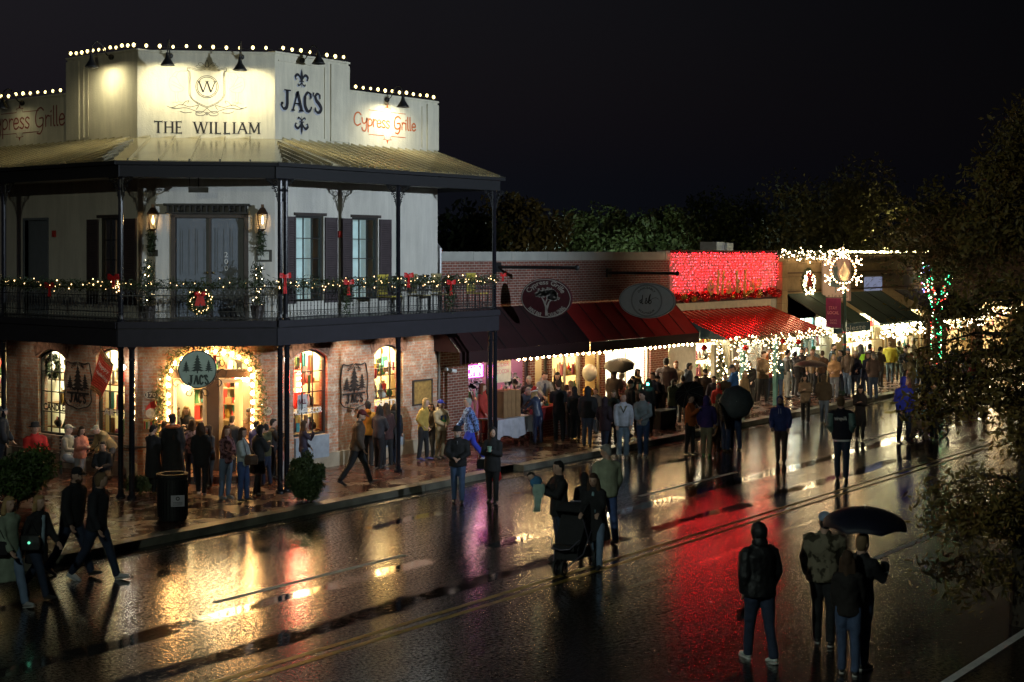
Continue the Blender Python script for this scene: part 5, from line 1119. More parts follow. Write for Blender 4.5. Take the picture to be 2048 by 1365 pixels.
mb = MB(); mb.poly([(sx0, 25.4, 4.9), (66, 25.4, 4.9), (66, 44, 4.9), (sx0, 44, 4.9)]); mb.build('flat_roof', M('roof_felt', (.05, .05, .05), .8), SB)
for i, o in enumerate(o2):
    if i == 2:
        mb = MB(); mb.fbox(FW, o[0], o[1], o[2], o[3], -.16, -.1); mb.build('dark_door', M('dark_door', (.03, .028, .03), .5), SB)
    else: window(FW, o[0], o[1], o[2], o[3], SB, 2, 1, fm=frame_cream if i < 2 else tealw, w=.07)
display(FW, X_(1389), X_(1469), .3, 3.2, 2, 21, wallc=(.85, .8, .66), em=(1, .86, .6), es=42, label='crowded bright window of the red-lit shop nearest the boutique', n=16, rows_hang=8, lampn=8)
display(FW, X_(1473), X_(1533), .3, 3.2, 2, 22, wallc=(.85, .83, .75), em=(1, .92, .78), es=40, label='bright white window beside the dark door of the red-lit shop', n=10, rows_hang=6, lampn=6)
display(FW, X_(1575), X_(1636), .3, 3.2, 2, 23, wallc=(.75, .88, .84), em=(.8, 1, .92), es=26, label='mint-white window past the dark door of the red-lit shop', n=8, rows_hang=6, lampn=6)
RL = thing('light_curtain', ((sx0+sx1)/2, 25.1, 3.9), 'dense curtain of red fairy lights covering the shop front above the striped awning', 'light curtain')
redl = M('red_fairy_bulb', (1, .05, .05), .5, emit=(1, .005, .012), es=46, var=0); pinkl = M('pink_fairy_bulb', (1, .3, .3), .5, emit=(1, .11, .16), es=7, var=0)
R = random.Random(12); ns = 62
for i in range(ns):
    x = sx0+.06+(sx1-sx0-.1)*i/(ns-1); ln = R.uniform(1.15, 1.6); mb = MB(); n = int(ln/.1)
    for k in range(n):
        mb.octa((x+R.gauss(0, .018), 25.25-R.uniform(.06, .16), 5.42-k*.1+R.gauss(0, .012)), R.uniform(.010, .015), 1 if R.random() < .45 else 0)
    st_ = mb.build('light_strand', [redl, pinkl], RL); mb = MB(); mb.tube([(x, 25.14, 5.43), (x+.01, 25.13, 5.43-ln)], .004, 3); mb.build('wire', wire, st_)
mb = MB(); mb.tube([(sx0, 25.12, 5.43), (sx1, 25.12, 5.43)], .01, 4); mb.build('cable', wire, RL)
# gold shop lettering, irregular letters
T = thing('shop_name_sign', (46, 25.05, 4.1), 'gold cut-out lettering ella blue standing in front of the red lights', 'shop sign'); gm = M('gold_letter', (.80, .50, .14), .5, 0)
fS = Fr((0, 24.88), (1, 0), (0, -1)); f = lambda u, z, o: fS.P(u, z, o)
def lx(px): return onY(px, 25.05)
zb = zof(586, lx(1460), 25.05); hx = .33
for i, (ch, px, w_, h_) in enumerate((('e', 1413, .34, .42), ('l', 1427, .12, .82), ('l', 1437, .14, .82), ('a', 1449, .3, .42), ('b', 1466, .42, .82), ('l', 1481, .14, .86), ('u', 1494, .36, .46), ('e', 1510, .36, .42))):
    mb = MB(); x = lx(px); wd = .055
    def S(pts, w__=wd, mb=mb):
        ribbon(mb, f, pts, w__, .02); ribbon(mb, lambda u, z, o: f(u, z, o), pts[::-1], w__, -.02)
        for a, b in zip(pts, pts[1:]): pass
    if ch == 'l': S([(x, zb-.05), (x+.02, zb+.4), (x+.05, zb+h_)], [.05, .09, .16])
    elif ch == 'b': S([(x-.02, zb), (x, zb+.4), (x-.06, zb+h_)], [.06, .1, .16]); S(cr([(x, zb+.32), (x+.14, zb+.44), (x+.22, zb+.25), (x+.1, zb+.02), (x, zb+.08)]))
    elif ch == 'e': S(cr([(x-.12, zb+.22), (x+.14, zb+.24), (x+.06, zb+.44), (x-.1, zb+.42), (x-.15, zb+.15), (x-.02, zb-.02), (x+.13, zb+.1)]))
    elif ch == 'a': S(cr([(x+.1, zb+.4), (x-.08, zb+.4), (x-.14, zb+.12), (x, zb), (x+.1, zb+.2)])); S([(x+.1, zb+.44), (x+.14, zb)])
    else: S(cr([(x-.12, zb+.46), (x-.1, zb+.12), (x+.02, zb), (x+.12, zb+.15)])); S([(x+.14, zb+.46), (x+.14, zb)])
    mb.build('letter', gm, T)
mbb = MATS
baub = [M('red_bauble', (.6, .02, .02), .12, .5), M('gold_bauble', (.6, .35, .08), .15, .7), M('dark_bauble', (.15, .02, .02), .15, .6)]
T0 = None
for i in range(62):
    x = sx0+.1+(sx1-sx0-.1)*i/61; r = R.uniform(.07, .13); z = 3.82+R.uniform(0, .16)+(.1 if R.random() < .3 else 0)
    mb = MB(); mb.ell((x, 24.98+R.uniform(-.08, .08), z), r, 12, 8); o = mb.build('bauble', R.choice(baub[:1]*3+baub), smooth=True); tag(o, 'shiny red or gold bauble in the row under the curtain of red lights', 'bauble', 'baubles along the foot of the light curtain')
# striped metal awning
stripe = M('red_metal_awning', (.62, .05, .03), .2, .55, var=.1, vs=2)
T = thing('metal_awning', (45, 25.2, 2.55), 'sloping red ribbed metal awning below the curtain of lights', 'awning'); a0, a1, b0, b1 = (41.5, 25.22, 3.42), (48.6, 25.22, 3.42), (41.5, 22.95, 2.55), (48.75, 22.95, 2.55)
mb = MB(); n = 40
for i in range(n):
    s, t = i/n, (i+1)/n; L_ = lambda p, q, k: Vector(p).lerp(Vector(q), k)
    h = Vector((0, 0, .028 if i % 2 else 0)); A, B_, C_, D_ = L_(a0, a1, s)+h, L_(a0, a1, t)+h, L_(b0, b1, t)+h, L_(b0, b1, s)+h
    mb.poly([D_, C_, B_, A]); 
    h2 = Vector((0, 0, .028)); e0 = L_(a0, a1, t); e1 = L_(b0, b1, t); mb.poly([e0, e1, e1+h2, e0+h2])
mb.build('ribbed_sheet', stripe, T); mb = MB(); mb.poly([a0, b0, (41.5, 25.22, 2.55)]); mb.poly([a1, b1, (48.6, 25.22, 2.55)]); mb.build('end_panel', M('blue_grey_canvas', (.05, .09, .11), .7), T)
mb = MB(); mb.box(41.5, 48.75, 22.9, 22.97, 2.45, 2.56); mb.build('edge_beam', GOODM[3], T)
garland([(41.5, 22.9, 2.5), (45, 22.88, 2.44), (48.8, 22.9, 2.5)], 2600, .17, 210, 'thick lit pine garland along the front edge of the ribbed metal awning', group='', br=.021)
garland([(44, 25.0, .5), (44, 25.0, 2.6)], 700, .3, 90, 'lit garland framing the red-lit shop window beside the grey post', group='', br=.020); garland([(49.3, 24.6, .4), (49.3, 24.6, 2.6)], 800, .36, 110, 'lit garland bunched at the far end of the red-lit shop', group='', br=.021)
for px, py, lb in ((1408, 696, 'red bauble hanging at the near end of the lit awning garland'), (1491, 696, 'red bauble hanging at the middle of the lit awning garland'), (1565, 683, 'red bauble hanging on the right half of the awning garland'), (1597, 684, 'red bauble hanging near the far end of the awning garland')):
    x = onY(px, 22.8); mb = MB(); mb.ell((x, 22.8, zof(py, x, 22.8)), .10, 12, 8); tag(mb.build('hanging_bauble', baub[0], smooth=True), lb, 'bauble')
for px, py, lb in ((1503, 823, 'teal awning post wrapped in lit garland nearest the boutique'), (1580, 812, 'teal awning post wrapped in lit garland near the street lamp'), (1462, 835, 'pale awning post at the near end of the ribbed awning')):
    g_ = G(px, py, .15); T = thing('awning_post', g_, lb, 'post'); y_ = 22.98; mb = MB(); mb.box(g_.x-.07, g_.x+.07, y_-.07, y_+.07, .15, 2.45); mb.build('post_shaft', tealw if px > 1470 else GOODM[2], T)
    if px > 1470: garland([(g_.x, y_, 1.2), (g_.x, y_, 2.4)], 500, .22, 55, 'lit garland wound round the '+('nearer' if px < 1550 else 'farther')+' teal awning post', group='', br=.020)
# lit trees in tubs by the shop
def conetree(px, py, h, r, label, nb=70):
    p = G(px, py, .15); R = random.Random(int(px)); T = thing('small_decorated_tree', p, label, 'christmas tree'); mb = MB(); ml = MB()
    for i in range(900):
        t = R.random(); a = R.random()*6.28; rr = r*(1-t)*R.uniform(.5, 1); leaf(mb, p+Vector((rr*math.cos(a), rr*math.sin(a), .3+h*t)), .08, R, 0, .25)
    for i in range(nb): t = R.random(); a = R.random()*6.28; ml.octa(p+Vector((r*(1-t)*math.cos(a), r*(1-t)*math.sin(a), .3+h*t)), .026)
    mb.build('foliage', pine, T); tag(ml.build('light_string', bulbG, T), kind='stuff'); mb = MB(); mb.lathe([(.14, 0), (.18, .3)], p, 10); mb.build('pot', GOODM[8], T)
conetree(1441, 815, 1.9, .45, 'lit christmas tree in a tub among shoppers under the ribbed awning'); conetree(1547, 770, 1.8, .4, 'lit christmas tree in a tub by the dark shop door')
# ---- tan block building with green awnings
TB = thing('tan_block_shop', (49.3, 25.25, .15), 'tan concrete block shop building with a large white blade sign', 'building'); tx0, tx1 = 49.25, 64.5
tanb = brick('tan_block', (.40, .28, .14), (.36, .25, .13), (.22, .15, .08), bw=1.0, rh=.5, rough=.8)
o3 = [(50, 54.6, .4, 2.9, 0), (55.2, 59.9, .4, 2.9, 0), (60.8, 64, .4, 2.9, 0)]; mb = MB(); wall(mb, FW, tx0, tx1, .15, 5.25, o3); mb.fbox(FW, tx0, tx0+.45, .15, 5.1, .01, .25); mb.build('block_wall', tanb, TB, uv=True)
mb = MB(); mb.fbox(FW, tx0, tx1, 5.25, 5.36, -.25, .06); mb.fbox(FW, tx0, tx1, 4.62, 4.68, 0, .04); mb.fbox(FW, tx0, tx1, 3.9, 3.96, 0, .04); mb.build('coping', M('rusty_tan_trim', (.14, .08, .04), .7), TB)
for o in o3: window(FW, *o[:4], TB, 4, 1, fm=frame_cream, w=.07)
for i, (o, lb) in enumerate(zip(o3, ('bright white window of the dress shop under the green awning', 'lit yellow-white window under the dark green awning', 'lit window under the maroon awning near the wrapped tree'))):
    display(FW, o[0]-.1, o[1]+.1, .3, 3.2, 2, 31+i, wallc=(.85, .78, .6), em=((.9, 1, .92) if i == 0 else (1, .86, .56)), es=40, label=lb, n=6, rows_hang=6)
green = M('green_canvas', (.018, .06, .045), .75, var=.2); dgreen = M('dark_green_canvas', (.010, .03, .02), .75, var=.2); bval = M('blue_grey_valance', (.06, .12, .16), .7)
awning(49.9, 53.3, 25.2, 3.85, 23.2, 2.72, green, 'green canvas awning lettered celeste', ribs=2, vm=bval, val=.36, gable=False, lettering=('celeste', 50.6, 52.8, 2.44, 2.64))
awning(54.2, 58.9, 25.2, 3.8, 23.2, 2.6, dgreen, 'very dark green canvas awning with icicle lights', ribs=3, val=.1, gable=False); awning(60.4, 66, 25.2, 3.8, 23.0, 2.6, mar, 'maroon awning next to the wrapped tree', ribs=3, val=.1, gable=False)
def icicles(x0, x1, y, z, n, label, drop=.5):
    R = random.Random(n); T = thing('icicle_lights', ((x0+x1)/2, y, z-drop), label, 'string lights', 'white icicle lights on the awning edges'); mb = MB(); mb.tube([(x0, y, z), (x1, y, z)], .01, 4); mb.build('cable', wire, T)
    ml = MB()
    for i in range(n): x = x0+(x1-x0)*R.random(); ml.octa((x, y+R.uniform(-.05, .05), z-drop*R.random()**1.5), R.uniform(.018, .03))
    tag(ml.build('bulbs', bulbW, T), kind='stuff')
icicles(54.2, 58.9, 23.15, 2.52, 220, 'white icicle lights hanging from the very dark green awning', .55); icicles(49.9, 53.3, 23.3, 2.35, 70, 'white lights under the lettered green awning', .35)
icicles(60.4, 66, 22.95, 2.5, 120, 'white lights under the maroon awning by the wrapped tree', .4)
bulbline('string_light', [(X_(1690), 25.15, 5.45), (64.4, 25.15, 5.45)], 46, .04, 'bulb string along the top of the tan block building', None, mt=M('yellow_bulb', (1, 1, 1), .5, emit=(1, .85, .4), es=14, var=0))
garland([(49.4, 25.1, 5.42), (52.0, 25.0, 5.3), (55.5, 25.1, 5.44)], 1700, .2, 90, 'lit pine garland on the near end of the tan building parapet', group='', br=.03)
wreath(FW, 1615, 566, .52, 'large lit wreath with red bow on the tan block wall', 80, n=1500, br=.03, asp=1.05)
# blade sign with a dress
Xs = 52.9; FB = Fr((Xs, 0), (0, -1), (-1, 0)); y0, y1 = onX(1644, Xs), onX(1701, Xs); z0, z1 = zof(602, Xs, 24.4), zof(516, Xs, 24.4)
T = thing('blade_sign', (Xs, 24.4, z0), 'tall pink-white blade sign with a dress silhouette, lettered celeste', 'hanging sign'); mb = MB(); mb.fbox(FB, -y0, -y1, z0, z1, -.05, .03, 0)
mb.build('sign_board', M('pinkish_sign_board', (.55, .42, .38), .5, var=.05), T); mb = MB(); f = lambda a, b, o: FB.P(-(y0+y1)/2+a, z0+b, .03+o)
w_ = (y0-y1)
for q in (((-w_/2+.03, .03), (w_/2-.03, .03), (w_/2-.03, z1-z0-.03), (-w_/2+.03, z1-z0-.03), (-w_/2+.03, .03)),): ribbon(mb, f, q, .015, .004)
text(mb, f, 'c e l e s t e', -w_/2+.1, w_/2-.1, .12, .26, .005); mb.build('lettering', GOODM[8], T)
mb = MB(); dz = .95
mb.poly([f(*p, .006) for p in ((-.1, dz+.45), (-.02, dz+.38), (.06, dz+.45), (.1, dz+.3), (.07, dz+.12), (.16, dz-.1), (.26, dz-.35), (.05, dz-.42), (-.2, dz-.38), (-.3, dz-.3), (-.14, dz-.02), (-.07, dz+.14), (-.12, dz+.3))]); ribbon(mb, f, [(-.02, dz-.4), (-.02, .32)], .03, .006); disc(mb, f, (-.02, dz+.5), .035, .045, .007)
mb.build('dress_emblem', M('teal_dress_paint', (.09, .15, .17), .6), T); mb = MB(); mb.tube([(Xs, 25.24, z1+.05), (Xs, y1, z1+.05)], .02, 6); mb.build('bar', black_iron, T)
u0, u1, z0, z1 = FW.R(1728, 554, 1763, 582); mb = MB(); mb.fbox(FW, u0, u1, z0, z1, .003, .03, 0); R = random.Random(4); f = lambda u, z, o: FW.P(u, z, o)
for i in range(26):
    a, b = R.uniform(u0, u1), R.uniform(z0, z1); ribbon(mb, f, [(a, b), (min(u1, a+R.uniform(.1, .4)), min(z1, b+R.uniform(-.05, .15)))], .015, .032, 1)
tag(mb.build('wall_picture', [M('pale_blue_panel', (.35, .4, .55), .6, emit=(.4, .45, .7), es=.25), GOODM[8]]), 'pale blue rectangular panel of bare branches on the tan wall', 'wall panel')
# ---- buildings further down the street
FF = Fr((0, 25.3), (1, 0), (0, -1)); fb = thing('far_shop', (66, 25.3, .15), 'dim shop building beyond the wrapped tree, lit below its awning', 'building'); mb = MB(); wall(mb, FF, 64.6, 84, .15, 5.6, [(67, 71, .5, 2.9, 0), (72, 77, .5, 2.9, 0), (78, 83, .5, 2.9, 0)]); mb.build('wall', M('brown_wall', (.15, .08, .05), .8), fb)
mb = MB(); mb.fbox(FF, 64.6, 84, 5.6, 5.75, -.2, .05); mb.build('coping', trimdark, fb)
for i, (a, b) in enumerate(((67, 71), (72, 77), (78, 83))): display(FF, a-.1, b+.1, .3, 3.1, 2, 41+i, em=(1, .8, .5), es=16, label=('nearest', 'middle', 'farthest')[i]+' lit window of the dim shop beyond the wrapped tree', n=4)
icicles(66, 84, 23.6, 2.8, 260, 'white and warm lights strung beyond the wrapped tree', .35); icicles(86, 104, 22.5, 3.9, 150, 'distant white lights seen through the leaves of the near tree', .9)
fb = thing('far_shop', (95, 25.3, .15), 'farthest dark building at the end of the shop row', 'building'); mb = MB(); wall(mb, FF, 84.2, 112, .15, 6.5, [(87, 92, .5, 3.2, 0), (95, 100, .5, 3.2, 0)]); mb.poly([(112, 25.3, .15), (112, 40, .15), (112, 40, 6.5), (112, 25.3, 6.5)]); mb.build('wall', M('grey_brown_wall', (.10, .09, .08), .8), fb)
display(FF, 86.8, 92.2, .3, 3.4, 2, 51, em=(.8, .9, 1), es=9, label='cool white window of the farthest building', n=3)
# rooftop unit, house behind
T = thing('rooftop_unit', (X_(1432, 30), 30, 4.92), 'pale metal rooftop unit behind the curtain of red lights', 'rooftop unit'); x = X_(1432, 30); mb = MB(); mb.box(x-.65, x+.0, 29.6, 30.4, 4.95, 5.9); mb.box(x+.03, x+.6, 29.5, 30.3, 4.95, 5.86); mb.box(x-.7, x+.66, 29.45, 30.45, 5.35, 5.4); mb.build('casing', M('pale_metal', (.45, .48, .5), .4, .4), T); point('unit_light', (x-.2, 28.6, 6.0), 6, (.8, .9, 1), T, .1)
hx = X_(1690, 44); T = thing('house_behind', (hx, 44, 0), 'dark timber house with porch railing rising behind the tan building', 'house'); mb = MB(); mb.box(hx-3, hx+5, 44, 50, 0, 7.1); mb.build('wall', brick('grey_siding', (.12, .12, .11), (.10, .10, .09), (.03, .03, .03), bw=3, rh=.22), T, uv=True)
mb = MB(); mb.obox((hx-3.5, 43.2, 7.1), (9, 0, 0), (0, 7.6, 0), (0, 0, .14)); mb.poly([(hx-3.5, 43.2, 7.25), (hx+5.5, 43.2, 7.25), (hx+5.5, 47, 9.3), (hx-3.5, 47, 9.3)]); mb.build('roof', M('dark_shingle', (.04, .04, .045), .8), T)
mb = MB(); mb.box(hx-3, hx+2, 42.6, 42.65, 6.2, 6.25); [mb.box(hx-3+i*.15, hx-2.97+i*.15, 42.6, 42.64, 5.5, 6.2) for i in range(33)]; mb.build('porch_railing', GOODM[4], T)
# ================================================================ trees behind
bark = M('bark', (.06, .045, .03), .85, var=.4, vs=8, bump=.5)
def tree(base, h, cr_, label, fm, n=6000, ls=.13, cz=None, seed=1, cat='tree', group=None, trunk=True, squash=.8, clumps=26, asp=.45):
    R = random.Random(seed); b = Vector(base); T = thing('tree', b, label, cat, group); cz = cz or h-cr_*squash; c0 = b+Vector((0, 0, cz)); mb = MB(); tips = []
    for i in range(clumps):
        while True:
            v = Vector((R.uniform(-1, 1), R.uniform(-1, 1), R.uniform(-1, 1)))
            if .25 < v.length < 1: break
        tips.append((c0+Vector((v.x*cr_*.8, v.y*cr_*.8, v.z*cr_*squash*.8)), cr_*R.uniform(.2, .42)))
    if trunk:
        mb.tube([b, b+Vector((.05, .05, cz*.4)), c0-Vector((0, 0, cr_*squash*.35)), c0+Vector((0, 0, cr_*squash*.3))], [cr_*.09+.05, cr_*.075+.03, cr_*.06, .02], 8)
        for t, r in tips[:14]: s = c0-Vector((0, 0, cr_*squash*R.uniform(.2, .8))); mb.tube([s, s.lerp(t, .5)+Vector((0, 0, .1)), t], [cr_*.035, cr_*.02, .008], 5)
        mb.build('trunk', bark, T); mb = MB()
    for i in range(n):
        t, r = tips[R.randrange(clumps)]; v = Vector((R.gauss(0, 1), R.gauss(0, 1), R.gauss(0, .8))).normalized()*r*R.random()**.4; leaf(mb, t+v, ls*R.uniform(.6, 1.3), R, 0, asp)
    mb.build('crown', fm, T); return T
lf = leafmat('night_leaves', (.03, .055, .015), (.08, .10, .03)); lf2 = leafmat('olive_leaves', (.05, .05, .015), (.13, .11, .03)); lf3 = leafmat('near_leaves', (.08, .075, .014), (.26, .15, .03))
g_ = 'trees behind the shop row'
for i, (px, Y, h, r, lb) in enumerate(((905, 36, 7.6, 2.2, 'dark tree just right of the corner building'), (1030, 40, 8.3, 3.0, 'broad olive-green tree behind the brick shop'), (1135, 44, 7.8, 2.6, 'dark tree between the olive tree and the floodlit one'), (1235, 42, 8.4, 2.7, 'tree glowing green-white from a light beneath it'), (1325, 40, 8.0, 2.7, 'tree left of the rooftop unit, lit at its foot'), (1420, 44, 9.3, 3.4, 'dark tree behind the rooftop unit'), (1520, 46, 9.6, 3.4, 'dark tree behind the far half of the red lights'), (1620, 48, 9.8, 3.6, 'nearly black tree behind the tan building'))):
    tree((onY(px, Y), Y, 0), h, r, lb, lf if i != 1 else lf2, n=5200, ls=.15, seed=20+i, group=g_, clumps=30)
def yardlamp(px, Y, z, e, c, label):  # out of view; put in behind the shops to light the tree crowns
    x = onY(px, Y); T = thing('yard_lamp', (x, Y, 0), label, 'lamp'); mb = MB(); mb.tube([(x, Y, 0), (x, Y, z-.1)], .05, 8); mb.build('pole', black_iron, T); mb = MB(); mb.ell((x, Y, z), .12, 10, 8); mb.build('bulb', M('yard_bulb%d' % px, (1, 1, 1), .5, emit=c, es=6, var=0), T); point('lamp_light', (x, Y-.05, z+.35), e, c, T, .08)
yardlamp(1245, 38.5, 4.6, 260, (.75, 1, .85), 'bright lamp hidden behind the brick parapet under the floodlit tree'); yardlamp(1325, 37, 4.4, 160, (.8, 1, .8), 'lamp hidden behind the parapet near the red lights'); yardlamp(1000, 36, 4.4, 200, (.95, .9, .5), 'unseen lamp added behind the parapet to light the olive tree'); yardlamp(1700, 34, 4.5, 80, (1, .85, .5), 'lamp hidden behind the tan building')
tree((62.5, 29, 0), 9.3, 4.0, 'large yellow-green tree rising behind the far end of the tan building', lf2, n=9000, ls=.13, cz=6.6, seed=50, clumps=44); yardlamp(1772, 27.5, 5.6, 110, (1, .85, .25), 'lamp under the large yellow-green tree')
tree((73, 27.5, 0), 9, 4.0, 'dark tree filling the right behind the wrapped trunk', lf2, n=6000, ls=.15, cz=6.0, seed=51, clumps=36); 
tree((86, 20.5, 0), 8.2, 3.8, 'dark street tree beyond the wrapped trunk', lf, n=5000, ls=.15, cz=5.6, seed=52, clumps=30)
# wrapped street tree
wp = G(1872, 770, .15); T = thing('wrapped_tree', wp, 'street tree with trunk and fork wound in red and green lights', 'tree'); mb = MB(); fk = wp+Vector((0, 0, 2.7)); tA = wp+Vector((-.1, .25, 4.3)); tB = wp+Vector((.2, -.5, 4.4))
mb.tube([wp, wp+Vector((0, 0, 1.4)), fk], [.22, .17, .15], 10); mb.tube([fk, fk.lerp(tA, .5), tA], [.12, .09, .07], 8); mb.tube([fk, fk.lerp(tB, .5), tB], [.12, .09, .07], 8); mb.build('trunk', bark, T)
lg = M('green_bulb', (0, 1, .4), .5, emit=(.05, 1, .35), es=3.5, var=0); lr = M('red_bulb', (1, 0, 0), .5, emit=(1, .06, .04), es=4, var=0); lb_ = M('blue_bulb', (.2, .2, 1), .5, emit=(.2, .25, 1), es=7, var=0); R = random.Random(8); mb = MB()
for A, Bq, r, n in ((wp+Vector((0, 0, .6)), fk, .2, 130), (fk, tA, .13, 60), (fk, tB, .13, 60)):
    for i in range(n): t = (i+R.random())/n; a = R.random()*6.28; mb.octa(A.lerp(Bq, t)+Vector((math.cos(a)*r, math.sin(a)*r, 0)), .026, R.choice((0, 0, 0, 1, 1, 2)))
tag(mb.build('light_string', [lg, lr, bulbW], T), kind='stuff'); R = random.Random(9); mb = MB()
for i in range(4500): v = Vector((R.gauss(0, 1.1), R.gauss(0, 1.1), R.gauss(0, .7))); leaf(mb, wp+Vector((.3, -.3, 5.4))+v*1.0, .11, R, 0, .4)
mb.build('crown', lf2, T)
T = thing('light_figure', wp+Vector((0, 3.0, 3.9)), 'hanging loop of blue, red and green lights above the wrapped tree', 'string lights'); mb = MB(); c = Vector((onY(1853, 24.9), 24.9, zof(556, onY(1853, 24.9), 24.9)))
for i in range(80): t = i/80*6.283; mb.octa(c+Vector((.42*math.cos(t)*(1+.3*math.sin(3*t))+R.gauss(0, .09), R.gauss(0, .05), .72*math.sin(t)+R.gauss(0, .08))), .026, R.choice((0, 0, 1, 2, 3)))
tag(mb.build('bulbs', [lb_, lg, lr, bulbW], T), kind='stuff'); mb = MB(); mb.tube([c+Vector((.4*math.cos(t), .05, .7*math.sin(t))) for t in [k*.4 for k in range(16)]]+[c+Vector((.4, .3, 0))], .01, 4); mb.build('wire_frame', wire, T)
# ---- street lamp with banner and starburst
sp_ = G(1689, 790, .15); T = thing('street_lamp', sp_, 'green fluted street lamp with acorn globe outside the green-awning shop', 'street lamp'); gp_ = M('dark_green_paint', (.015, .05, .035), .3, coat=.3); mb = MB()
mb.lathe([(.24, 0), (.24, .12), (.2, .18), (.16, .5), (.19, .55), (.12, .75), (.075, .9), (.06, 3.9), (.09, 3.95), (.06, 4.0), (.12, 4.2), (.13, 4.25)], sp_, 12); mb.build('pole', gp_, T)
mb = MB(); mb.lathe([(.11, 4.25), (.19, 4.5), (.18, 4.62), (.1, 4.74), (.12, 4.76), (.04, 4.86), (.02, 4.96)], sp_, 14); mb.build('globe', M('frosted_globe', (.6, .52, .35), .4, emit=(1, .75, .35), es=.12), T, smooth=True)
mb = MB()
for z in (1.85, 2.3): mb.lathe([(.085, z), (.085, z+.05)], sp_, 10)
mb.build('red_tape', GOODM[0], T)
bt, bbm = zof(597, sp_.x, sp_.y), zof(656, sp_.x, sp_.y); T = thing('banner', sp_+Vector((0, 0, bbm)), 'purple STAY LOCAL banner hung from the street lamp', 'banner'); FBn = Fr((sp_.x, 0), (0, -1), (-1, 0)); ya, yb_ = onX(1652, sp_.x), onX(1682, sp_.x)
mb = MB(); mb.fbox(FBn, -ya, -yb_, bbm, bt, -.01, .01); mb.build('cloth', M('purple_cloth', (.16, .02, .09), .7), T); mb = MB(); f = lambda a, b, o: FBn.P(-(ya+yb_)/2+a, b, .012+o); m_ = (bt+bbm)/2; hw = abs(ya-yb_)/2
text(mb, f, 'STAY', -hw*.6, hw*.5, m_+.12, m_+.24, .003); text(mb, f, 'LOCAL', -hw*.75, hw*.75, m_-.06, m_+.06, .003, bold=.02); text(mb, f, 'SHOPS', -hw*.45, hw*.45, m_-.32, m_-.25, .003); text(mb, f, 'STRONG', -hw*.45, hw*.45, m_-.42, m_-.35, .003); mb.build('lettering', M('pink_paint', (.55, .3, .32), .6), T)
mb = MB(); [mb.tube([sp_+Vector((0, 0, z)), (sp_.x, ya, .15+z)], .015, 5) for z in (bt-.13, bbm-.17)]; mb.build('arm', gp_, T)
cst = Vector((sp_.x-.05, onX(1692, sp_.x), zof(541, sp_.x, sp_.y))); T = thing('starburst_light', cst, 'large ring-shaped snowflake of warm bulbs fixed round the lamp top', 'light decoration'); mb = MB(); ml = MB(); FS = Fr((sp_.x-.25, 0), (0, -1), (-1, 0)); uc = -cst.y
for k in range(6):
    a = math.radians(90+k*60); P = lambda r, da=0: FS.P(uc+r*math.cos(a+da), cst.z+r*math.sin(a+da)); 
    path = [P(.48), P(.82)]; mb.tube(path, .012, 4); mb.tube([P(.62), P(.75, .25)], .01, 4); mb.tube([P(.62), P(.75, -.25)], .01, 4); mb.tube([P(.48), P(.5, math.pi/6), P(.48, math.pi/3)], .01, 4)
    for r, da in ((.48, 0), (.6, 0), (.7, 0), (.82, 0), (.75, .25), (.75, -.25), (.49, .26), (.5, .52), (.49, .8), (.66, .13), (.67, -.14)): q = P(r, da); ml.ell(q, .028, 6, 4)
mb.build('frame', GOODM[6], T); tag(ml.build('bulbs', M('starburst_bulb', (1, 1, 1), .5, emit=(1, .62, .3), es=26, var=0), T), kind='stuff')
# ================================================================ street furniture
def trashcan(px, py, w_, h_, label, note=True):
    p = G(px, py, .15); T = thing('trash_can', p, label, 'trash can'); mb = MB(); mb.lathe([(w_*.44, 0), (w_*.48, .03), (w_*.5, h_-.08), (w_*.53, h_-.06), (w_*.53, h_), (w_*.4, h_), (w_*.38, h_-.2)], p, 24); mb.build('body', M('black_bin_metal', (.01, .01, .01), .7), T)
    mb = MB()
    for i in range(30): a = i*6.283/30; q = p+Vector((math.cos(a)*w_*.5, math.sin(a)*w_*.5, 0)); mb.obox(q+Vector((0, 0, .08)), Vector((-math.sin(a), math.cos(a), 0))*.02, Vector((math.cos(a), math.sin(a), 0))*.012, Vector((0, 0, h_-.2)))
    mb.build('slats', black_iron, T)
    if note:
        d = -Vector((p.x, p.y, 0)).normalized(); s = Vector((d.y, -d.x, 0)); s = s if s.dot(Vector((SA, -CA, 0))) > 0 else -s; c = p+d*w_*.53+s*.1+Vector((0, 0, .42)); f = lambda a, b, o: c+s*a+Vector((0, 0, b))+d*o; mb = MB(); mb.poly([f(-.13, -.11, .01), f(.13, -.11, .01), f(.13, .11, .01), f(-.13, .11, .01)], 0); ribbon(mb, f, arc(0, .045, .03, 0, 360, 14), .02, .013, 1); [ribbon(mb, f, [(-.09, z), (.09, z)], .008, .013, 1) for z in (-.03, -.055, -.08)]
        mb.build('notice', [M('pale_notice3', (.5, .48, .52), .6), GOODM[8]], T)
trashcan(345, 1040, .58, .92, 'black slatted trash can with a pale notice near the kerb')
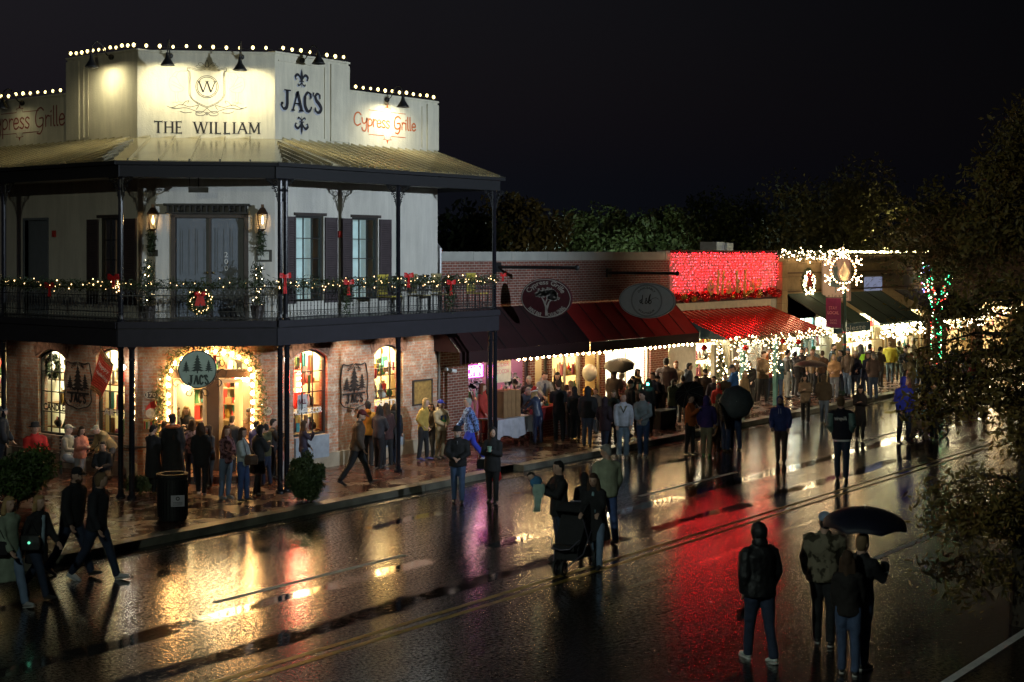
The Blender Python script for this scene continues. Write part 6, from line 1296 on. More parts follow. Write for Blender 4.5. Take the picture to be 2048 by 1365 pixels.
# wrought bench
p = G(197, 945, .15); T = thing('bench', p, 'black slatted bench with its back to the street', 'bench'); 
mb = MB(); [mb.box(p.x-.9+0, p.x+.9, p.y+.1+i*.09, p.y+.16+i*.09, .58, .60) for i in range(5)]; mb.build('seat', black_iron, T); mb = MB(); [mb.box(p.x-.9, p.x+.9, p.y-.02-i*.012, p.y+.0-i*.012, .66+i*.085, .72+i*.085) for i in range(5)]; mb.build('backrest', black_iron, T)
for a in (-.88, .83):
    mb = MB(); mb.box(p.x+a, p.x+a+.05, p.y-.02, p.y+.55, .54, .58); mb.box(p.x+a, p.x+a+.05, p.y+.48, p.y+.53, .15, .58); mb.box(p.x+a, p.x+a+.05, p.y-.03, p.y+.02, .15, .62); mb.build('leg', black_iron, T)
T.rotation_euler[2] = math.radians(-33)
p = G(272, 955, .15); T = thing('cafe_table', p, 'small round iron table beside the bench, holding nothing', 'table'); mb = MB(); mb.lathe([(.0, .72), (.38, .72), (.38, .745), (0, .745)], p, 20, cap=False); mb.build('tabletop', black_iron, T)
for k in range(3): a = k*2.1; mb = MB(); mb.tube([p+Vector((0, 0, .7)), p+Vector((.06*math.cos(a), .06*math.sin(a), .35)), p+Vector((.3*math.cos(a), .3*math.sin(a), 0))], .012, 5); mb.build('leg', black_iron, T)
def shrub(px, py, w_, h_, label, seed, pot=True, nc=18, fm=lf, n=5000, base=.15, ls=.06):
    p = G(px, py, base); R = random.Random(seed); T = thing('shrub', p, label, 'shrub'); z0 = .4 if pot else .1
    if pot: mb = MB(); mb.lathe([(w_*.3, 0), (w_*.4, .4), (w_*.42, .42), (w_*.36, .42), (w_*.35, .38)], p, 20); mb.build('pot', M('dark_pot', (.03, .028, .025), .4), T)
    mb = MB(); cl = [(Vector((R.uniform(-1, 1)*w_*.33, R.uniform(-1, 1)*w_*.33, z0+(h_-z0)*R.uniform(.2, .85))), w_*R.uniform(.15, .28)) for _ in range(nc)]
    if nc > 18: cl = [(Vector((math.cos(t)*math.sin(q)*w_*.36, math.sin(t)*math.sin(q)*w_*.36, h_*.5-math.cos(q)*h_*.38))*R.uniform(.75, 1.12), w_*R.uniform(.10, .19)) for t, q in [(R.random()*6.28, math.acos(R.uniform(-1, 1))) for _ in range(nc)]]
    for i in range(n): c, r = R.choice(cl); leaf(mb, p+c+Vector((R.gauss(0, 1), R.gauss(0, 1), R.gauss(0, 1))).normalized()*r*R.random()**.35, ls*R.uniform(.6, 1.3), R, 0, .35)
    mb.build('foliage', fm, T)
    mb = MB(); [mb.tube([p+Vector((0, 0, z0-.05)), p+c*.9], .012, 4) for c, r in cl[:8]]; mb.build('stem', bark, T)
shrub(612, 1003, .80, .98, 'round clipped shrub at the foot of the twin corner posts', 1, pot=False, nc=70, n=15000, ls=.045)
shrub(35, 1025, 1.35, 1.25, 'large leafy bush at the left edge beside the bench', 2, pot=False, n=9000, ls=.06, fm=leafmat('bush_leaves', (.02, .045, .01), (.06, .11, .02)))
shrub(272, 990, .6, .35, 'low grassy plant at the foot of the left posts', 3, pot=False, n=1500)
# market table, boxes, stall barrel
p = G(1028, 888, .15); x, y = p.x, p.y+.25; T = thing('market_table', (x, y, .15), 'table under a white cloth on the pavement by the balcony end', 'table'); mb = MB(); mb.box(x-.85, x+.75, y-.35, y+.35, .85, .88); mb.build('tabletop', GOODM[3], T)
for a in (-.8, .7):
    for b in (-.3, .28): mb = MB(); mb.tube([(x+a, y+b, .15), (x+a, y+b, .85)], .015, 6); mb.build('leg', black_iron, T)
R = random.Random(6); mb = MB(); P = []; n = 40
for (ax, ay), (bx, by) in zip(((x-.87, y-.37), (x+.77, y-.37), (x+.77, y+.37)), ((x+.77, y-.37), (x+.77, y+.37), (x-.87, y+.37))):
    k = int(math.hypot(bx-ax, by-ay)/.05); nx_, ny_ = (by-ay), -(bx-ax); l = math.hypot(nx_, ny_); nx_, ny_ = nx_/l, ny_/l
    for i in range(k): s = i/k; wv = .035*math.sin(s*l/.05*.9+ax); P.append(((ax+(bx-ax)*s, ay+(by-ay)*s), (ax+(bx-ax)*s+nx_*wv, ay+(by-ay)*s+ny_*wv, .38+.06*math.sin(s*9)-(.12 if i in (0, 1, k-1) else 0))))
for (a, b), (c, d) in zip(P, P[1:]): mb.poly([(*a, .886), b, d, (*c, .886)])
mb.poly([(x-.87, y-.37, .887), (x+.77, y-.37, .887), (x+.77, y+.37, .887), (x-.87, y+.37, .887)]); c_ = mb.build('tablecloth', M('white_cloth', (.55, .55, .62), .8)); tag(c_, 'white cloth draped over the market table', 'tablecloth')
cb = M('cardboard', (.32, .18, .08), .8); 
for i, (dx, w__, h__) in enumerate(((-.32, .17, .72), (-.14, .17, .74), (.04, .17, .73), (.24, .2, .72))):
    mb = MB(); mb.box(x+dx-.1, x+dx-.1+w__, y-.22, y+.2, .89, .89+h__); mb.box(x+dx-.105, x+dx-.095+w__, y-.225, y+.205, .89+h__, .905+h__)
    tag(mb.build('cardboard_box', cb), ('first', 'second', 'third', 'fourth')[i]+' tall brown carton from the posts on the market table', 'box', 'tall cartons on the market table')
p2 = G(1095, 872, .15); T = thing('market_stall', p2, 'brick-fronted serving counter covered in a dark red cloth behind the child in the red hat', 'counter'); mb = MB(); mb.box(p2.x-.9, p2.x+1.2, p2.y, p2.y+.6, .15, .95); mb.build('counter_base', new_brick, T, uv=True); mb = MB(); mb.box(p2.x-.95, p2.x+1.25, p2.y-.06, p2.y+.66, .955, .99); mb.box(p2.x-.95, p2.x+1.25, p2.y-.065, p2.y-.05, .62, .955); mb.build('cloth', M('dark_red_cloth', (.25, .02, .03), .8), T)
mb = MB(); R = random.Random(1); f_ = Fr((0, p2.y), (1, 0), (0, -1)); goods(mb, f_, p2.x-.8, p2.x+1.0, 1.0, -.5, -.1, 22, R, .25); tag(mb.build('counter_goods', GOODM), 'assorted food packs and tubs spread on the red serving counter', 'goods', kind='stuff')
p = G(1330, 857, .15); T = thing('black_tub', p, 'black rectangular planter tub on the pavement near the kerb', 'planter'); mb = MB(); mb.obox(p+Vector((-.42, -.1, 0)), (.84, 0, 0), (0, .45, 0), (0, 0, .5)); mb.build('tub', black_iron, T); mb = MB(); mb.obox(p+Vector((-.46, -.14, .5)), (.92, 0, 0), (0, .53, 0), (0, 0, .05)); mb.build('rim', M('bin_lid', (.04, .04, .045), .4), T)
p = G(954, 888, .15)+Vector((.2, .6, 0)); T = thing('yellow_sack', p, 'yellow paper sack standing by the market table', 'sack'); mb = MB(); mb.obox(p+Vector((-.13, -.1, 0)), (.26, 0, 0), (0, .2, 0), (0, 0, .5)); mb.obox(p+Vector((-.12, -.06, .5)), (.24, 0, 0), (0, .12, 0), (.0, 0, .06)); mb.build('bag', M('yellow_paper', (.55, .35, .03), .6), T)
p = G(1720, 805, .15); 
x = X_(1182, 24.7); mb = MB(); mb.ell((x, 24.75, 1.75), (.23, .23, .27), 14, 10); o = mb.build('white_balloon', M('white_balloon', (.75, .72, .65), .3), smooth=True); tag(o, 'large white balloon in front of the lit tree by the shop door', 'balloon')
for i, (dx, dz) in enumerate(((-.1, -.55), (.1, -.6), (.0, -.75), (.2, -.72), (-.15, -.8))): mb = MB(); mb.ell((x+dx, 24.8, 1.75+dz), .13, 10, 8); tag(mb.build('gold_balloon', baub[1], smooth=True), 'gold balloon in the cluster under the white balloon', 'balloon', 'gold balloons by the shop door')
conetree(1152, 828, 1.9, .5, 'lit christmas tree behind the white balloon', 60)
mb = MB(); q = G(1483, 1226); mb.tube([q+Vector((-.09, .0, .03)), q+Vector((.09, .03, .03))], .033, 10); tag(mb.build('crushed_can', M('can_metal', (.5, .1, .08), .25, .8)), 'crushed red drink can lying on the wet road', 'can')
# ================================================================ near tree at the right edge
p = G(2050, 1250); R = random.Random(77); T = thing('near_tree', p, 'tall dark cypress in the foreground at the right edge', 'tree'); mb = MB(); mb.tube([p, p+Vector((.02, 0, 1.0)), p+Vector((.12, -.06, 3)), p+Vector((.45, -.25, 7.5))], [.22, .19, .15, .05], 10)
rt = Vector((SA, -CA, 0)); fw = Vector((CA, SA, 0)); br = []
c_at = lambda z: p+Vector((.05*z, -.03*z, z))
for i in range(84):
    z = R.uniform(.6, 7.6); a = R.random()*6.283; 
    L0 = (1.5 if z < 2.4 else 1.8 if z < 4.8 else 1.8-(z-4.8)*.4)*R.uniform(.7, 1.12); d = rt*math.cos(a)+fw*math.sin(a)
    s = c_at(z); e = s+d*L0+Vector((0, 0, R.uniform(-.35, .25))); m_ = s.lerp(e, .5)+Vector((0, 0, .12)); mb.tube([s, m_, e], [.028, .013, .004], 5); br.append((s, m_, e))
for s_, e_ in (((.0, 3.15), (-1.55, 3.0)), ((0, 2.1), (-1.45, 1.95)), ((0, 4.2), (-1.6, 4.0))):
    s = c_at(s_[1]); e = p+rt*e_[0]+Vector((0, 0, e_[1])); mb.tube([s, s.lerp(e, .5)+Vector((0, 0, .15)), e], [.04, .022, .007], 5); br.append((s, s.lerp(e, .5)+Vector((0, 0, .15)), e))
mb.build('trunk', bark, T); mb = MB()
for s, m_, e in br:
    for k in range(400):
        t = R.random()**.75; q = (s.lerp(m_, t*2) if t < .5 else m_.lerp(e, t*2-1)); r = .27
        leaf(mb, q+Vector((R.gauss(0, r*.55), R.gauss(0, r*.55), R.gauss(0, r*.5)-.04)), R.uniform(.03, .08), R, 0, .33)
mb.build('crown', lf3, T)
# fallen leaves on the wet road and pavement
R = random.Random(31); mb = MB()
for _ in range(420):
    if R.random() < .5: x, y, z = R.uniform(8, 60), CY-.1-abs(R.gauss(0, .25)), .012
    else: x, y, z = R.uniform(8, 50), R.uniform(6, 21), .01
    a = R.random()*6.28; s = R.uniform(.02, .045); mb.poly([(x+s*math.cos(a), y+s*math.sin(a), z), (x-s*.5*math.sin(a), y+s*.5*math.cos(a), z+.006), (x-s*math.cos(a), y-s*math.sin(a), z), (x+s*.5*math.sin(a), y-s*.5*math.cos(a), z+.004)])
tag(mb.build('fallen_leaves', leafmat('fallen_leaf', (.05, .03, .01), (.14, .08, .02), .3), loc=(0, 0, 0)), 'small wet fallen leaves scattered along the gutter and road', 'leaves', kind='stuff')
# ================================================================ people
ftex = bpy.data.textures.new('cloth_folds', 'CLOUDS'); ftex.noise_scale = .16; ftex.noise_depth = 2
def cmat(c, pat=None, rough=.85):
    nm = 'cloth_%02x%02x%02x%s' % (*[int(v*255) for v in c], pat or '')
    if nm in MATS: return MATS[nm]
    if pat in ('plaid', 'camo', 'print'):
        m = bpy.data.materials.new(nm); m.use_nodes = True; N = m.node_tree.nodes; L = m.node_tree.links; b = N['Principled BSDF']; b.inputs['Roughness'].default_value = rough
        t = N.new('ShaderNodeTexCoord'); k = N.new('ShaderNodeTexVoronoi' if pat == 'print' else 'ShaderNodeTexNoise'); k.inputs['Scale'].default_value = {'plaid': 14, 'camo': 7, 'print': 22}[pat]
        L.new(t.outputs['Object'], k.inputs['Vector']); r = N.new('ShaderNodeMapRange'); r.inputs[1].default_value = .44 if pat != 'print' else .45; r.inputs[2].default_value = .5; L.new(k.outputs['Distance' if pat == 'print' else 'Fac'], r.inputs[0])
        x = N.new('ShaderNodeMix'); x.data_type = 'RGBA'; x.inputs[6].default_value = (*c, 1); x.inputs[7].default_value = (*[min(.7, v*3.5+.05) for v in c], 1); L.new(r.outputs[0], x.inputs[0]); L.new(x.outputs[2], b.inputs['Base Color']); MATS[nm] = m; return m
    return M(nm, c, .22 if pat == 'shiny' else rough, var=.22, vs=7, bump=.35, bs=70)
SKIN = [M('skin_%d' % i, c, .5, var=.08, vs=9) for i, c in enumerate(((.50, .31, .23), (.42, .25, .17), (.56, .36, .28)))]
HAIRC = {'brown': (.05, .025, .012), 'dark': (.012, .009, .008), 'blonde': (.34, .22, .09), 'grey': (.28, .27, .25), 'red': (.16, .055, .02), 'sandy': (.16, .1, .05)}
sole = M('shoe_sole', (.5, .5, .47), .5)
POSES = {
 'stand': dict(legs=((4, 4), (-3, 2)), arms=((4, 9, 14, 5), (6, 9, 16, 5))),
 'walk': dict(legs=((27, 10), (-20, 22)), arms=((-22, 7, 14, 0), (24, 7, 24, 5)), lean=4),
 'walk2': dict(legs=((-18, 26), (24, 6)), arms=((22, 7, 30, 5), (-20, 7, 12, 0)), lean=4),
 'stride': dict(legs=((24, 5), (-20, 16)), arms=((-6, 8, 14, 5), (8, 9, 20, 5)), lean=6),
 'pockets': dict(legs=((3, 3), (-4, 3)), arms=((-12, 12, 48, 24), (-12, 12, 48, 24))),
 'hold': dict(legs=((4, 3), (-3, 2)), arms=((14, 8, 92, 40), (14, 8, 92, 40)), look=(0, -14)),
 'clasp': dict(legs=((3, 3), (-3, 3)), arms=((14, 12, 38, 42), (14, 12, 38, 42))),
 'phone': dict(legs=((8, 10), (-3, 3)), arms=((26, 6, 88, 38), (22, 6, 92, 38)), look=(0, -26)),
 'face': dict(legs=((4, 3), (-3, 2)), arms=((6, 10, 30, 20), (48, 4, 118, 22)), look=(0, -6)),
 'reach': dict(legs=((4, 3), (-3, 2)), arms=((52, 5, 22, 10), (48, 5, 30, 10)), lean=12, look=(0, -20)),
 'bend': dict(legs=((8, 6), (2, 2)), arms=((60, 5, 30, 10), (55, 5, 40, 10)), lean=42, look=(0, -15)),
 'umb': dict(legs=((5, 4), (-4, 3)), arms=((6, 9, 30, 10), (34, 8, 102, 22))),
 'push': dict(legs=((14, 8), (-10, 10)), arms=((38, 5, 40, 2), (38, 5, 40, 2)), lean=8, look=(0, -12)),
 'carry': dict(legs=((6, 4), (-3, 2)), arms=((30, 14, 84, 42), (34, 10, 96, 36)), look=(0, -8)),
 'away': dict(legs=((12, 4), (-10, 6)), arms=((-4, 8, 24, 8), (-2, 8, 24, 8))),
 'sit': dict(legs=((86, 84), (80, 80)), arms=((30, 10, 60, 30), (26, 10, 66, 34)), lean=6, sit=1),
}
def person(px, fy, hy, face, pose, top, bot, hair='brown', label='', group=None, z0=.15, hat=None, hatc=None, hood=None, shoes=(.03, .03, .03), pad=.018, coat=0, long=0, male=True, skin=0, pat=None, bpat=None, beard=None, look=None, w=1.0, vox=None, mirror=False, at=None, H=None, slim=1.0, flare=0, extras=None, belt=None):
    P = dict(POSES[pose]); Rv = random.Random(int(px*13+hy)); v_ = Rv.uniform
    if pose in ('stand', 'clasp', 'pockets', 'hold', 'phone', 'face'):
        lg_ = v_(-7, 9); P['legs'] = ((P['legs'][0][0]+lg_, P['legs'][0][1]+abs(lg_)*.8), (P['legs'][1][0]-v_(-3, 6), P['legs'][1][1]+v_(0, 5))); P['arms'] = tuple((a[0]+v_(-7, 9), a[1]+v_(-3, 4), a[2]+v_(-8, 14), a[3]) for a in P['arms']); P['lean'] = P.get('lean', 0)+v_(-2, 6); face = face+v_(-12, 12)
        if look is None: look = (P.get('look', (0, 0))[0]+v_(-28, 28), P.get('look', (0, 0))[1]+v_(-14, 3))
    base = G(px, fy, z0) if at is None else Vector(at); d0 = depth(base.x, base.y)
    tgt = H or (CH-(hy-HY)/FP*d0)-base.z
    near = (fy-hy) > 220 if fy else False
    vx = vox or (.0085 if near else .0125)
    lean = math.radians(P.get('lean', 0)); lk = look or P.get('look', (0, 0)); hw = .085; sw = (.168 if male else .142)*w
    Rl = Matrix.Rotation(-lean, 3, 'X') @ Matrix.Rotation(math.radians(v_(-2.5, 2.5)), 3, 'Y')
    hipz = 0.0
    def tr_(v): return Rl @ Vector(v)           # torso point relative to hip centre
    legs = []
    for s, (a, k) in zip((-1, 1), P['legs']):
        a, k = math.radians(a), math.radians(k); hip = Vector((s*hw, 0, -.02)); kn = hip+Vector((s*.01, math.sin(a)*.42, -math.cos(a)*.42)); b = a-k; an = kn+Vector((0, math.sin(b)*.42, -math.cos(b)*.42)); legs.append((hip, kn, an, b))
    lowz = min(l[2].z for l in legs)-.085
    if P.get('sit'): lowz = -.0-.42-.06
    arms = []; A = P['arms'][::-1] if mirror else P['arms']
    for s, (p, b, e, inn) in zip((-1, 1), A):
        p, b, e, inn = map(math.radians, (p, b, e, inn)); sh = tr_((s*sw, 0, .475)); el = sh+Rl @ Vector((s*math.sin(b)*.29, math.sin(p)*math.cos(b)*.29, -math.cos(p)*math.cos(b)*.29))
        q = p+e; fd = Rl @ Vector((-s*math.sin(inn), math.sin(q)*math.cos(inn), -math.cos(q)*math.cos(inn))); wr = el+fd*.25; arms.append((sh, el, wr, fd, s))
    neck = tr_((0, -.01, .56)); hyaw, hp = math.radians(lk[0]), math.radians(lk[1]); hc = neck+Rl @ Vector((0, .025-.05*math.sin(hp), .135))
    Rh = Matrix.Rotation(hyaw, 3, 'Z') @ Matrix.Rotation(hp, 3, 'X')
    top_z = hc.z+.122+(.02 if hat in ('beanie', 'santa') else 0)+(.02 if hood else 0)
    sc_ = tgt/(top_z-lowz)
    toc = -Vector((base.x, base.y, 0)).normalized(); ri = Vector((-toc.y, toc.x, 0)); ri = ri if ri.dot(Vector((SA, -CA, 0))) > 0 else -ri
    fa = math.radians(face); dr = toc*math.cos(fa)+ri*math.sin(fa); rz = math.atan2(dr.y, dr.x)-math.pi/2
    off = Vector((0, 0, -lowz))
    def sub(name, mb, mt, rem=None, fold=0, parent=None, sm=True):
        mb.v = [tuple((Vector(v)+off)*sc_) for v in mb.v]
        me = bpy.data.meshes.new(name); me.from_pydata(mb.v, [], mb.f); mts = mt if isinstance(mt, (list, tuple)) else [mt]
        for q in mts: me.materials.append(q)
        if len(mts) > 1: me.polygons.foreach_set('material_index', mb.m)
        me.polygons.foreach_set('use_smooth', [sm]*len(mb.f)); o = bpy.data.objects.new(name, me); col.objects.link(o)
        if parent: o.parent = parent
        if rem:
            md = o.modifiers.new('union', 'REMESH'); md.mode = 'VOXEL'; md.voxel_size = rem; md.use_smooth_shade = True
            sm_ = o.modifiers.new('smooth', 'SMOOTH'); sm_.factor = .5; sm_.iterations = 3 if rem > .01 else 4
            if fold: dm = o.modifiers.new('folds', 'DISPLACE'); dm.texture = ftex; dm.strength = fold; dm.mid_level = .5; dm.texture_coords = 'GLOBAL'
        return o
    # body: one continuous surface with head, neck, arms, hands and legs
    mb = MB(); hr = (.080, .100, .122)
    mb.ell(hc, hr, 14, 10, rot=Rh); mb.ell(hc+Rh @ Vector((0, .02, -.045)), (.058, .07, .075), 12, 8, rot=Rh)
    mb.ell(hc+Rh @ Vector((0, .098, -.015)), (.013, .02, .024), 8, 6, rot=Rh); mb.ell(hc+Rh @ Vector((0, .083, .03)), (.05, .02, .012), 8, 6, rot=Rh)
    for s in (-1, 1): mb.ell(hc+Rh @ Vector((s*.078, -.005, -.01)), (.012, .02, .032), 8, 6, rot=Rh)
    mb.ell(hc+Rh @ Vector((0, .09, -.06)), (.024, .014, .010), 8, 6, rot=Rh)
    mb.tube([tr_((0, -.01, .46)), neck, hc+Vector((0, -.015, -.06))], [.075, .062, .06], 10)
    ring = lambda z, rx, ry, y=0: [tr_((rx*math.cos(t*math.pi/8), y+ry*math.sin(t*math.pi/8), z)) for t in range(16)]
    mb.rings([ring(-.09, .12*slim, .08), ring(.02, .135*slim, .09), ring(.2, .115*slim, .08), ring(.4, sw*.82, .085), ring(.5, sw*.72, .07), ring(.54, .06, .06)])
    for hip, kn, an, b in legs: mb.tube([hip, hip.lerp(kn, .5), kn, kn.lerp(an, .35), an], [.07, .062, .045, .045, .032], 10)
    hands = []
    for sh, el, wr, fd, s in arms:
        mb.tube([sh, sh.lerp(el, .5), el, el.lerp(wr, .4), wr], [.045, .04, .034, .034, .024], 10)
        side = fd.cross(Vector((0, 0, 1)) if abs(fd.z) < .9 else Vector((0, 1, 0))).normalized(); side = side if side.dot(Vector((1, 0, 0))) > 0 else -side; up_ = side.cross(fd).normalized(); c = wr+fd*.05
        bend = -up_ if pose in ('umb', 'hold', 'phone', 'push') else up_*.3
        mb.tube([wr, wr+fd*.03, wr+fd*.075], [.024, .036, .034], 8, flat=.55)
        cv = Vector((0, 1, 0)) if fd.z < -.7 else Vector((0, 0, -1)) 
        for j, L0 in enumerate((.062, .072, .068, .052)):
            o_ = side*(j-1.5)*.019; r0 = wr+fd*.075+o_; mb.tube([r0-fd*.012, r0+fd*L0*.45+cv*.008, r0+fd*L0*.75+cv*.028, r0+fd*L0*.8+cv*.046], [.0105, .0098, .009, .0075], 6)
        ts = -s; r0 = wr+fd*.03+side*ts*.03; mb.tube([r0-side*ts*.012, r0+side*ts*.018+fd*.022, r0+side*ts*.02+fd*.05+cv*.012], [.0125, .0115, .009], 6)
        hands.append(c)
    body = sub('person', mb, SKIN[skin], vx*.95)
    body.location = base; body.rotation_euler[2] = rz; tag(body, label, 'person', group)
    # face
    if abs(face) < 125:
        mb = MB()
        for s in (-1, 1): mb.ell(hc+Rh @ Vector((s*.031, .086, .006)), (.013, .008, .007), 8, 5, 0, Rh); mb.ell(hc+Rh @ Vector((s*.031, .091, .026)), (.02, .007, .0045), 8, 4, 1, Rh)
        mb.ell(hc+Rh @ Vector((0, .098, -.062)), (.022, .006, .005), 8, 4, 2, Rh)
        sub('facial_features', mb, [M('eye_dark', (.03, .02, .015), .2, var=0), cmat(HAIRC[hair]), M('lips', (.3, .08, .07), .5, var=0)], parent=body)
    # trousers
    mb = MB(); f_ = .012+flare*.0
    mb.ell((0, -.005, -.03), (.142*slim, .112, .13), 14, 8); mb.rings([ring(-.08, .14*slim, .11), ring(.0, .142*slim, .108), ring(.12, .125*slim, .098)])
    for hip, kn, an, b in legs:
        e_ = an+Vector((0, 0, -.03)); mb.tube([hip+Vector((0, 0, .05)), hip.lerp(kn, .25), hip.lerp(kn, .7), kn, kn.lerp(e_, .4), e_], [.098*slim, .104*slim, .086*slim, .073, .068+flare*.5, .060+flare], 12)
    sub('trousers', mb, cmat(bot, bpat), max(vx*1.5, .014), .034 if near else .018, body)
    # top
    mb = MB(); p_ = pad; lowt = -.10-coat
    rg = [ring(lowt, (.145*slim+p_+coat*.14)*w, .115+p_+coat*.12), ring(-.02, (.15*slim+p_)*w, .118+p_), ring(.1, (.138*slim+p_)*w, .108+p_), ring(.2, (.136*slim+p_)*w, .104+p_), ring(.32, sw*.86+p_, .114+p_), ring(.42, sw*1.0+p_, .108+p_), ring(.485, sw*.86+p_*.6, .09+p_*.5), ring(.535, .10, .08), ring(.575, .062, .062)]
    mb.rings(rg)
    for sh, el, wr, fd, s in arms:
        mb.ell(sh+Vector((-s*.022, 0, -.02)), (.06+p_*.6, .066+p_*.5, .062+p_*.3), 10, 8); mb.tube([sh, sh.lerp(el, .5), el, el.lerp(wr, .5), wr+fd*.012], [.060+p_*.6, .056+p_*.6, .05+p_*.7, .045+p_*.6, .036+p_*.5], 10)
    if hood is not None:
        if hood: # hood up
            mb.ell(hc+Rh @ Vector((0, -.022, .012)), (.102, .112, .132), 14, 10, rot=Rh); mb.ell(neck+Vector((0, -.01, .02)), (.1, .1, .075), 12, 8)
        else: mb.ell(tr_((0, -.09, .54)), (.11, .065, .075), 12, 8); mb.tube([tr_((-.09, -.03, .54)), tr_((-.06, .07, .53)), tr_((.06, .07, .53)), tr_((.09, -.03, .54))], .028, 8)
    elif coat or pad > .02: mb.tube([tr_((-.07, -.04, .56)), tr_((-.06, .05, .55)), tr_((.06, .05, .55)), tr_((.07, -.04, .56)), tr_((-.07, -.04, .56))], .024, 8)
    tp = sub('hooded_top' if hood is not None else ('coat' if coat else 'top'), mb, cmat(top, pat), max(vx*1.5, .014), .045 if near else .024, body)
    if hood:   # face opening: a skin oval set into the hood
        if abs(face) < 120:
            mb = MB(); mb.ell(hc+Rh @ Vector((0, .055, -.01)), (.062, .055, .088), 12, 8, 0, Rh); mb.ell(hc+Rh @ Vector((0, .108, -.015)), (.013, .02, .024), 8, 6, 0, Rh)
            for s in (-1, 1): mb.ell(hc+Rh @ Vector((s*.028, .101, .008)), (.013, .008, .007), 8, 5, 1, Rh)
            if beard: mb.ell(hc+Rh @ Vector((0, .072, -.07)), (.052, .044, .045), 10, 8, 2, Rh)
            sub('face', mb, [SKIN[skin], MATS['eye_dark'], cmat(HAIRC[beard or 'brown'])], parent=body)
    # hair
    hm = cmat(HAIRC[hair]); mb = MB()
    if not hood and hat != 'bald':
        if hat not in ('beanie', 'santa', 'cap', 'hat'):
            mb.ell(hc+Rh @ Vector((0, -.020, .022)), (.086, .093, .108), 14, 10, rot=Rh); mb.ell(hc+Rh @ Vector((0, .035, .085)), (.066, .055, .040), 10, 8, rot=Rh)
        mb.ell(hc+Rh @ Vector((0, -.045, -.02)), (.08, .062, .09), 12, 8, rot=Rh)
        if long:
            for s in (-1, -.5, 0, .5, 1):
                a = hc+Rh @ Vector((s*.07, -.055+abs(s)*.045, .02)); mb.tube([a, a+Vector((s*.012, -.015, -.14)), a+Vector((s*.02, -.035+abs(s)*.03, -.14-long*.5)), a+Vector((s*.01, -.04+abs(s)*.03, -.14-long))], [.042, .048, .046, .02], 8)
        sub('hair', mb, hm, max(vx, .01), .012, body)
    if beard and not hood: mb = MB(); mb.ell(hc+Rh @ Vector((0, .05, -.075)), (.06, .055, .048), 10, 8, rot=Rh); sub('beard', mb, cmat(HAIRC[beard]), None, 0, body)
    if hat in ('cap', 'beanie', 'santa', 'hat'):
        mb = MB(); hcm = cmat(hatc or (.03, .03, .03))
        if hat == 'cap':
            mb.ell(hc+Rh @ Vector((0, -.01, .055)), (.088, .102, .08), 14, 8, rot=Rh); t = 1 if look != 'back' else -1
            mb.rings([[hc+Rh @ Vector((x, .07, .055+z)) for x, z in ((-.07, 0), (.07, 0), (.07, .012), (-.07, .012))], [hc+Rh @ Vector((x, .165, .035+z)) for x, z in ((-.045, 0), (.045, 0), (.045, .01), (-.045, .01))]])
        elif hat == 'beanie': mb.ell(hc+Rh @ Vector((0, -.012, .06)), (.09, .105, .088), 14, 8, rot=Rh); mb.tube([hc+Rh @ Vector((.088*math.cos(t), .1*math.sin(t)-.01, .035)) for t in [k*.4 for k in range(17)]], .016, 6)
        elif hat == 'santa':
            mb.ell(hc+Rh @ Vector((0, -.01, .07)), (.092, .105, .08), 14, 8, rot=Rh); mb.tube([hc+Rh @ Vector(v) for v in ((0, -.02, .12), (.03, -.04, .17), (.1, -.06, .13))], [.06, .04, .02], 8)
            m2 = MB(); m2.tube([hc+Rh @ Vector((.092*math.cos(t), .105*math.sin(t)-.01, .03)) for t in [k*.4 for k in range(17)]], .022, 6); m2.ell(hc+Rh @ Vector((.11, -.06, .12)), .03, 8, 6); sub('hat_trim', m2, GOODM[4], None, 0, body)
        else: mb.lathe([(.14, .03), (.15, .035), (.095, .05), (.09, .12), (.06, .14)], hc, 16)
        sub('hat', mb, hcm, None, 0, body)
    # shoes
    for (hip, kn, an, b), s in zip(legs, (-1, 1)):
        mb = MB(); t = Vector((0, math.cos(b*.7), math.sin(b*.7)*1.0)) if b < -.12 or b > .2 else Vector((0, 1, 0)); n = Vector((0, -t.z, t.y)); a = an+Vector((0, 0, -.03))
        heel = a-t*.055-n*.032; rgs = []
        for q, wd, hh in ((0, .03, .06), (.03, .036, .085), (.1, .038, .082), (.16, .043, .055), (.22, .042, .042), (.262, .025, .028)):
            c = heel+t*q; X = Vector((1, 0, 0)); rgs.append([c-X*wd-n*.012, c+X*wd-n*.012, c+X*wd+n*(hh*.45), c+X*wd*.55+n*hh*.9, c-X*wd*.55+n*hh*.9, c-X*wd+n*(hh*.45)])
        mb.rings(rgs); so = sub('shoe', mb, cmat(shoes, None, .5), None, 0, body); m2 = so.modifiers.new('soft', 'SUBSURF'); m2.levels = 1; m2.render_levels = 1
        if shoes[0] > .2 or near: mb = MB(); mb.rings([[v[0]-n*.001 - (n*.0), v[1]-n*.001, v[1]-n*.02, v[0]-n*.02] for v in rgs]); sub('sole', mb, sole, None, 0, so)
    if extras: extras(sub, tr_, hc, Rh, arms, body, ring, legs)
    mw = Matrix.Translation(base) @ Matrix.Rotation(rz, 4, 'Z')
    return body, [mw @ ((h+off)*sc_) for h in hands], mw @ ((tr_((0, 0, .3))+off)*sc_), dr
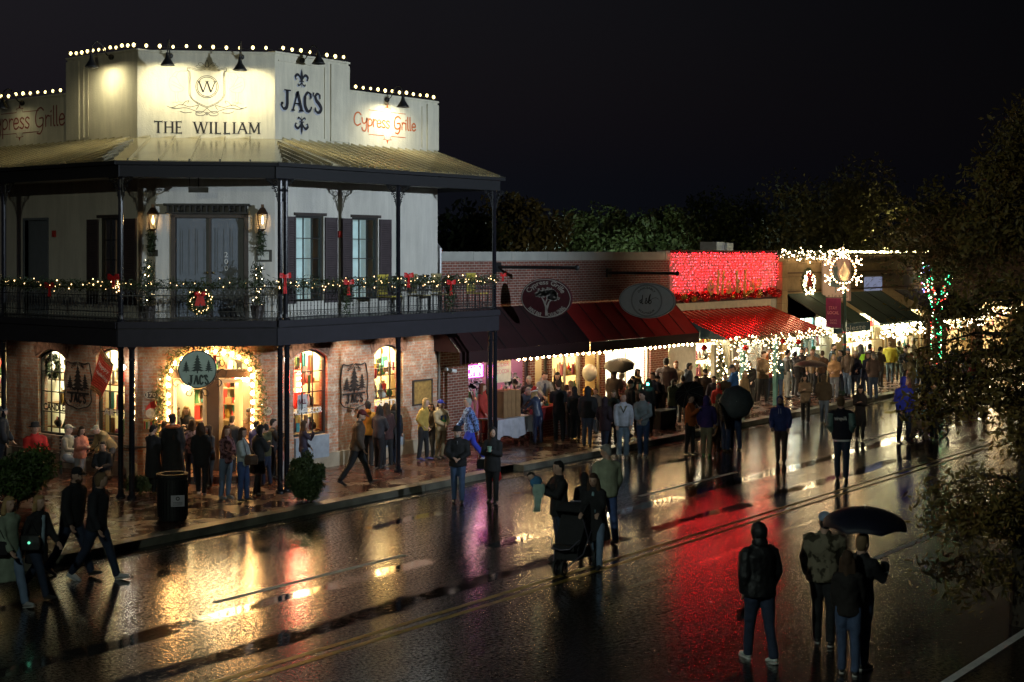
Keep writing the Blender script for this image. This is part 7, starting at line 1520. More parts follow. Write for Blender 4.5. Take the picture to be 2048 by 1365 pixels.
def umbrella(hand_, top, r, c, label, tilt=(0, 0), grey=False, dep=.3):
    """shaft from hand to top; canopy of eight curved panels"""
    hand_, top = Vector(hand_), Vector(top); ax = (top-hand_).normalized(); x = ax.cross(Vector((0, 1, 0))).normalized(); y = ax.cross(x).normalized(); T = thing('umbrella', hand_, label, 'umbrella')
    mb = MB(); n = 8; rows = 6; sub_ = 4
    def P(i, j):
        a = (i/(n*sub_))*2*math.pi; fr_ = (i % sub_)/sub_; t = j/rows; rr = r*math.sin(t*1.25)/math.sin(1.25)*(1-.07*math.sin(math.pi*fr_)*t); h = -dep*r*(1-math.cos(t*1.25))/(1-math.cos(1.25))*1.15+(.05*r*math.sin(math.pi*fr_)*t*t); return top+x*rr*math.cos(a)+y*rr*math.sin(a)+ax*h
    for i in range(n*sub_):
        for j in range(rows): mb.poly([P(i, j), P(i, j+1), P((i+1) % (n*sub_), j+1), P((i+1) % (n*sub_), j)])
    o = mb.build('canopy', cmat(c, None, .5), T, smooth=True); s_ = o.modifiers.new('thickness', 'SOLIDIFY'); s_.thickness = .004
    mb = MB(); mb.tube([hand_-ax*.06, top+ax*.05], .008, 6); mb.build('shaft', M('umbrella_steel', (.35, .35, .36), .3, .8), T)
    for k in range(n): mb = MB(); mb.tube([P(k*sub_, j)-ax*.012 for j in range(rows+1)], .004, 4); rb = mb.build('rib', MATS['umbrella_steel'], T)
    mb = MB(); mb.tube([hand_-ax*.12, hand_+ax*.04], .016, 8); mb.build('handle', black_iron, T); return T
BLK = (.012, .012, .014); NAV = (.015, .02, .045); JEAN = (.055, .09, .17); LJ = (.14, .2, .3); DJ = (.02, .03, .06); KH = (.26, .22, .13); GRY = (.2, .2, .21)
Pn = person
# ---- walkers in the left foreground
b_, h_, c_, d_ = Pn(15, 1212, 992, 35, 'walk', (.22, .27, .20), LJ, 'blonde', 'blonde woman in a long pale green-grey cardigan and light jeans at the left edge', z0=0, male=False, coat=.38, long=.05, pad=.03, shoes=(.4, .4, .4), slim=1.05)
def frontpanel(c, w0=.07, z0=-.05, z1=.5, y=.145):
    def f(sub, tr_, hc, Rh, arms, body, ring, legs):
        mb = MB(); mb.rings([[tr_((sx*w_, yy, z)) for sx, yy in ((-1, y-.035), (-.6, y), (.6, y), (1, y-.035))] for z, w_ in ((z0, w0*1.15), (z0+.15, w0), (.3, w0), (z1-.05, w0*.7), (z1, w0*.4))]); sub('shirt_front', mb, cmat(c), None, 0, body)
    return f
Pn(74, 1195, 990, 45, 'walk2', BLK, DJ, 'blonde', 'blonde woman in a black coat with a pale blue shirt, second of the left walkers', z0=0, male=False, coat=.2, pad=.03, extras=frontpanel((.28, .38, .45), .05, -.15), long=.02, slim=1.05)
p = G(70, 1195, 0)+Vector((0, 0, .93)); 
def bag(p, s, c, label, strap=None, name='handbag', pat=None):
    p = Vector(p); T = thing(name, p, label, 'bag'); ri = Vector((SA, -CA, 0)); fw = Vector((-CA, -SA, 0)); mb = MB()
    mb.rings([[p+ri*a*s*k+fw*b*s*k*.45+Vector((0, 0, z*s)) for a, b in ((-1, -.7), (0, -1), (1, -.7), (1, .7), (0, 1), (-1, .7))] for z, k in ((-.8, .75), (-.7, .95), (0, 1), (.6, .85), (.7, .6))]); o = mb.build('bag_body', cmat(c, pat, .5), T, smooth=False)
    mb = MB(); tp_ = strap or p+Vector((0, 0, s*2)); mb.tube([p-ri*s*.7+Vector((0, 0, s*.6)), tp_, p+ri*s*.7+Vector((0, 0, s*.6))], .01, 5); mb.build('strap', cmat(c, pat, .5), T); return T
CF = Vector((-CA, -SA, 0)); RT = Vector((SA, -CA, 0))
bag(p+CF*.28+RT*.02, .16, (.02, .02, .02), 'dark handbag with a glowing green badge held by the second left walker'); mb = MB(); mb.ell(p+CF*.37+RT*.03, .022, 10, 6); tag(mb.build('glow_badge', M('green_glow', (.1, 1, .6), .5, emit=(.2, 1, .6), es=.7, var=0)), 'small glowing green disc on the dark handbag', 'badge')
bag(G(12, 1212, 0)+Vector((0, 0, .95))+CF*.28, .14, BLK, 'black shoulder bag of the woman in the pale cardigan')
Pn(143, 1152, 935, 50, 'stride', BLK, DJ, 'dark', 'man in a black jacket and cap striding ahead at left', z0=0, pad=.045, hat='cap', hatc=BLK, w=1.05, look=(-20, -5), beard='brown')
Pn(193, 1160, 945, 60, 'stride', (.016, .017, .022), DJ, 'sandy', 'short-haired man in a black jacket and white trainers striding right', z0=0, pad=.04, shoes=(.5, .5, .52), w=1.05, look=(40, 0))
# ---- by the bench and window on the left
Pn(5, 958, 812, 70, 'stand', (.02, .022, .03), DJ, 'grey', 'person in a dark jacket cut by the left edge of the photo', pad=.04, hat='beanie', hatc=(.1, .1, .11))
sitz = lambda px, y: Vector((G(px, y, .15).x, G(px, y, .15).y, .15))
Pn(66, 955, 836, 20, 'sit', (.45, .02, .02), BLK, 'dark', 'seated person in a red and grey jacket with a dark hat', at=sitz(68, 962), H=1.36, hat='hat', hatc=BLK, pad=.05)
Pn(130, 955, 845, 60, 'sit', (.35, .32, .28), GRY, 'grey', 'seated person in a pale cap leaning behind the coral jacket', at=sitz(132, 952), H=1.22, hat='cap', hatc=(.4, .36, .28))
Pn(160, 965, 842, 40, 'hold', (.45, .17, .12), (.2, .2, .22), 'brown', 'person in a coral pink puffer jacket beside the bench', pad=.05, male=False, long=.05, at=sitz(160, 975), H=1.38)
Pn(213, 955, 846, -60, 'bend', (.26, .18, .08), (.05, .05, .05), 'grey', 'bent person in a tan jacket and cap behind the left posts', at=sitz(222, 958), H=1.28, hat='cap', hatc=(.3, .27, .2), pad=.04)
Pn(207, 965, 872, -20, 'sit', BLK, BLK, 'dark', 'seated dark figure in front of the tan jacket', at=sitz(208, 982), H=1.1, pad=.04, hood=False)
# ---- crowd at the entrance
Pn(306, 985, 850, 150, 'hold', BLK, BLK, 'dark', 'dark-coated woman at the left of the entrance queue, short ponytail', male=False, coat=.45, pad=.05)
Pn(346, 982, 828, 175, 'stand', BLK, BLK, 'dark', 'person in a long black coat with an orange fur collar', male=False, coat=.5, pad=.055, w=1.1, extras=lambda sub, tr_, hc, Rh, arms, body, ring, legs: (lambda mb: (mb.tube([tr_((.14*math.cos(t), -.01+.11*math.sin(t), .53)) for t in [k*.42 for k in range(16)]], .04, 8), sub('fur_collar', mb, cmat((.55, .14, .05)), None, 0, body)))(MB()))
Pn(352, 945, 814, 60, 'stand', (.05, .045, .05), BLK, 'brown', 'woman with a pale headband standing behind the orange collar', male=False, long=.1)
Pn(375, 942, 812, -10, 'hold', (.02, .02, .03), DJ, 'blonde', 'blonde woman facing the street at the shop door', male=False, long=.16, pad=.03)
Pn(383, 968, 840, 200, 'stand', (.08, .05, .06), DJ, 'brown', 'curly-haired person in a patterned dark plum top by the door', male=False, long=.1, pat='plaid')
Pn(403, 990, 845, 170, 'away', (.014, .013, .014), BLK, 'brown', 'woman with long curly brown hair, black coat and white trainers', male=False, long=.26, coat=.12, pad=.045, shoes=(.6, .6, .6), group=None)
Pn(452, 997, 851, 40, 'clasp', (.055, .02, .025), LJ, 'red', 'red-haired woman in a dark floral top and light jeans', male=False, long=.24, pat='plaid', shoes=(.3, .3, .3))
Pn(486, 1003, 855, 70, 'clasp', (.45, .50, .50), (.05, .09, .22), 'brown', 'woman in a pale grey sweater and blue jeans with a brown bag', male=False, long=.24, pad=.03, shoes=(.05, .05, .05))
bag(G(494, 1003, .15)+Vector((0, 0, .92))+CF*.22+RT*.13, .14, (.06, .025, .012), 'brown shoulder bag of the woman in the pale sweater', strap=G(486, 1003, .15)+Vector((0, 0, 1.42))+CF*.1)
Pn(516, 990, 850, 110, 'phone', BLK, BLK, 'dark', 'dark-haired person in a black coat holding a phone by the entrance', male=False, coat=.3, pad=.05, long=.1)
Pn(462, 955, 832, 150, 'stand', BLK, BLK, 'dark', 'dark-haired person seen from behind inside the doorway group', male=True, pad=.04)
Pn(500, 948, 817, 20, 'pockets', (.09, .055, .035), DJ, 'dark', 'man in a brown jacket and dark cap right of the door', hat='cap', hatc=(.03, .03, .03), pad=.04)
Pn(512, 955, 842, 150, 'stand', (.04, .05, .2), DJ, 'dark', 'person in a blue jacket behind the dark coats', pad=.03)
Pn(545, 958, 838, 100, 'carry', (.02, .018, .02), BLK, 'dark', 'dark-jacketed adult stooping over a child behind the corner posts', pad=.04)
Pn(563, 962, 888, -60, 'stand', (.45, .2, .18), (.4, .35, .33), 'blonde', 'small child in pale pink between the corner posts', male=False, slim=1.1)
Pn(607, 962, 842, 95, 'face', (.04, .03, .055), DJ, 'brown', 'woman in profile in a dark purple top touching her face by the first arched window', male=False, long=.2)
# ---- along the brick wall
Pn(714, 970, 820, 88, 'stride', (.075, .05, .035), BLK, 'dark', 'man in a dark red cap and brown jacket walking right past the brick wall', hat='cap', hatc=(.12, .02, .02), pad=.045, w=1.1, shoes=(.05, .05, .06), look=(-15, -25), beard='sandy')
Pn(737, 932, 803, 170, 'stand', (.45, .20, .02), BLK, 'dark', 'person in an orange-yellow jacket facing the wall', pad=.045, hood=False)
Pn(757, 937, 812, 160, 'clasp', (.03, .026, .03), BLK, 'dark', 'woman with long black hair in a dark jacket facing the window', male=False, long=.28, pad=.03)
Pn(774, 932, 806, 200, 'stand', (.05, .02, .02), BLK, 'brown', 'woman with long brown hair in a dark red coat by the second arched window', male=False, long=.3, pad=.03, coat=.1)
Pn(846, 920, 796, 75, 'pockets', (.42, .28, .06), BLK, 'blonde', 'blonde woman in a mustard sweater and black leggings', male=False, long=.06, pad=.03, shoes=(.1, .1, .3))
def shirtprint(sub, tr_, hc, Rh, arms, body, ring, legs):
    mb = MB(); f = lambda a, z: tr_((a, .142, z)); mb.poly([f(-.1, .16), f(.1, .16), f(.1, .36), f(-.1, .36)], 0); mb.poly([tr_((x, .144, z)) for x, z in ((-.1, .16), (.1, .16), (.1, .24), (-.1, .24))], 1); mb.poly([tr_((x, .146, z)) for x, z in ((-.035, .22), (.03, .22), (.03, .3), (-.035, .3))], 2); sub('chest_print', mb, [M('print_blue', (.05, .12, .3), .7), M('print_green', (.05, .3, .08), .7), M('print_yellow', (.6, .6, .1), .7)], None, 0, body, sm=False)
Pn(882, 918, 800, 30, 'clasp', (.40, .31, .18), (.2, .15, .08), 'dark', 'youth in a tan sweatshirt with a blue-green print and a blue cap', hat='cap', hatc=(.03, .04, .3), extras=shirtprint, hood=False, look=(40, -10), pad=.035)
Pn(940, 925, 796, -75, 'walk', (.03, .06, .16), (.03, .05, .45), 'grey', 'grey-haired man in a blue patterned fleece and bright blue track trousers', pat='print', pad=.04, w=1.1, look=(0, 5), flare=.01, shoes=(.4, .4, .5))
# ---- couple in the road
b_, hA, c_, d_ = Pn(916, 1006, 853, -5, 'clasp', BLK, (.06, .10, .2), 'dark', 'man in a dark brimmed hat and black jacket walking in the road', z0=0, hat='hat', hatc=BLK, pad=.045, w=1.08, beard='grey', extras=frontpanel((.15, .15, .17), .02, .3))
b_, hB, c_, d_ = Pn(985, 1006, 853, -5, 'hold', (.014, .014, .016), BLK, 'dark', 'hooded woman in black carrying a cup and a red bag in the road', z0=0, male=False, hood=True, pad=.045, coat=.1)
cp = (hB[0]+hB[1])/2+CF*.06; mb = MB(); mb.lathe([(.035, 0), (.05, .11), (.052, .115), (.045, .115)], cp-Vector((0, 0, .02)), 14); tag(mb.build('paper_cup', M('pale_green_cup', (.35, .55, .45), .5)), 'pale green paper cup held by the hooded woman in the road', 'cup')
p = G(991, 1000, 0)+Vector((0, 0, .62))+CF*.22; T = thing('carrier_bag', p, 'bright red drawstring carrier bag hanging from the hooded woman', 'bag'); mb = MB(); mb.rings([[p+RT*.13*k*math.cos(t)+CF*.08*k*math.sin(t)*(1+.2*math.sin(3*t))+Vector((0, 0, z)) for t in [j*.628 for j in range(10)]] for z, k in ((-.17, .7), (-.12, 1.05), (0, .95), (.12, .55), (.2, .18))]); mb.build('bag_body', M('red_bag', (.55, .02, .015), .4, bump=.6, bs=15), T); mb = MB(); mb.tube([p+Vector((0, 0, .2)), hB[1]], .006, 4); mb.build('drawstring', redb, T)
bag(G(966, 1000, 0)+Vector((0, 0, .82))+CF*.18, .14, BLK, 'black bag slung low at the side of the hooded woman', strap=G(972, 1000, 0)+Vector((0, 0, 1.35)))
# ---- stroller group in the centre
b_, hC, c_, d_ = Pn(1118, 1120, 922, -65, 'carry', BLK, DJ, 'dark', 'woman in black with dark tied hair carrying a baby beside the pushchair', z0=0, male=False, pad=.045, coat=.05, look=(10, 0))
q = (hC[0]+hC[1])/2+Vector((0, 0, .1))+RT*-.06; T = thing('baby', q, 'baby in a blue top with a green blanket carried by the woman in black', 'baby'); hd = q+RT*-.12+Vector((0, 0, .1)); mb = MB(); mb.ell(hd, (.065, .065, .07), 12, 8); mb.ell(q+RT*-.02, (.11, .09, .1), 12, 8); mb.tube([q+RT*.02, q+RT*.1-Vector((0, 0, .06)), q+RT*.1-Vector((0, 0, .2))], [.05, .04, .03], 8); mb.tube([q+RT*-.03+CF*.05, q+RT*-.06+CF*.1-Vector((0, 0, .06))], .025, 6)
o = mb.build('body', SKIN[2], T, smooth=True); r_ = o.modifiers.new('union', 'REMESH'); r_.mode = 'VOXEL'; r_.voxel_size = .01; r_.use_smooth_shade = True
mb = MB(); mb.ell(q+RT*-.03, (.125, .105, .108), 12, 8); mb.build('blue_top', cmat((.05, .18, .35)), T, smooth=True); mb = MB(); mb.ell(hd+Vector((0, 0, .012))-CF*.01, (.068, .068, .068), 12, 8); mb.build('hair', cmat(HAIRC['dark']), T, smooth=True)
mb = MB(); mb.rings([[q+RT*(.02-.04*k+a*.10*(1-.45*k)*(1+.25*math.sin(k*7)))+CF*(.12+.02*math.sin(a*6+k*3))+Vector((0, 0, -.02-.48*k)) for a in (-1, -.5, 0, .5, 1)]+[q+RT*(.02-.04*k+a*.10*(1-.45*k)*(1+.25*math.sin(k*7)))+CF*(.09+.02*math.sin(a*6+k*3))+Vector((0, 0, -.02-.48*k)) for a in (1, .5, 0, -.5, -1)] for k in (0, .25, .5, .75, 1)]); mb.build('blanket', cmat((.3, .42, .36)), T, smooth=True)
b_, hD, c_, d_ = Pn(1193, 1135, 945, -15, 'push', (.013, .012, .013), LJ, 'brown', 'woman in a long dark coat and pale blue shirt pushing the pushchair', z0=0, male=False, coat=.32, pad=.045, long=.14, extras=frontpanel((.25, .4, .45), .045, -.1))
Pn(1213, 1086, 890, 205, 'away', (.33, .36, .25), (.06, .1, .26), 'grey', 'grey-haired man in a pale green-grey fleece and jeans walking away', z0=0, pad=.05, w=1.12, look=(50, -20), shoes=(.15, .15, .14))
Pn(1172, 1105, 945, 190, 'stand', BLK, BLK, 'dark', 'shadowy hooded figure between the pushchair parents', z0=0, hood=True, pad=.04)
def stroller(px, py, h, face, label, c=(.015, .015, .017), blank=None):
    p = G(px, py, 0); toc = -Vector((p.x, p.y, 0)).normalized(); fa = math.radians(face); dr = toc*math.cos(fa)+RT*math.sin(fa); sd = Vector((-dr.y, dr.x, 0)); T = thing('pushchair', p, label, 'pushchair'); s = h/1.05; U = Vector((0, 0, 1)); Q = lambda a, b, z: p+dr*a*s+sd*b*s+U*z*s
    steel = M('pushchair_frame', (.3, .28, .35), .3, .8); mb = MB()
    for t in (-.25, .25): mb.tube([Q(-.5, t, 1.02), Q(-.3, t, .7), Q(.1, t, .3), Q(.42, t*.5, .14)], .013*s, 6); mb.tube([Q(-.35, t, .16), Q(-.1, t, .5), Q(.1, t, .85)], .013*s, 6)
    mb.tube([Q(-.5, -.25, 1.02), Q(-.53, 0, 1.03), Q(-.5, .25, 1.02)], .017*s, 6); mb.tube([Q(.25, -.25, .55), Q(.4, -.15, .42), Q(.43, 0, .4), Q(.4, .15, .42), Q(.25, .25, .55)], .011*s, 6); mb.tube([Q(-.35, -.3, .16), Q(-.35, .3, .16)], .012*s, 6); mb.build('frame', steel, T)
    mb = MB(); mb.rings([[Q(-.2, -.21, .42), Q(-.2, .21, .42), Q(.22, .21, .36), Q(.22, -.21, .36)], [Q(-.32, -.23, .92), Q(-.32, .23, .92), Q(-.1, .23, .86), Q(-.1, -.23, .86)]]); mb.rings([[Q(-.15, -.2, .45), Q(-.15, .2, .45), Q(-.15, .2, .38), Q(-.15, -.2, .38)], [Q(.35, -.2, .45), Q(.35, .2, .45), Q(.35, .2, .38), Q(.35, -.2, .38)]]); mb.build('seat', cmat(c, None, .6), T)
    mb = MB(); rr = []
    for k in range(7): a = math.radians(-25+k*22); rr.append([Q(-.16+.33*math.cos(a+1.2), b, .74+.33*math.sin(a+1.2)) for b in (-.25, -.12, .12, .25)]+[Q(-.16+.30*math.cos(a+1.2), b, .74+.30*math.sin(a+1.2)) for b in (.25, .12, -.12, -.25)])
    mb.rings(rr); 
    for b in (-.25, .25): mb.poly([Q(-.16, b, .74)]+[r[0] if b < 0 else r[3] for r in rr])
    mb.build('hood', cmat(c, None, .6), T); mb = MB(); mb.obox(Q(-.3, -.2, .2), dr*.5*s, sd*.4*s, U*.16*s); mb.build('basket', cmat(c), T)
    for a, b, r in ((-.35, -.3, .16), (-.35, .3, .16), (.44, -.07, .12), (.44, .07, .12)):
        mb = MB(); c0 = Q(a, b, r); R_ = [c0+dr*r*s*math.cos(t*math.pi/10)+U*r*s*math.sin(t*math.pi/10) for t in range(20)]; mb.rings([[v-sd*.02*s for v in R_], [v+sd*.02*s for v in R_]], 0, False); inn = [c0+(v-c0)*.72 for v in R_]; mb.rings([[v+sd*.02*s for v in R_], [v+sd*.02*s for v in inn], [v-sd*.02*s for v in inn], [v-sd*.02*s for v in R_]], 0, False); wh = mb.build('wheel', M('tyre', (.015, .015, .015), .6), T)
        mb = MB(); [mb.tube([c0, inn[k*4]], .006*s, 4) for k in range(5)]; mb.build('spokes', steel, wh)
    if blank: mb = MB(); mb.ell(Q(.0, 0, .62), (.14*s, .14*s, .17*s), 10, 8); mb.build('blanket', cmat(blank), T, smooth=True)
    return T
stroller(1143, 1140, 1.1, -25, 'black three-wheeled pushchair with grey frame in the middle of the road')
stroller(1850, 872, 1.1, -60, 'pushchair with a pale teal blanket beside the dog walker in blue', blank=(.1, .25, .28))
# ---- market and shop crowd
S = .15
Pn(966, 880, 762, 60, 'stand', (.4, .04, .03), (.3, .03, .03), 'red', 'long-haired woman in a red robe behind the balcony end posts', male=False, coat=.5, long=.2, at=(onY(966, 24.6), 24.6, S), H=1.68)
Pn(1042, 862, 770, 40, 'bend', (.05, .05, .07), BLK, 'grey', 'grey-haired man bending over the market table in a dark sweater with a lit necklace', at=(onY(1036, 24.5), 24.5, S), H=1.5)
Pn(1058, 860, 757, 0, 'hold', (.025, .022, .025), BLK, 'grey', 'smiling grey-haired man in black behind the market table', at=(onY(1058, 24.75), 24.75, S), H=1.72)
Pn(1084, 850, 741, 20, 'reach', (.28, .29, .3), DJ, 'brown', 'young man in an open grey hoodie serving at the counter', at=(onY(1084, 24.9), 24.9, S), H=1.8, hood=False, extras=frontpanel((.05, .06, .1), .06, -.05))
Pn(1115, 850, 747, -5, 'reach', (.05, .04, .02), BLK, 'dark', 'woman with long dark hair serving at the counter', at=(onY(1115, 24.95), 24.95, S), H=1.72, male=False, long=.26)
Pn(1076, 888, 777, -140, 'reach', (.035, .05, .1), (.02, .025, .06), 'blonde', 'child in a red fur-trimmed hat and shiny dark blue suit at the table', hat='santa', hatc=(.5, .015, .015), male=False, pat='shiny', bpat='shiny', long=.12, slim=1.05)
Pn(1118, 883, 761, 175, 'hold', BLK, BLK, 'brown', 'short-haired man in a black jacket seen from behind at the counter', pad=.03, coat=.05)
Pn(1143, 878, 762, 215, 'hold', (.3, .12, .1), BLK, 'blonde', 'woman in a red and white patterned top beside the black jackets', male=False, pat='plaid')
Pn(1151, 880, 773, 190, 'stand', BLK, BLK, 'dark', 'person in a black hood standing next to the puffer jacket', hood=True, pad=.045)
Pn(1175, 893, 773, 182, 'stand', (.013, .013, .016), (.05, .07, .12), 'dark', 'hooded person in a black puffer jacket and worn jeans seen from behind', hood=True, pad=.055, w=1.08)
Pn(1210, 906, 793, 150, 'pockets', (.02, .01, .018), DJ, 'dark', 'hooded figure edged with magenta light near the kerb', hood=True, pad=.05, coat=.15, shoes=(.05, .05, .05))
Pn(1225, 893, 779, 5, 'stand', (.045, .055, .05), BLK, 'sandy', 'woman with a fur hood looking down behind the magenta-edged figure', male=False, hood=False, long=.06, pad=.045, look=(-15, -22))
def vneck(sub, tr_, hc, Rh, arms, body, ring, legs):
    mb = MB(); 
    for k, m_ in ((0, 0), (.014, 1), (.028, 0)):
        for s in (-1, 1): mb.rings([[tr_((s*(.07+k)+dx, .15, .5)) for dx in (-.006, .006)]+[tr_((s*(.07+k)+dx, .14, .5)) for dx in (.006, -.006)], [tr_((dx, .155, .33-k)) for dx in (-.006, .006)]+[tr_((dx, .14, .33-k)) for dx in (.006, -.006)]], m_)
    for z in (-.09, -.065): mb.tube([tr_((.175*math.cos(t), .155*math.sin(t), z)) for t in [k*.3 for k in range(22)]], .008, 4, 0)
    sub('sweater_trim', mb, [cmat((.02, .03, .04)), cmat((.4, .33, .12))], None, 0, body)
Pn(1246, 916, 786, 0, 'stand', (.50, .52, .60), (.22, .3, .4), 'red', 'curly-haired youth in a white v-neck sweater and pale jeans', z0=0, pad=.035, shoes=(.5, .47, .4), extras=vneck, flare=.02)
Pn(1286, 914, 782, -20, 'clasp', (.20, .24, .26), (.03, .06, .14), 'dark', 'youth in a grey sweatshirt and blue jeans with hands clasped', z0=0, pad=.03, shoes=(.5, .5, .5), look=(-35, 0))
b_, h1, c_, d_ = Pn(1226, 850, 738, 160, 'umb', (.10, .07, .06), BLK, 'dark', 'person in a brown coat and dark hood under a grey umbrella by the boutique', hood=True, pad=.045)
g_ = G(1238, 850, .15); umbrella(h1[1], (g_.x, g_.y, zof(722, g_.x, g_.y)), .50, (.022, .020, .018), 'grey-brown umbrella in front of the boutique window', dep=.32)
Pn(1242, 845, 745, 30, 'hold', (.3, .08, .08), BLK, 'grey', 'grey-haired woman in a red patterned scarf beneath the grey-brown umbrella', male=False, pat='plaid')
Pn(1274, 842, 738, 60, 'hold', (.05, .035, .02), BLK, 'dark', 'dark-haired woman with a thick tan fur collar before the boutique', male=False, pad=.045, long=.05, extras=lambda sub, tr_, hc, Rh, arms, body, ring, legs: (lambda mb: (mb.tube([tr_((.13*math.cos(t), .01+.12*math.sin(t), .52)) for t in [k*.42 for k in range(16)]], .042, 8), sub('fur_collar', mb, cmat((.4, .24, .08)), None, 0, body)))(MB()))
Pn(1257, 872, 760, 130, 'stand', BLK, BLK, 'blonde', 'person in a black knitted hat and black coat turned away', hat='beanie', hatc=BLK, male=False, coat=.3, pad=.04)
Pn(1276, 868, 768, -20, 'stand', (.04, .03, .03), BLK, 'brown', 'girl with a small glowing teal light near her face', male=False, long=.2, H=1.5)
p_ = G(1284, 868, .15); mb = MB(); mb.ell((p_.x, p_.y-.2, zof(768, p_.x, p_.y)), .04, 10, 8); tag(mb.build('glow_toy', M('teal_glow', (0, 1, .8), .5, emit=(.1, 1, .75), es=9, var=0)), 'small glowing teal light held among the crowd before the boutique', 'glow toy')
Pn(1298, 868, 757, 175, 'stand', (.04, .04, .05), BLK, 'brown', 'woman with very long straight hair in a dark grey coat', male=False, long=.4, coat=.3)
Pn(1316, 852, 752, -15, 'hold', (.014, .014, .016), (.06, .04, .03), 'dark', 'teenager with dark curls and a black hoodie with a white heart', hood=False, extras=lambda sub, tr_, hc, Rh, arms, body, ring, legs: (lambda mb: (mb.ell(tr_((.05, .135, .38)), (.028, .012, .026), 8, 6), sub('chest_emblem', mb, GOODM[4], None, 0, body)))(MB()))
Pn(1333, 838, 716, 185, 'clasp', (.055, .035, .035), BLK, 'dark', 'tall broad man in a dark brown coat seen from behind at the boutique', w=1.2, pad=.055, coat=.08)
Pn(1352, 832, 722, -5, 'stand', (.38, .31, .22), BLK, 'red', 'smiling ginger man in a beige sweater', beard='red', pad=.03)
Pn(1376, 832, 726, 80, 'pockets', (.05, .06, .08), (.12, .05, .03), 'dark', 'young man in profile with a dark backpack and rolled hood', hood=False, pad=.03)
Pn(1410, 842, 738, -5, 'stand', (.06, .04, .035), BLK, 'dark', 'man in a dark cap and dark brown shirt near the window edge', hat='cap', hatc=(.04, .025, .02), beard='dark', w=1.05)
Pn(1427, 845, 749, -10, 'stand', (.03, .02, .03), BLK, 'dark', 'dark-haired child behind the red hood', H=1.45)
Pn(1436, 850, 765, -20, 'stand', (.5, .03, .02), BLK, 'dark', 'child in a bright red hood', hood=True, H=1.3, pad=.03)
Pn(1468, 838, 730, -110, 'hold', (.02, .09, .28), BLK, 'sandy', 'person in a bright blue rain jacket and grey cap', hat='cap', hatc=(.06, .07, .09), pad=.045, hood=False, coat=.1)
Pn(1433, 828, 727, 60, 'reach', (.55, .5, .42), DJ, 'brown', 'person in a cream top stretching an arm by the lit tree', male=False, H=1.65, at=(onY(1433, 24.7), 24.7, S))
b_, h2, c_, d_ = Pn(1380, 910, 778, 60, 'umb', (.42, .10, .02), BLK, 'dark', 'person in an orange coat under the low black umbrella', z0=0, male=False, pad=.035, H=1.62)
g_ = G(1374, 905, 0); umbrella(h2[1], (g_.x, g_.y, zof(783, g_.x, g_.y)), .44, (.012, .012, .014), 'small black umbrella over the orange coat', dep=.34)
umbrella(Vector((g_.x+.05, g_.y-.2, .8)), Vector((g_.x+.55, g_.y-.95, 1.05)), .40, (.008, .008, .009), 'black umbrella lowered sideways in front of the orange coat', dep=.35)
Pn(1413, 912, 791, 178, 'stand', (.05, .03, .16), (.25, .22, .13), 'dark', 'person in a purple jacket and khaki trousers seen from behind', z0=0, pad=.045, hood=True, w=1.05, shoes=(.1, .4, .1), flare=.01)
b_, h3, c_, d_ = Pn(1452, 903, 778, 150, 'umb', BLK, (.03, .055, .13), 'brown', 'person in black and blue jeans holding the tilted grey umbrella', z0=0, pad=.035)
Pn(1470, 900, 776, 200, 'stand', BLK, (.04, .06, .14), 'dark', 'person in black hidden behind the tilted grey umbrella', z0=0, pad=.035)
Pn(1436, 900, 790, 120, 'stand', (.1, .1, .07), (.04, .06, .12), 'dark', 'person in an olive hood between the purple jacket and the tilted umbrella', z0=0, hood=True, H=1.55)
g_ = G(1461, 903, 0); umbrella(h3[1]+Vector((0, 0, -.1)), g_+Vector((0, 0, 1.42))+RT*.08+CF*.55, .47, (.055, .065, .07), 'grey umbrella tilted towards the street', dep=.3)
# dog at their feet
p = G(1428, 905, 0)+RT*.02; T = None; mb = MB(); d = Vector((.9, .3, 0)).normalized(); sd = Vector((-d.y, d.x, 0)); U = Vector((0, 0, 1))
mb.tube([p-d*.28+U*.40, p-d*.1+U*.40, p+d*.1+U*.39, p+d*.25+U*.42], [.08, .09, .115, .09], 10); mb.tube([p+d*.22+U*.44, p+d*.36+U*.58], [.075, .055], 8); mb.ell(p+d*.42+U*.62, (.075, .07, .065), 10, 8); mb.tube([p+d*.45+U*.61, p+d*.56+U*.58], [.04, .025], 8); mb.tube([p-d*.3+U*.43, p-d*.42+U*.5, p-d*.5+U*.62], [.025, .018, .01], 6)
for t in (-.06, .06):
    mb.tube([p+d*.2+sd*t+U*.38, p+d*.2+sd*t+U*.18, p+d*.22+sd*t+U*.02], [.045, .025, .024], 6); mb.tube([p-d*.22+sd*t+U*.38, p-d*.15+sd*t+U*.24, p-d*.28+sd*t+U*.13, p-d*.24+sd*t+U*.02], [.065, .04, .022, .022], 6); mb.ell(p+d*.39+sd*t+U*.67, (.02, .012, .04), 6, 5)
o = mb.build('dog', M('dog_fur', (.12, .07, .035), .9, var=.5, vs=9, bump=.8, bs=60), smooth=True); r_ = o.modifiers.new('union', 'REMESH'); r_.mode = 'VOXEL'; r_.voxel_size = .012; r_.use_smooth_shade = True; tag(o, 'brown dog standing at the feet of the umbrella group', 'dog')
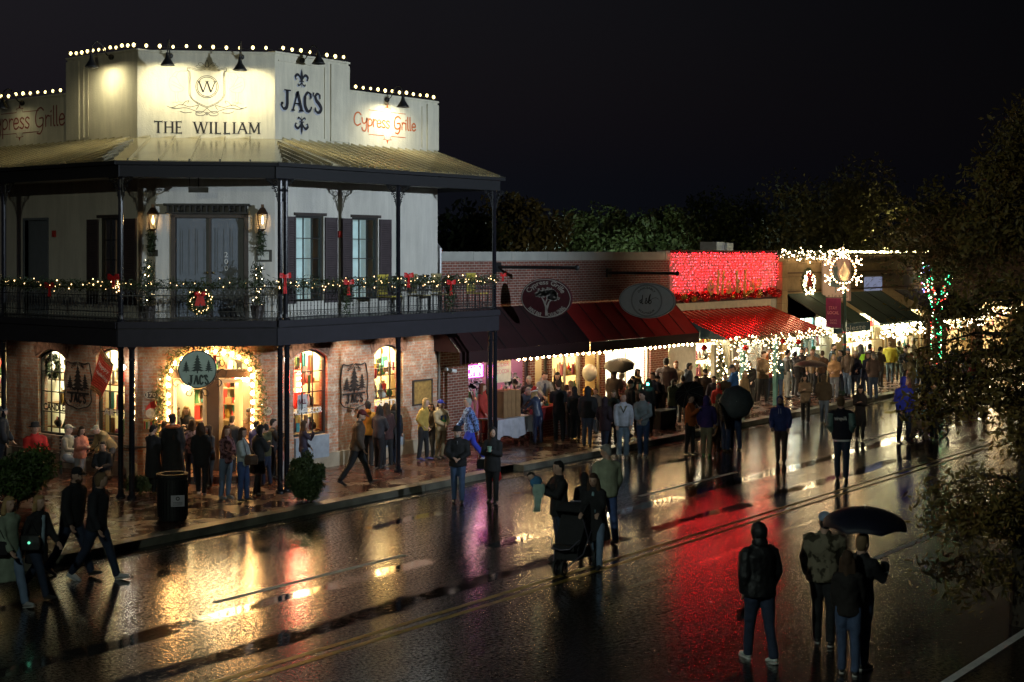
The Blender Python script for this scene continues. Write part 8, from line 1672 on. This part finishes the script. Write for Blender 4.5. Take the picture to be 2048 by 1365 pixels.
# ---- crowd outside the red-lit and tan shops
Pn(1562, 926, 791, 0, 'stand', (.035, .055, .20), (.07, .05, .04), 'dark', 'bearded man in a blue hoodie with the hood up walking towards us in the road', z0=0, hood=True, beard='dark', pad=.035, w=1.1, shoes=(.03, .025, .02), extras=lambda sub, tr_, hc, Rh, arms, body, ring, legs: (lambda mb: ([mb.tube([tr_((s*.025, .14, .5)), tr_((s*.03, .16, .36))], .006, 4) for s in (-1, 1)], sub('drawcords', mb, GOODM[4], None, 0, body)))(MB()))
Pn(1526, 808, 703, 30, 'clasp', (.11, .075, .045), BLK, 'brown', 'woman in a brown jacket watching outside the red-lit shop', male=False, pad=.045, w=1.1)
Pn(1517, 806, 708, 60, 'stand', (.25, .3, .42), BLK, 'sandy', 'person in pale blue behind the brown jacket', male=False, H=1.6)
Pn(1531, 795, 693, 60, 'reach', (.42, .12, .03), BLK, 'dark', 'bearded man in an orange shirt by the dark door', beard='dark', w=1.05)
Pn(1557, 800, 704, -30, 'hold', (.05, .13, .17), (.04, .07, .14), 'brown', 'woman in a teal hooded coat eating a snack', male=False, hood=True, pad=.045, coat=.08, look=(-20, 0))
Pn(1573, 797, 700, 120, 'stand', (.03, .03, .03), (.3, .3, .28), 'dark', 'dark-clad person behind the teal post with pale trousers')
Pn(1603, 788, 710, 10, 'stand', (.04, .03, .03), BLK, 'dark', 'bearded dark-haired man just above the striped umbrella', beard='dark', H=1.72)
Pn(1611, 782, 694, 0, 'stand', (.09, .10, .11), BLK, 'dark', 'hooded grey-clad person against the mint-white window', hood=True)
Pn(1627, 782, 692, 180, 'stand', (.1, .12, .11), BLK, 'dark', 'person in a green cap against the bright window', hat='cap', hatc=(.02, .14, .05), H=1.7)
Pn(1625, 790, 710, 0, 'stand', (.2, .12, .06), BLK, 'sandy', 'person with a round face peering over the right of the striped umbrella', H=1.7)
Pn(1645, 788, 702, 160, 'stand', (.08, .04, .02), BLK, 'brown', 'person in a dark brown jacket next to the tan coat', pad=.03)
Pn(1663, 783, 688, 85, 'stand', (.035, .045, .05), BLK, 'dark', 'man in profile in a dark shirt by the lit garland', beard='dark')
Pn(1669, 797, 709, -5, 'clasp', (.40, .22, .10), (.2, .22, .26), 'blonde', 'blonde woman in a tan sheepskin coat and grey jeans', male=False, long=.14, pad=.05)
Pn(1695, 792, 697, -20, 'stand', (.1, .07, .05), LJ, 'dark', 'man in a pale blue cap half hidden by the street lamp', hat='cap', hatc=(.15, .25, .4), beard='dark')
Pn(1711, 792, 703, 15, 'clasp', (.03, .03, .06), (.12, .16, .24), 'blonde', 'woman in a white knitted hat and navy puffer jacket', male=False, hat='beanie', hatc=(.55, .5, .48), pad=.04, long=.1)
hv = M('hi_vis', (.40, .75, .04), .5, emit=(.5, 1, .05), es=.12)
def vest(sub, tr_, hc, Rh, arms, body, ring, legs):
    mb = MB(); mb.rings([ring(z, r+.055, ry+.05) for z, r, ry in ((-.06, .135, .1), (.1, .13, .1), (.3, .15, .11), (.46, .13, .09))], cap=False); v = sub('vest', mb, hv, None, 0, body); mb = MB()
    for z in (.06, .2): mb.rings([ring(z, .192, .158), ring(z+.05, .192, .158)], cap=False)
    sub('reflective_band', mb, GOODM[4], None, 0, v)
Pn(1723, 785, 688, -120, 'clasp', (.09, .09, .1), (.05, .09, .18), 'grey', 'person in a yellow hi-vis vest over a grey hooded jacket', hood=True, extras=vest)
Pn(1739, 775, 688, 150, 'stand', (.05, .035, .03), BLK, 'dark', 'dark-clad person just behind the hi-vis vest')
Pn(1746, 800, 706, -150, 'pockets', (.085, .055, .045), (.03, .05, .09), 'grey', 'man in a brown leather jacket and grey cap by the kerb', hat='cap', hatc=(.12, .12, .12), pad=.045, w=1.08)
Pn(1780, 766, 683, 178, 'stand', (.42, .33, .02), (.07, .09, .09), 'sandy', 'man in a bright yellow jacket seen from behind', pad=.055, w=1.15)
Pn(1798, 762, 683, 178, 'stand', (.06, .07, .015), (.04, .05, .04), 'dark', 'person in a dark olive coat seen from behind beside the yellow jacket', pad=.05, coat=.1)
Pn(1825, 762, 676, 60, 'stand', (.5, .42, .32), DJ, 'grey', 'person in a cream sweater and pale cap near the wrapped tree', hat='cap', hatc=(.4, .4, .38))
Pn(1824, 800, 708, -60, 'face', (.14, .12, .07), (.1, .08, .07), 'red', 'woman in a red knitted hat and olive coat holding a phone to her face', male=False, hat='beanie', hatc=(.25, .05, .03), pad=.05)
Pn(1862, 800, 720, -30, 'stand', (.03, .03, .035), BLK, 'dark', 'dark-coated adult half hidden by leaves beyond the second pushchair', pad=.04)
Pn(1878, 795, 716, 40, 'stand', (.04, .04, .05), BLK, 'dark', 'second dark-coated adult half hidden by leaves', pad=.04)
Pn(1915, 785, 722, 0, 'stand', (.14, .10, .06), BLK, 'brown', 'woman in a tan coat glimpsed through the leaves', male=False, long=.15)
Pn(1931, 782, 712, 10, 'stand', (.35, .35, .36), BLK, 'brown', 'woman in a white top glimpsed through the leaves', male=False, long=.2)
Pn(1908, 760, 690, 0, 'stand', (.03, .035, .05), BLK, 'dark', 'tall dark-clad person beneath the far awning among the leaves')
Pn(1950, 775, 700, 60, 'walk', (.05, .05, .06), BLK, 'dark', 'dim walker far along the pavement at right')
b_, h4, c_, d_ = Pn(1611, 846, 748, -15, 'phone', (.16, .11, .07), (.06, .05, .045), 'dark', 'woman in a tan coat and ripped dark trousers looking down under the striped umbrella', z0=0, male=False, pad=.035, coat=.12, long=.08)
Pn(1648, 848, 748, 170, 'away', (.05, .035, .022), (.09, .12, .17), 'brown', 'person in a brown fur-hooded jacket and grey jeans seen from behind', z0=0, hood=True, pad=.05, w=1.1)
g_ = G(1622, 826, .15); umbrella(Vector((g_.x, g_.y, zof(775, g_.x, g_.y))), (g_.x, g_.y, zof(721, g_.x, g_.y)), .58, (.07, .05, .05), 'wide brown umbrella held above the couple stepping off the kerb', dep=.3)
GM = cmat((.35, .42, .42))
def letter_jacket(sub, tr_, hc, Rh, arms, body, ring, legs):
    mb = MB()
    for sh, el, wr, fd, s in arms: mb.tube([sh.lerp(el, .12), sh.lerp(el, .5), el, el.lerp(wr, .5), wr+fd*.005], [.098, .089, .083, .077, .06], 12)
    sub('pale_sleeve', mb, cmat((.14, .24, .22), None, .4), .014, .01, body)
    mb = MB(); mb.rings([ring(-.135, .19, .165), ring(-.115, .192, .167), ring(-.095, .19, .165)], cap=False); sub('striped_hem', mb, GOODM[4], None, 0, body)
    mb = MB(); f = lambda u, z, o: tr_((-u, -.172-o-.01*(1-(u/.15)**2), z)); text(mb, f, 'Blueprint', -.13, .13, .30, .40, .004, shear=.3, bold=.02); sub('back_lettering', mb, GOODM[4], None, 0, body, sm=False)
Pn(1684, 958, 794, 182, 'pockets', (.012, .014, .028), (.025, .04, .075), 'sandy', 'tall man in a navy letter jacket with pale sleeves standing with his back to us', z0=0, pad=.045, w=1.12, shoes=(.05, .04, .04), extras=letter_jacket)
Pn(1720, 880, 771, -5, 'phone', (.016, .012, .014), BLK, 'dark', 'woman in a black coat dress and tights looking at her phone in the road', z0=0, male=False, coat=.4, pad=.025, long=.02, slim=.95)
Pn(1808, 888, 753, 20, 'stand', (.02, .035, .42), DJ, 'dark', 'man in a bright blue hoodie walking a fluffy dog at right', z0=0, hood=True, pad=.045, w=1.1, look=(30, 0), extras=lambda sub, tr_, hc, Rh, arms, body, ring, legs: (lambda mb: (text(mb, lambda u, z, o: tr_((-u, .178+o, z)), 'UNIVERSITY', -.09, .09, .38, .41, .002), sub('chest_lettering', mb, GOODM[4], None, 0, body, sm=False)))(MB()))
Pn(1868, 882, 764, -10, 'push', (.03, .03, .035), BLK, 'dark', 'woman in dark clothes pushing the pushchair with the teal blanket', z0=0, male=False, pad=.03)
Pn(1822, 800, 752, 0, 'stand', (.35, .2, .15), (.3, .12, .12), 'brown', 'child in pink glimpsed behind the bright blue hoodie', male=False, H=1.3)
p = G(1838, 880, 0); mb = MB(); d = Vector((.2, -.95, 0)).normalized(); sd = Vector((-d.y, d.x, 0))
mb.tube([p-d*.28+U*.42, p-d*.1+U*.43, p+d*.1+U*.42, p+d*.25+U*.45], [.12, .14, .15, .12], 10); mb.tube([p+d*.22+U*.47, p+d*.36+U*.62], [.1, .08], 8); mb.ell(p+d*.42+U*.66, (.1, .1, .09), 10, 8); mb.tube([p+d*.45+U*.65, p+d*.58+U*.6], [.05, .035], 8); mb.tube([p-d*.3+U*.45, p-d*.42+U*.58, p-d*.36+U*.7], [.05, .05, .03], 6)
for t in (-.08, .08): mb.tube([p+d*.2+sd*t+U*.4, p+d*.2+sd*t+U*.2, p+d*.22+sd*t+U*.02], [.06, .045, .04], 6); mb.tube([p-d*.22+sd*t+U*.4, p-d*.15+sd*t+U*.25, p-d*.28+sd*t+U*.14, p-d*.24+sd*t+U*.02], [.08, .06, .04, .04], 6)
o = mb.build('dog', M('poodle_fur', (.14, .11, .08), .95, var=.4, vs=12, bump=1, bs=40), smooth=True); r_ = o.modifiers.new('union', 'REMESH'); r_.mode = 'VOXEL'; r_.voxel_size = .014; r_.use_smooth_shade = True; dm = o.modifiers.new('curls', 'DISPLACE'); dm.texture = ftex; dm.strength = .05; tag(o, 'fluffy brown dog between the blue hoodie and the second pushchair', 'dog')
# ---- right foreground
Pn(1520, 1322, 1043, -152, 'away', (.008, .008, .010), (.02, .03, .06), 'dark', 'hooded person in black with white trainers, back to us, in the right foreground', z0=0, hood=True, pad=.05, w=1.1, shoes=(.62, .66, .62), vox=.008)
for o in bpy.data.objects: pass
Pn(1648, 1288, 1024, 172, 'stand', (.035, .028, .014), BLK, 'dark', 'man in a camouflage jacket and pale-backed cap with his back to us', z0=0, hat='cap', hatc=(.22, .3, .42), pad=.05, w=1.15, pat='camo', vox=.008)
b_, h5, c_, d_ = Pn(1722, 1335, 1068, 140, 'umb', (.010, .010, .012), DJ, 'sandy', 'short-haired man in black under the large dark umbrella', z0=0, pad=.035, vox=.008, mirror=False, extras=lambda sub, tr_, hc, Rh, arms, body, ring, legs: (lambda mb, a: (text(mb, lambda u, z, o: a[1].lerp(a[2], .35)+Vector((.055+o, -u, z)), 'ARMY', -.05, .05, -.0, .04, .004, bold=.03), sub('sleeve_lettering', mb, GOODM[4], None, 0, body, sm=False)))(MB(), arms[1]))
Pn(1697, 1348, 1102, 178, 'stand', (.012, .010, .010), (.055, .085, .16), 'brown', 'woman with long ponytail, black top and jeans, nearest of the umbrella group', z0=0, male=False, long=.28, pad=.03, vox=.008, shoes=(.03, .03, .03))
g_ = G(1728, 1318, 0); umbrella(Vector((g_.x, g_.y, zof(1122, g_.x, g_.y))), Vector((g_.x, g_.y, zof(1016, g_.x, g_.y)))+CF*.05, .58, (.006, .007, .018), 'large dark navy umbrella over the group in the right foreground', dep=.34)
# ---- more of the packed crowd under the awnings
PAL = [('black', BLK), ('dark brown', (.05, .032, .022)), ('navy', (.02, .025, .06)), ('charcoal', (.04, .04, .045)), ('olive', (.07, .07, .03)), ('dark red', (.2, .02, .02)), ('grey', (.14, .14, .15)), ('tan', (.3, .2, .1)), ('teal', (.03, .12, .14)), ('cream', (.42, .38, .3))]
R = random.Random(99); ps_ = ['stand', 'hold', 'clasp', 'pockets', 'phone', 'face']
for px, hy, fy, ci, fc_, hr, ml, bits in ((1008, 772, 868, 3, 160, 'grey', 1, 'beside the tall cartons'), (1131, 770, 872, 1, 150, 'brown', 0, 'queueing between the black jackets at the counter'), (1192, 776, 868, 6, -30, 'sandy', 1, 'right of the puffer jacket'), (1264, 752, 858, 0, 40, 'dark', 0, 'between the black knitted hat and the fur collar'), (1307, 745, 852, 2, -40, 'brown', 1, 'behind the long straight hair'),
    (1345, 758, 850, 4, 20, 'dark', 0, 'in front of the beige sweater'), (1365, 752, 846, 0, 170, 'dark', 1, 'left of the rolled hood'), (1394, 752, 850, 8, -60, 'brown', 0, 'above the low black umbrella'), (1450, 748, 842, 1, 30, 'dark', 1, 'between the red hood and the blue rain jacket'), (1487, 742, 832, 7, 60, 'sandy', 0, 'just right of the blue rain jacket'), (1500, 722, 812, 0, -20, 'dark', 1, 'left of the pale blue top'), (1543, 706, 800, 5, 20, 'brown', 0, 'between the brown jacket and the teal coat'),
    (1590, 704, 792, 3, 150, 'dark', 1, 'left of the dark-haired man above the striped umbrella'), (1683, 700, 790, 0, -30, 'dark', 1, 'at the left of the street lamp'), (1731, 705, 792, 2, 60, 'brown', 0, 'between the white hat and the leather jacket'), (1760, 694, 775, 1, 150, 'dark', 1, 'left of the yellow jacket'), (1812, 694, 778, 0, -20, 'dark', 1, 'between the olive coat and the cream sweater'), (1840, 700, 785, 4, 30, 'brown', 0, 'right of the cream sweater'), (1851, 718, 800, 0, 160, 'dark', 1, 'behind the phone caller'), (1894, 712, 782, 3, -20, 'dark', 1, 'amid the leaves beyond the wrapped trunk'), (1944, 716, 784, 5, 0, 'brown', 0, 'amid the leaves at the far right'), (1968, 720, 786, 1, 40, 'dark', 1, 'last before the frame edge among the leaves'),
    (790, 808, 928, 0, 150, 'dark', 0, 'half hidden by the middle balcony post'), (865, 806, 915, 1, -40, 'brown', 0, 'between the mustard sweater and the blue cap'), (420, 850, 975, 3, -40, 'brown', 0, 'just right of the long curly hair'), (330, 842, 962, 1, 120, 'brown', 0, 'left of the orange fur collar'), (532, 848, 972, 4, -120, 'dark', 1, 'against the right edge of the entrance')):
    Pn(px, fy, hy, fc_, R.choice(ps_), PAL[ci][1], R.choice((BLK, DJ, DJ, (.05, .05, .05), LJ)), hr, 'person in a %s coat, %s' % (PAL[ci][0], bits), male=bool(ml), long=0 if ml else R.choice((.1, .2)), pad=R.uniform(.025, .045), hood=R.choice((None, False, None)), coat=R.choice((0, 0, .12)))
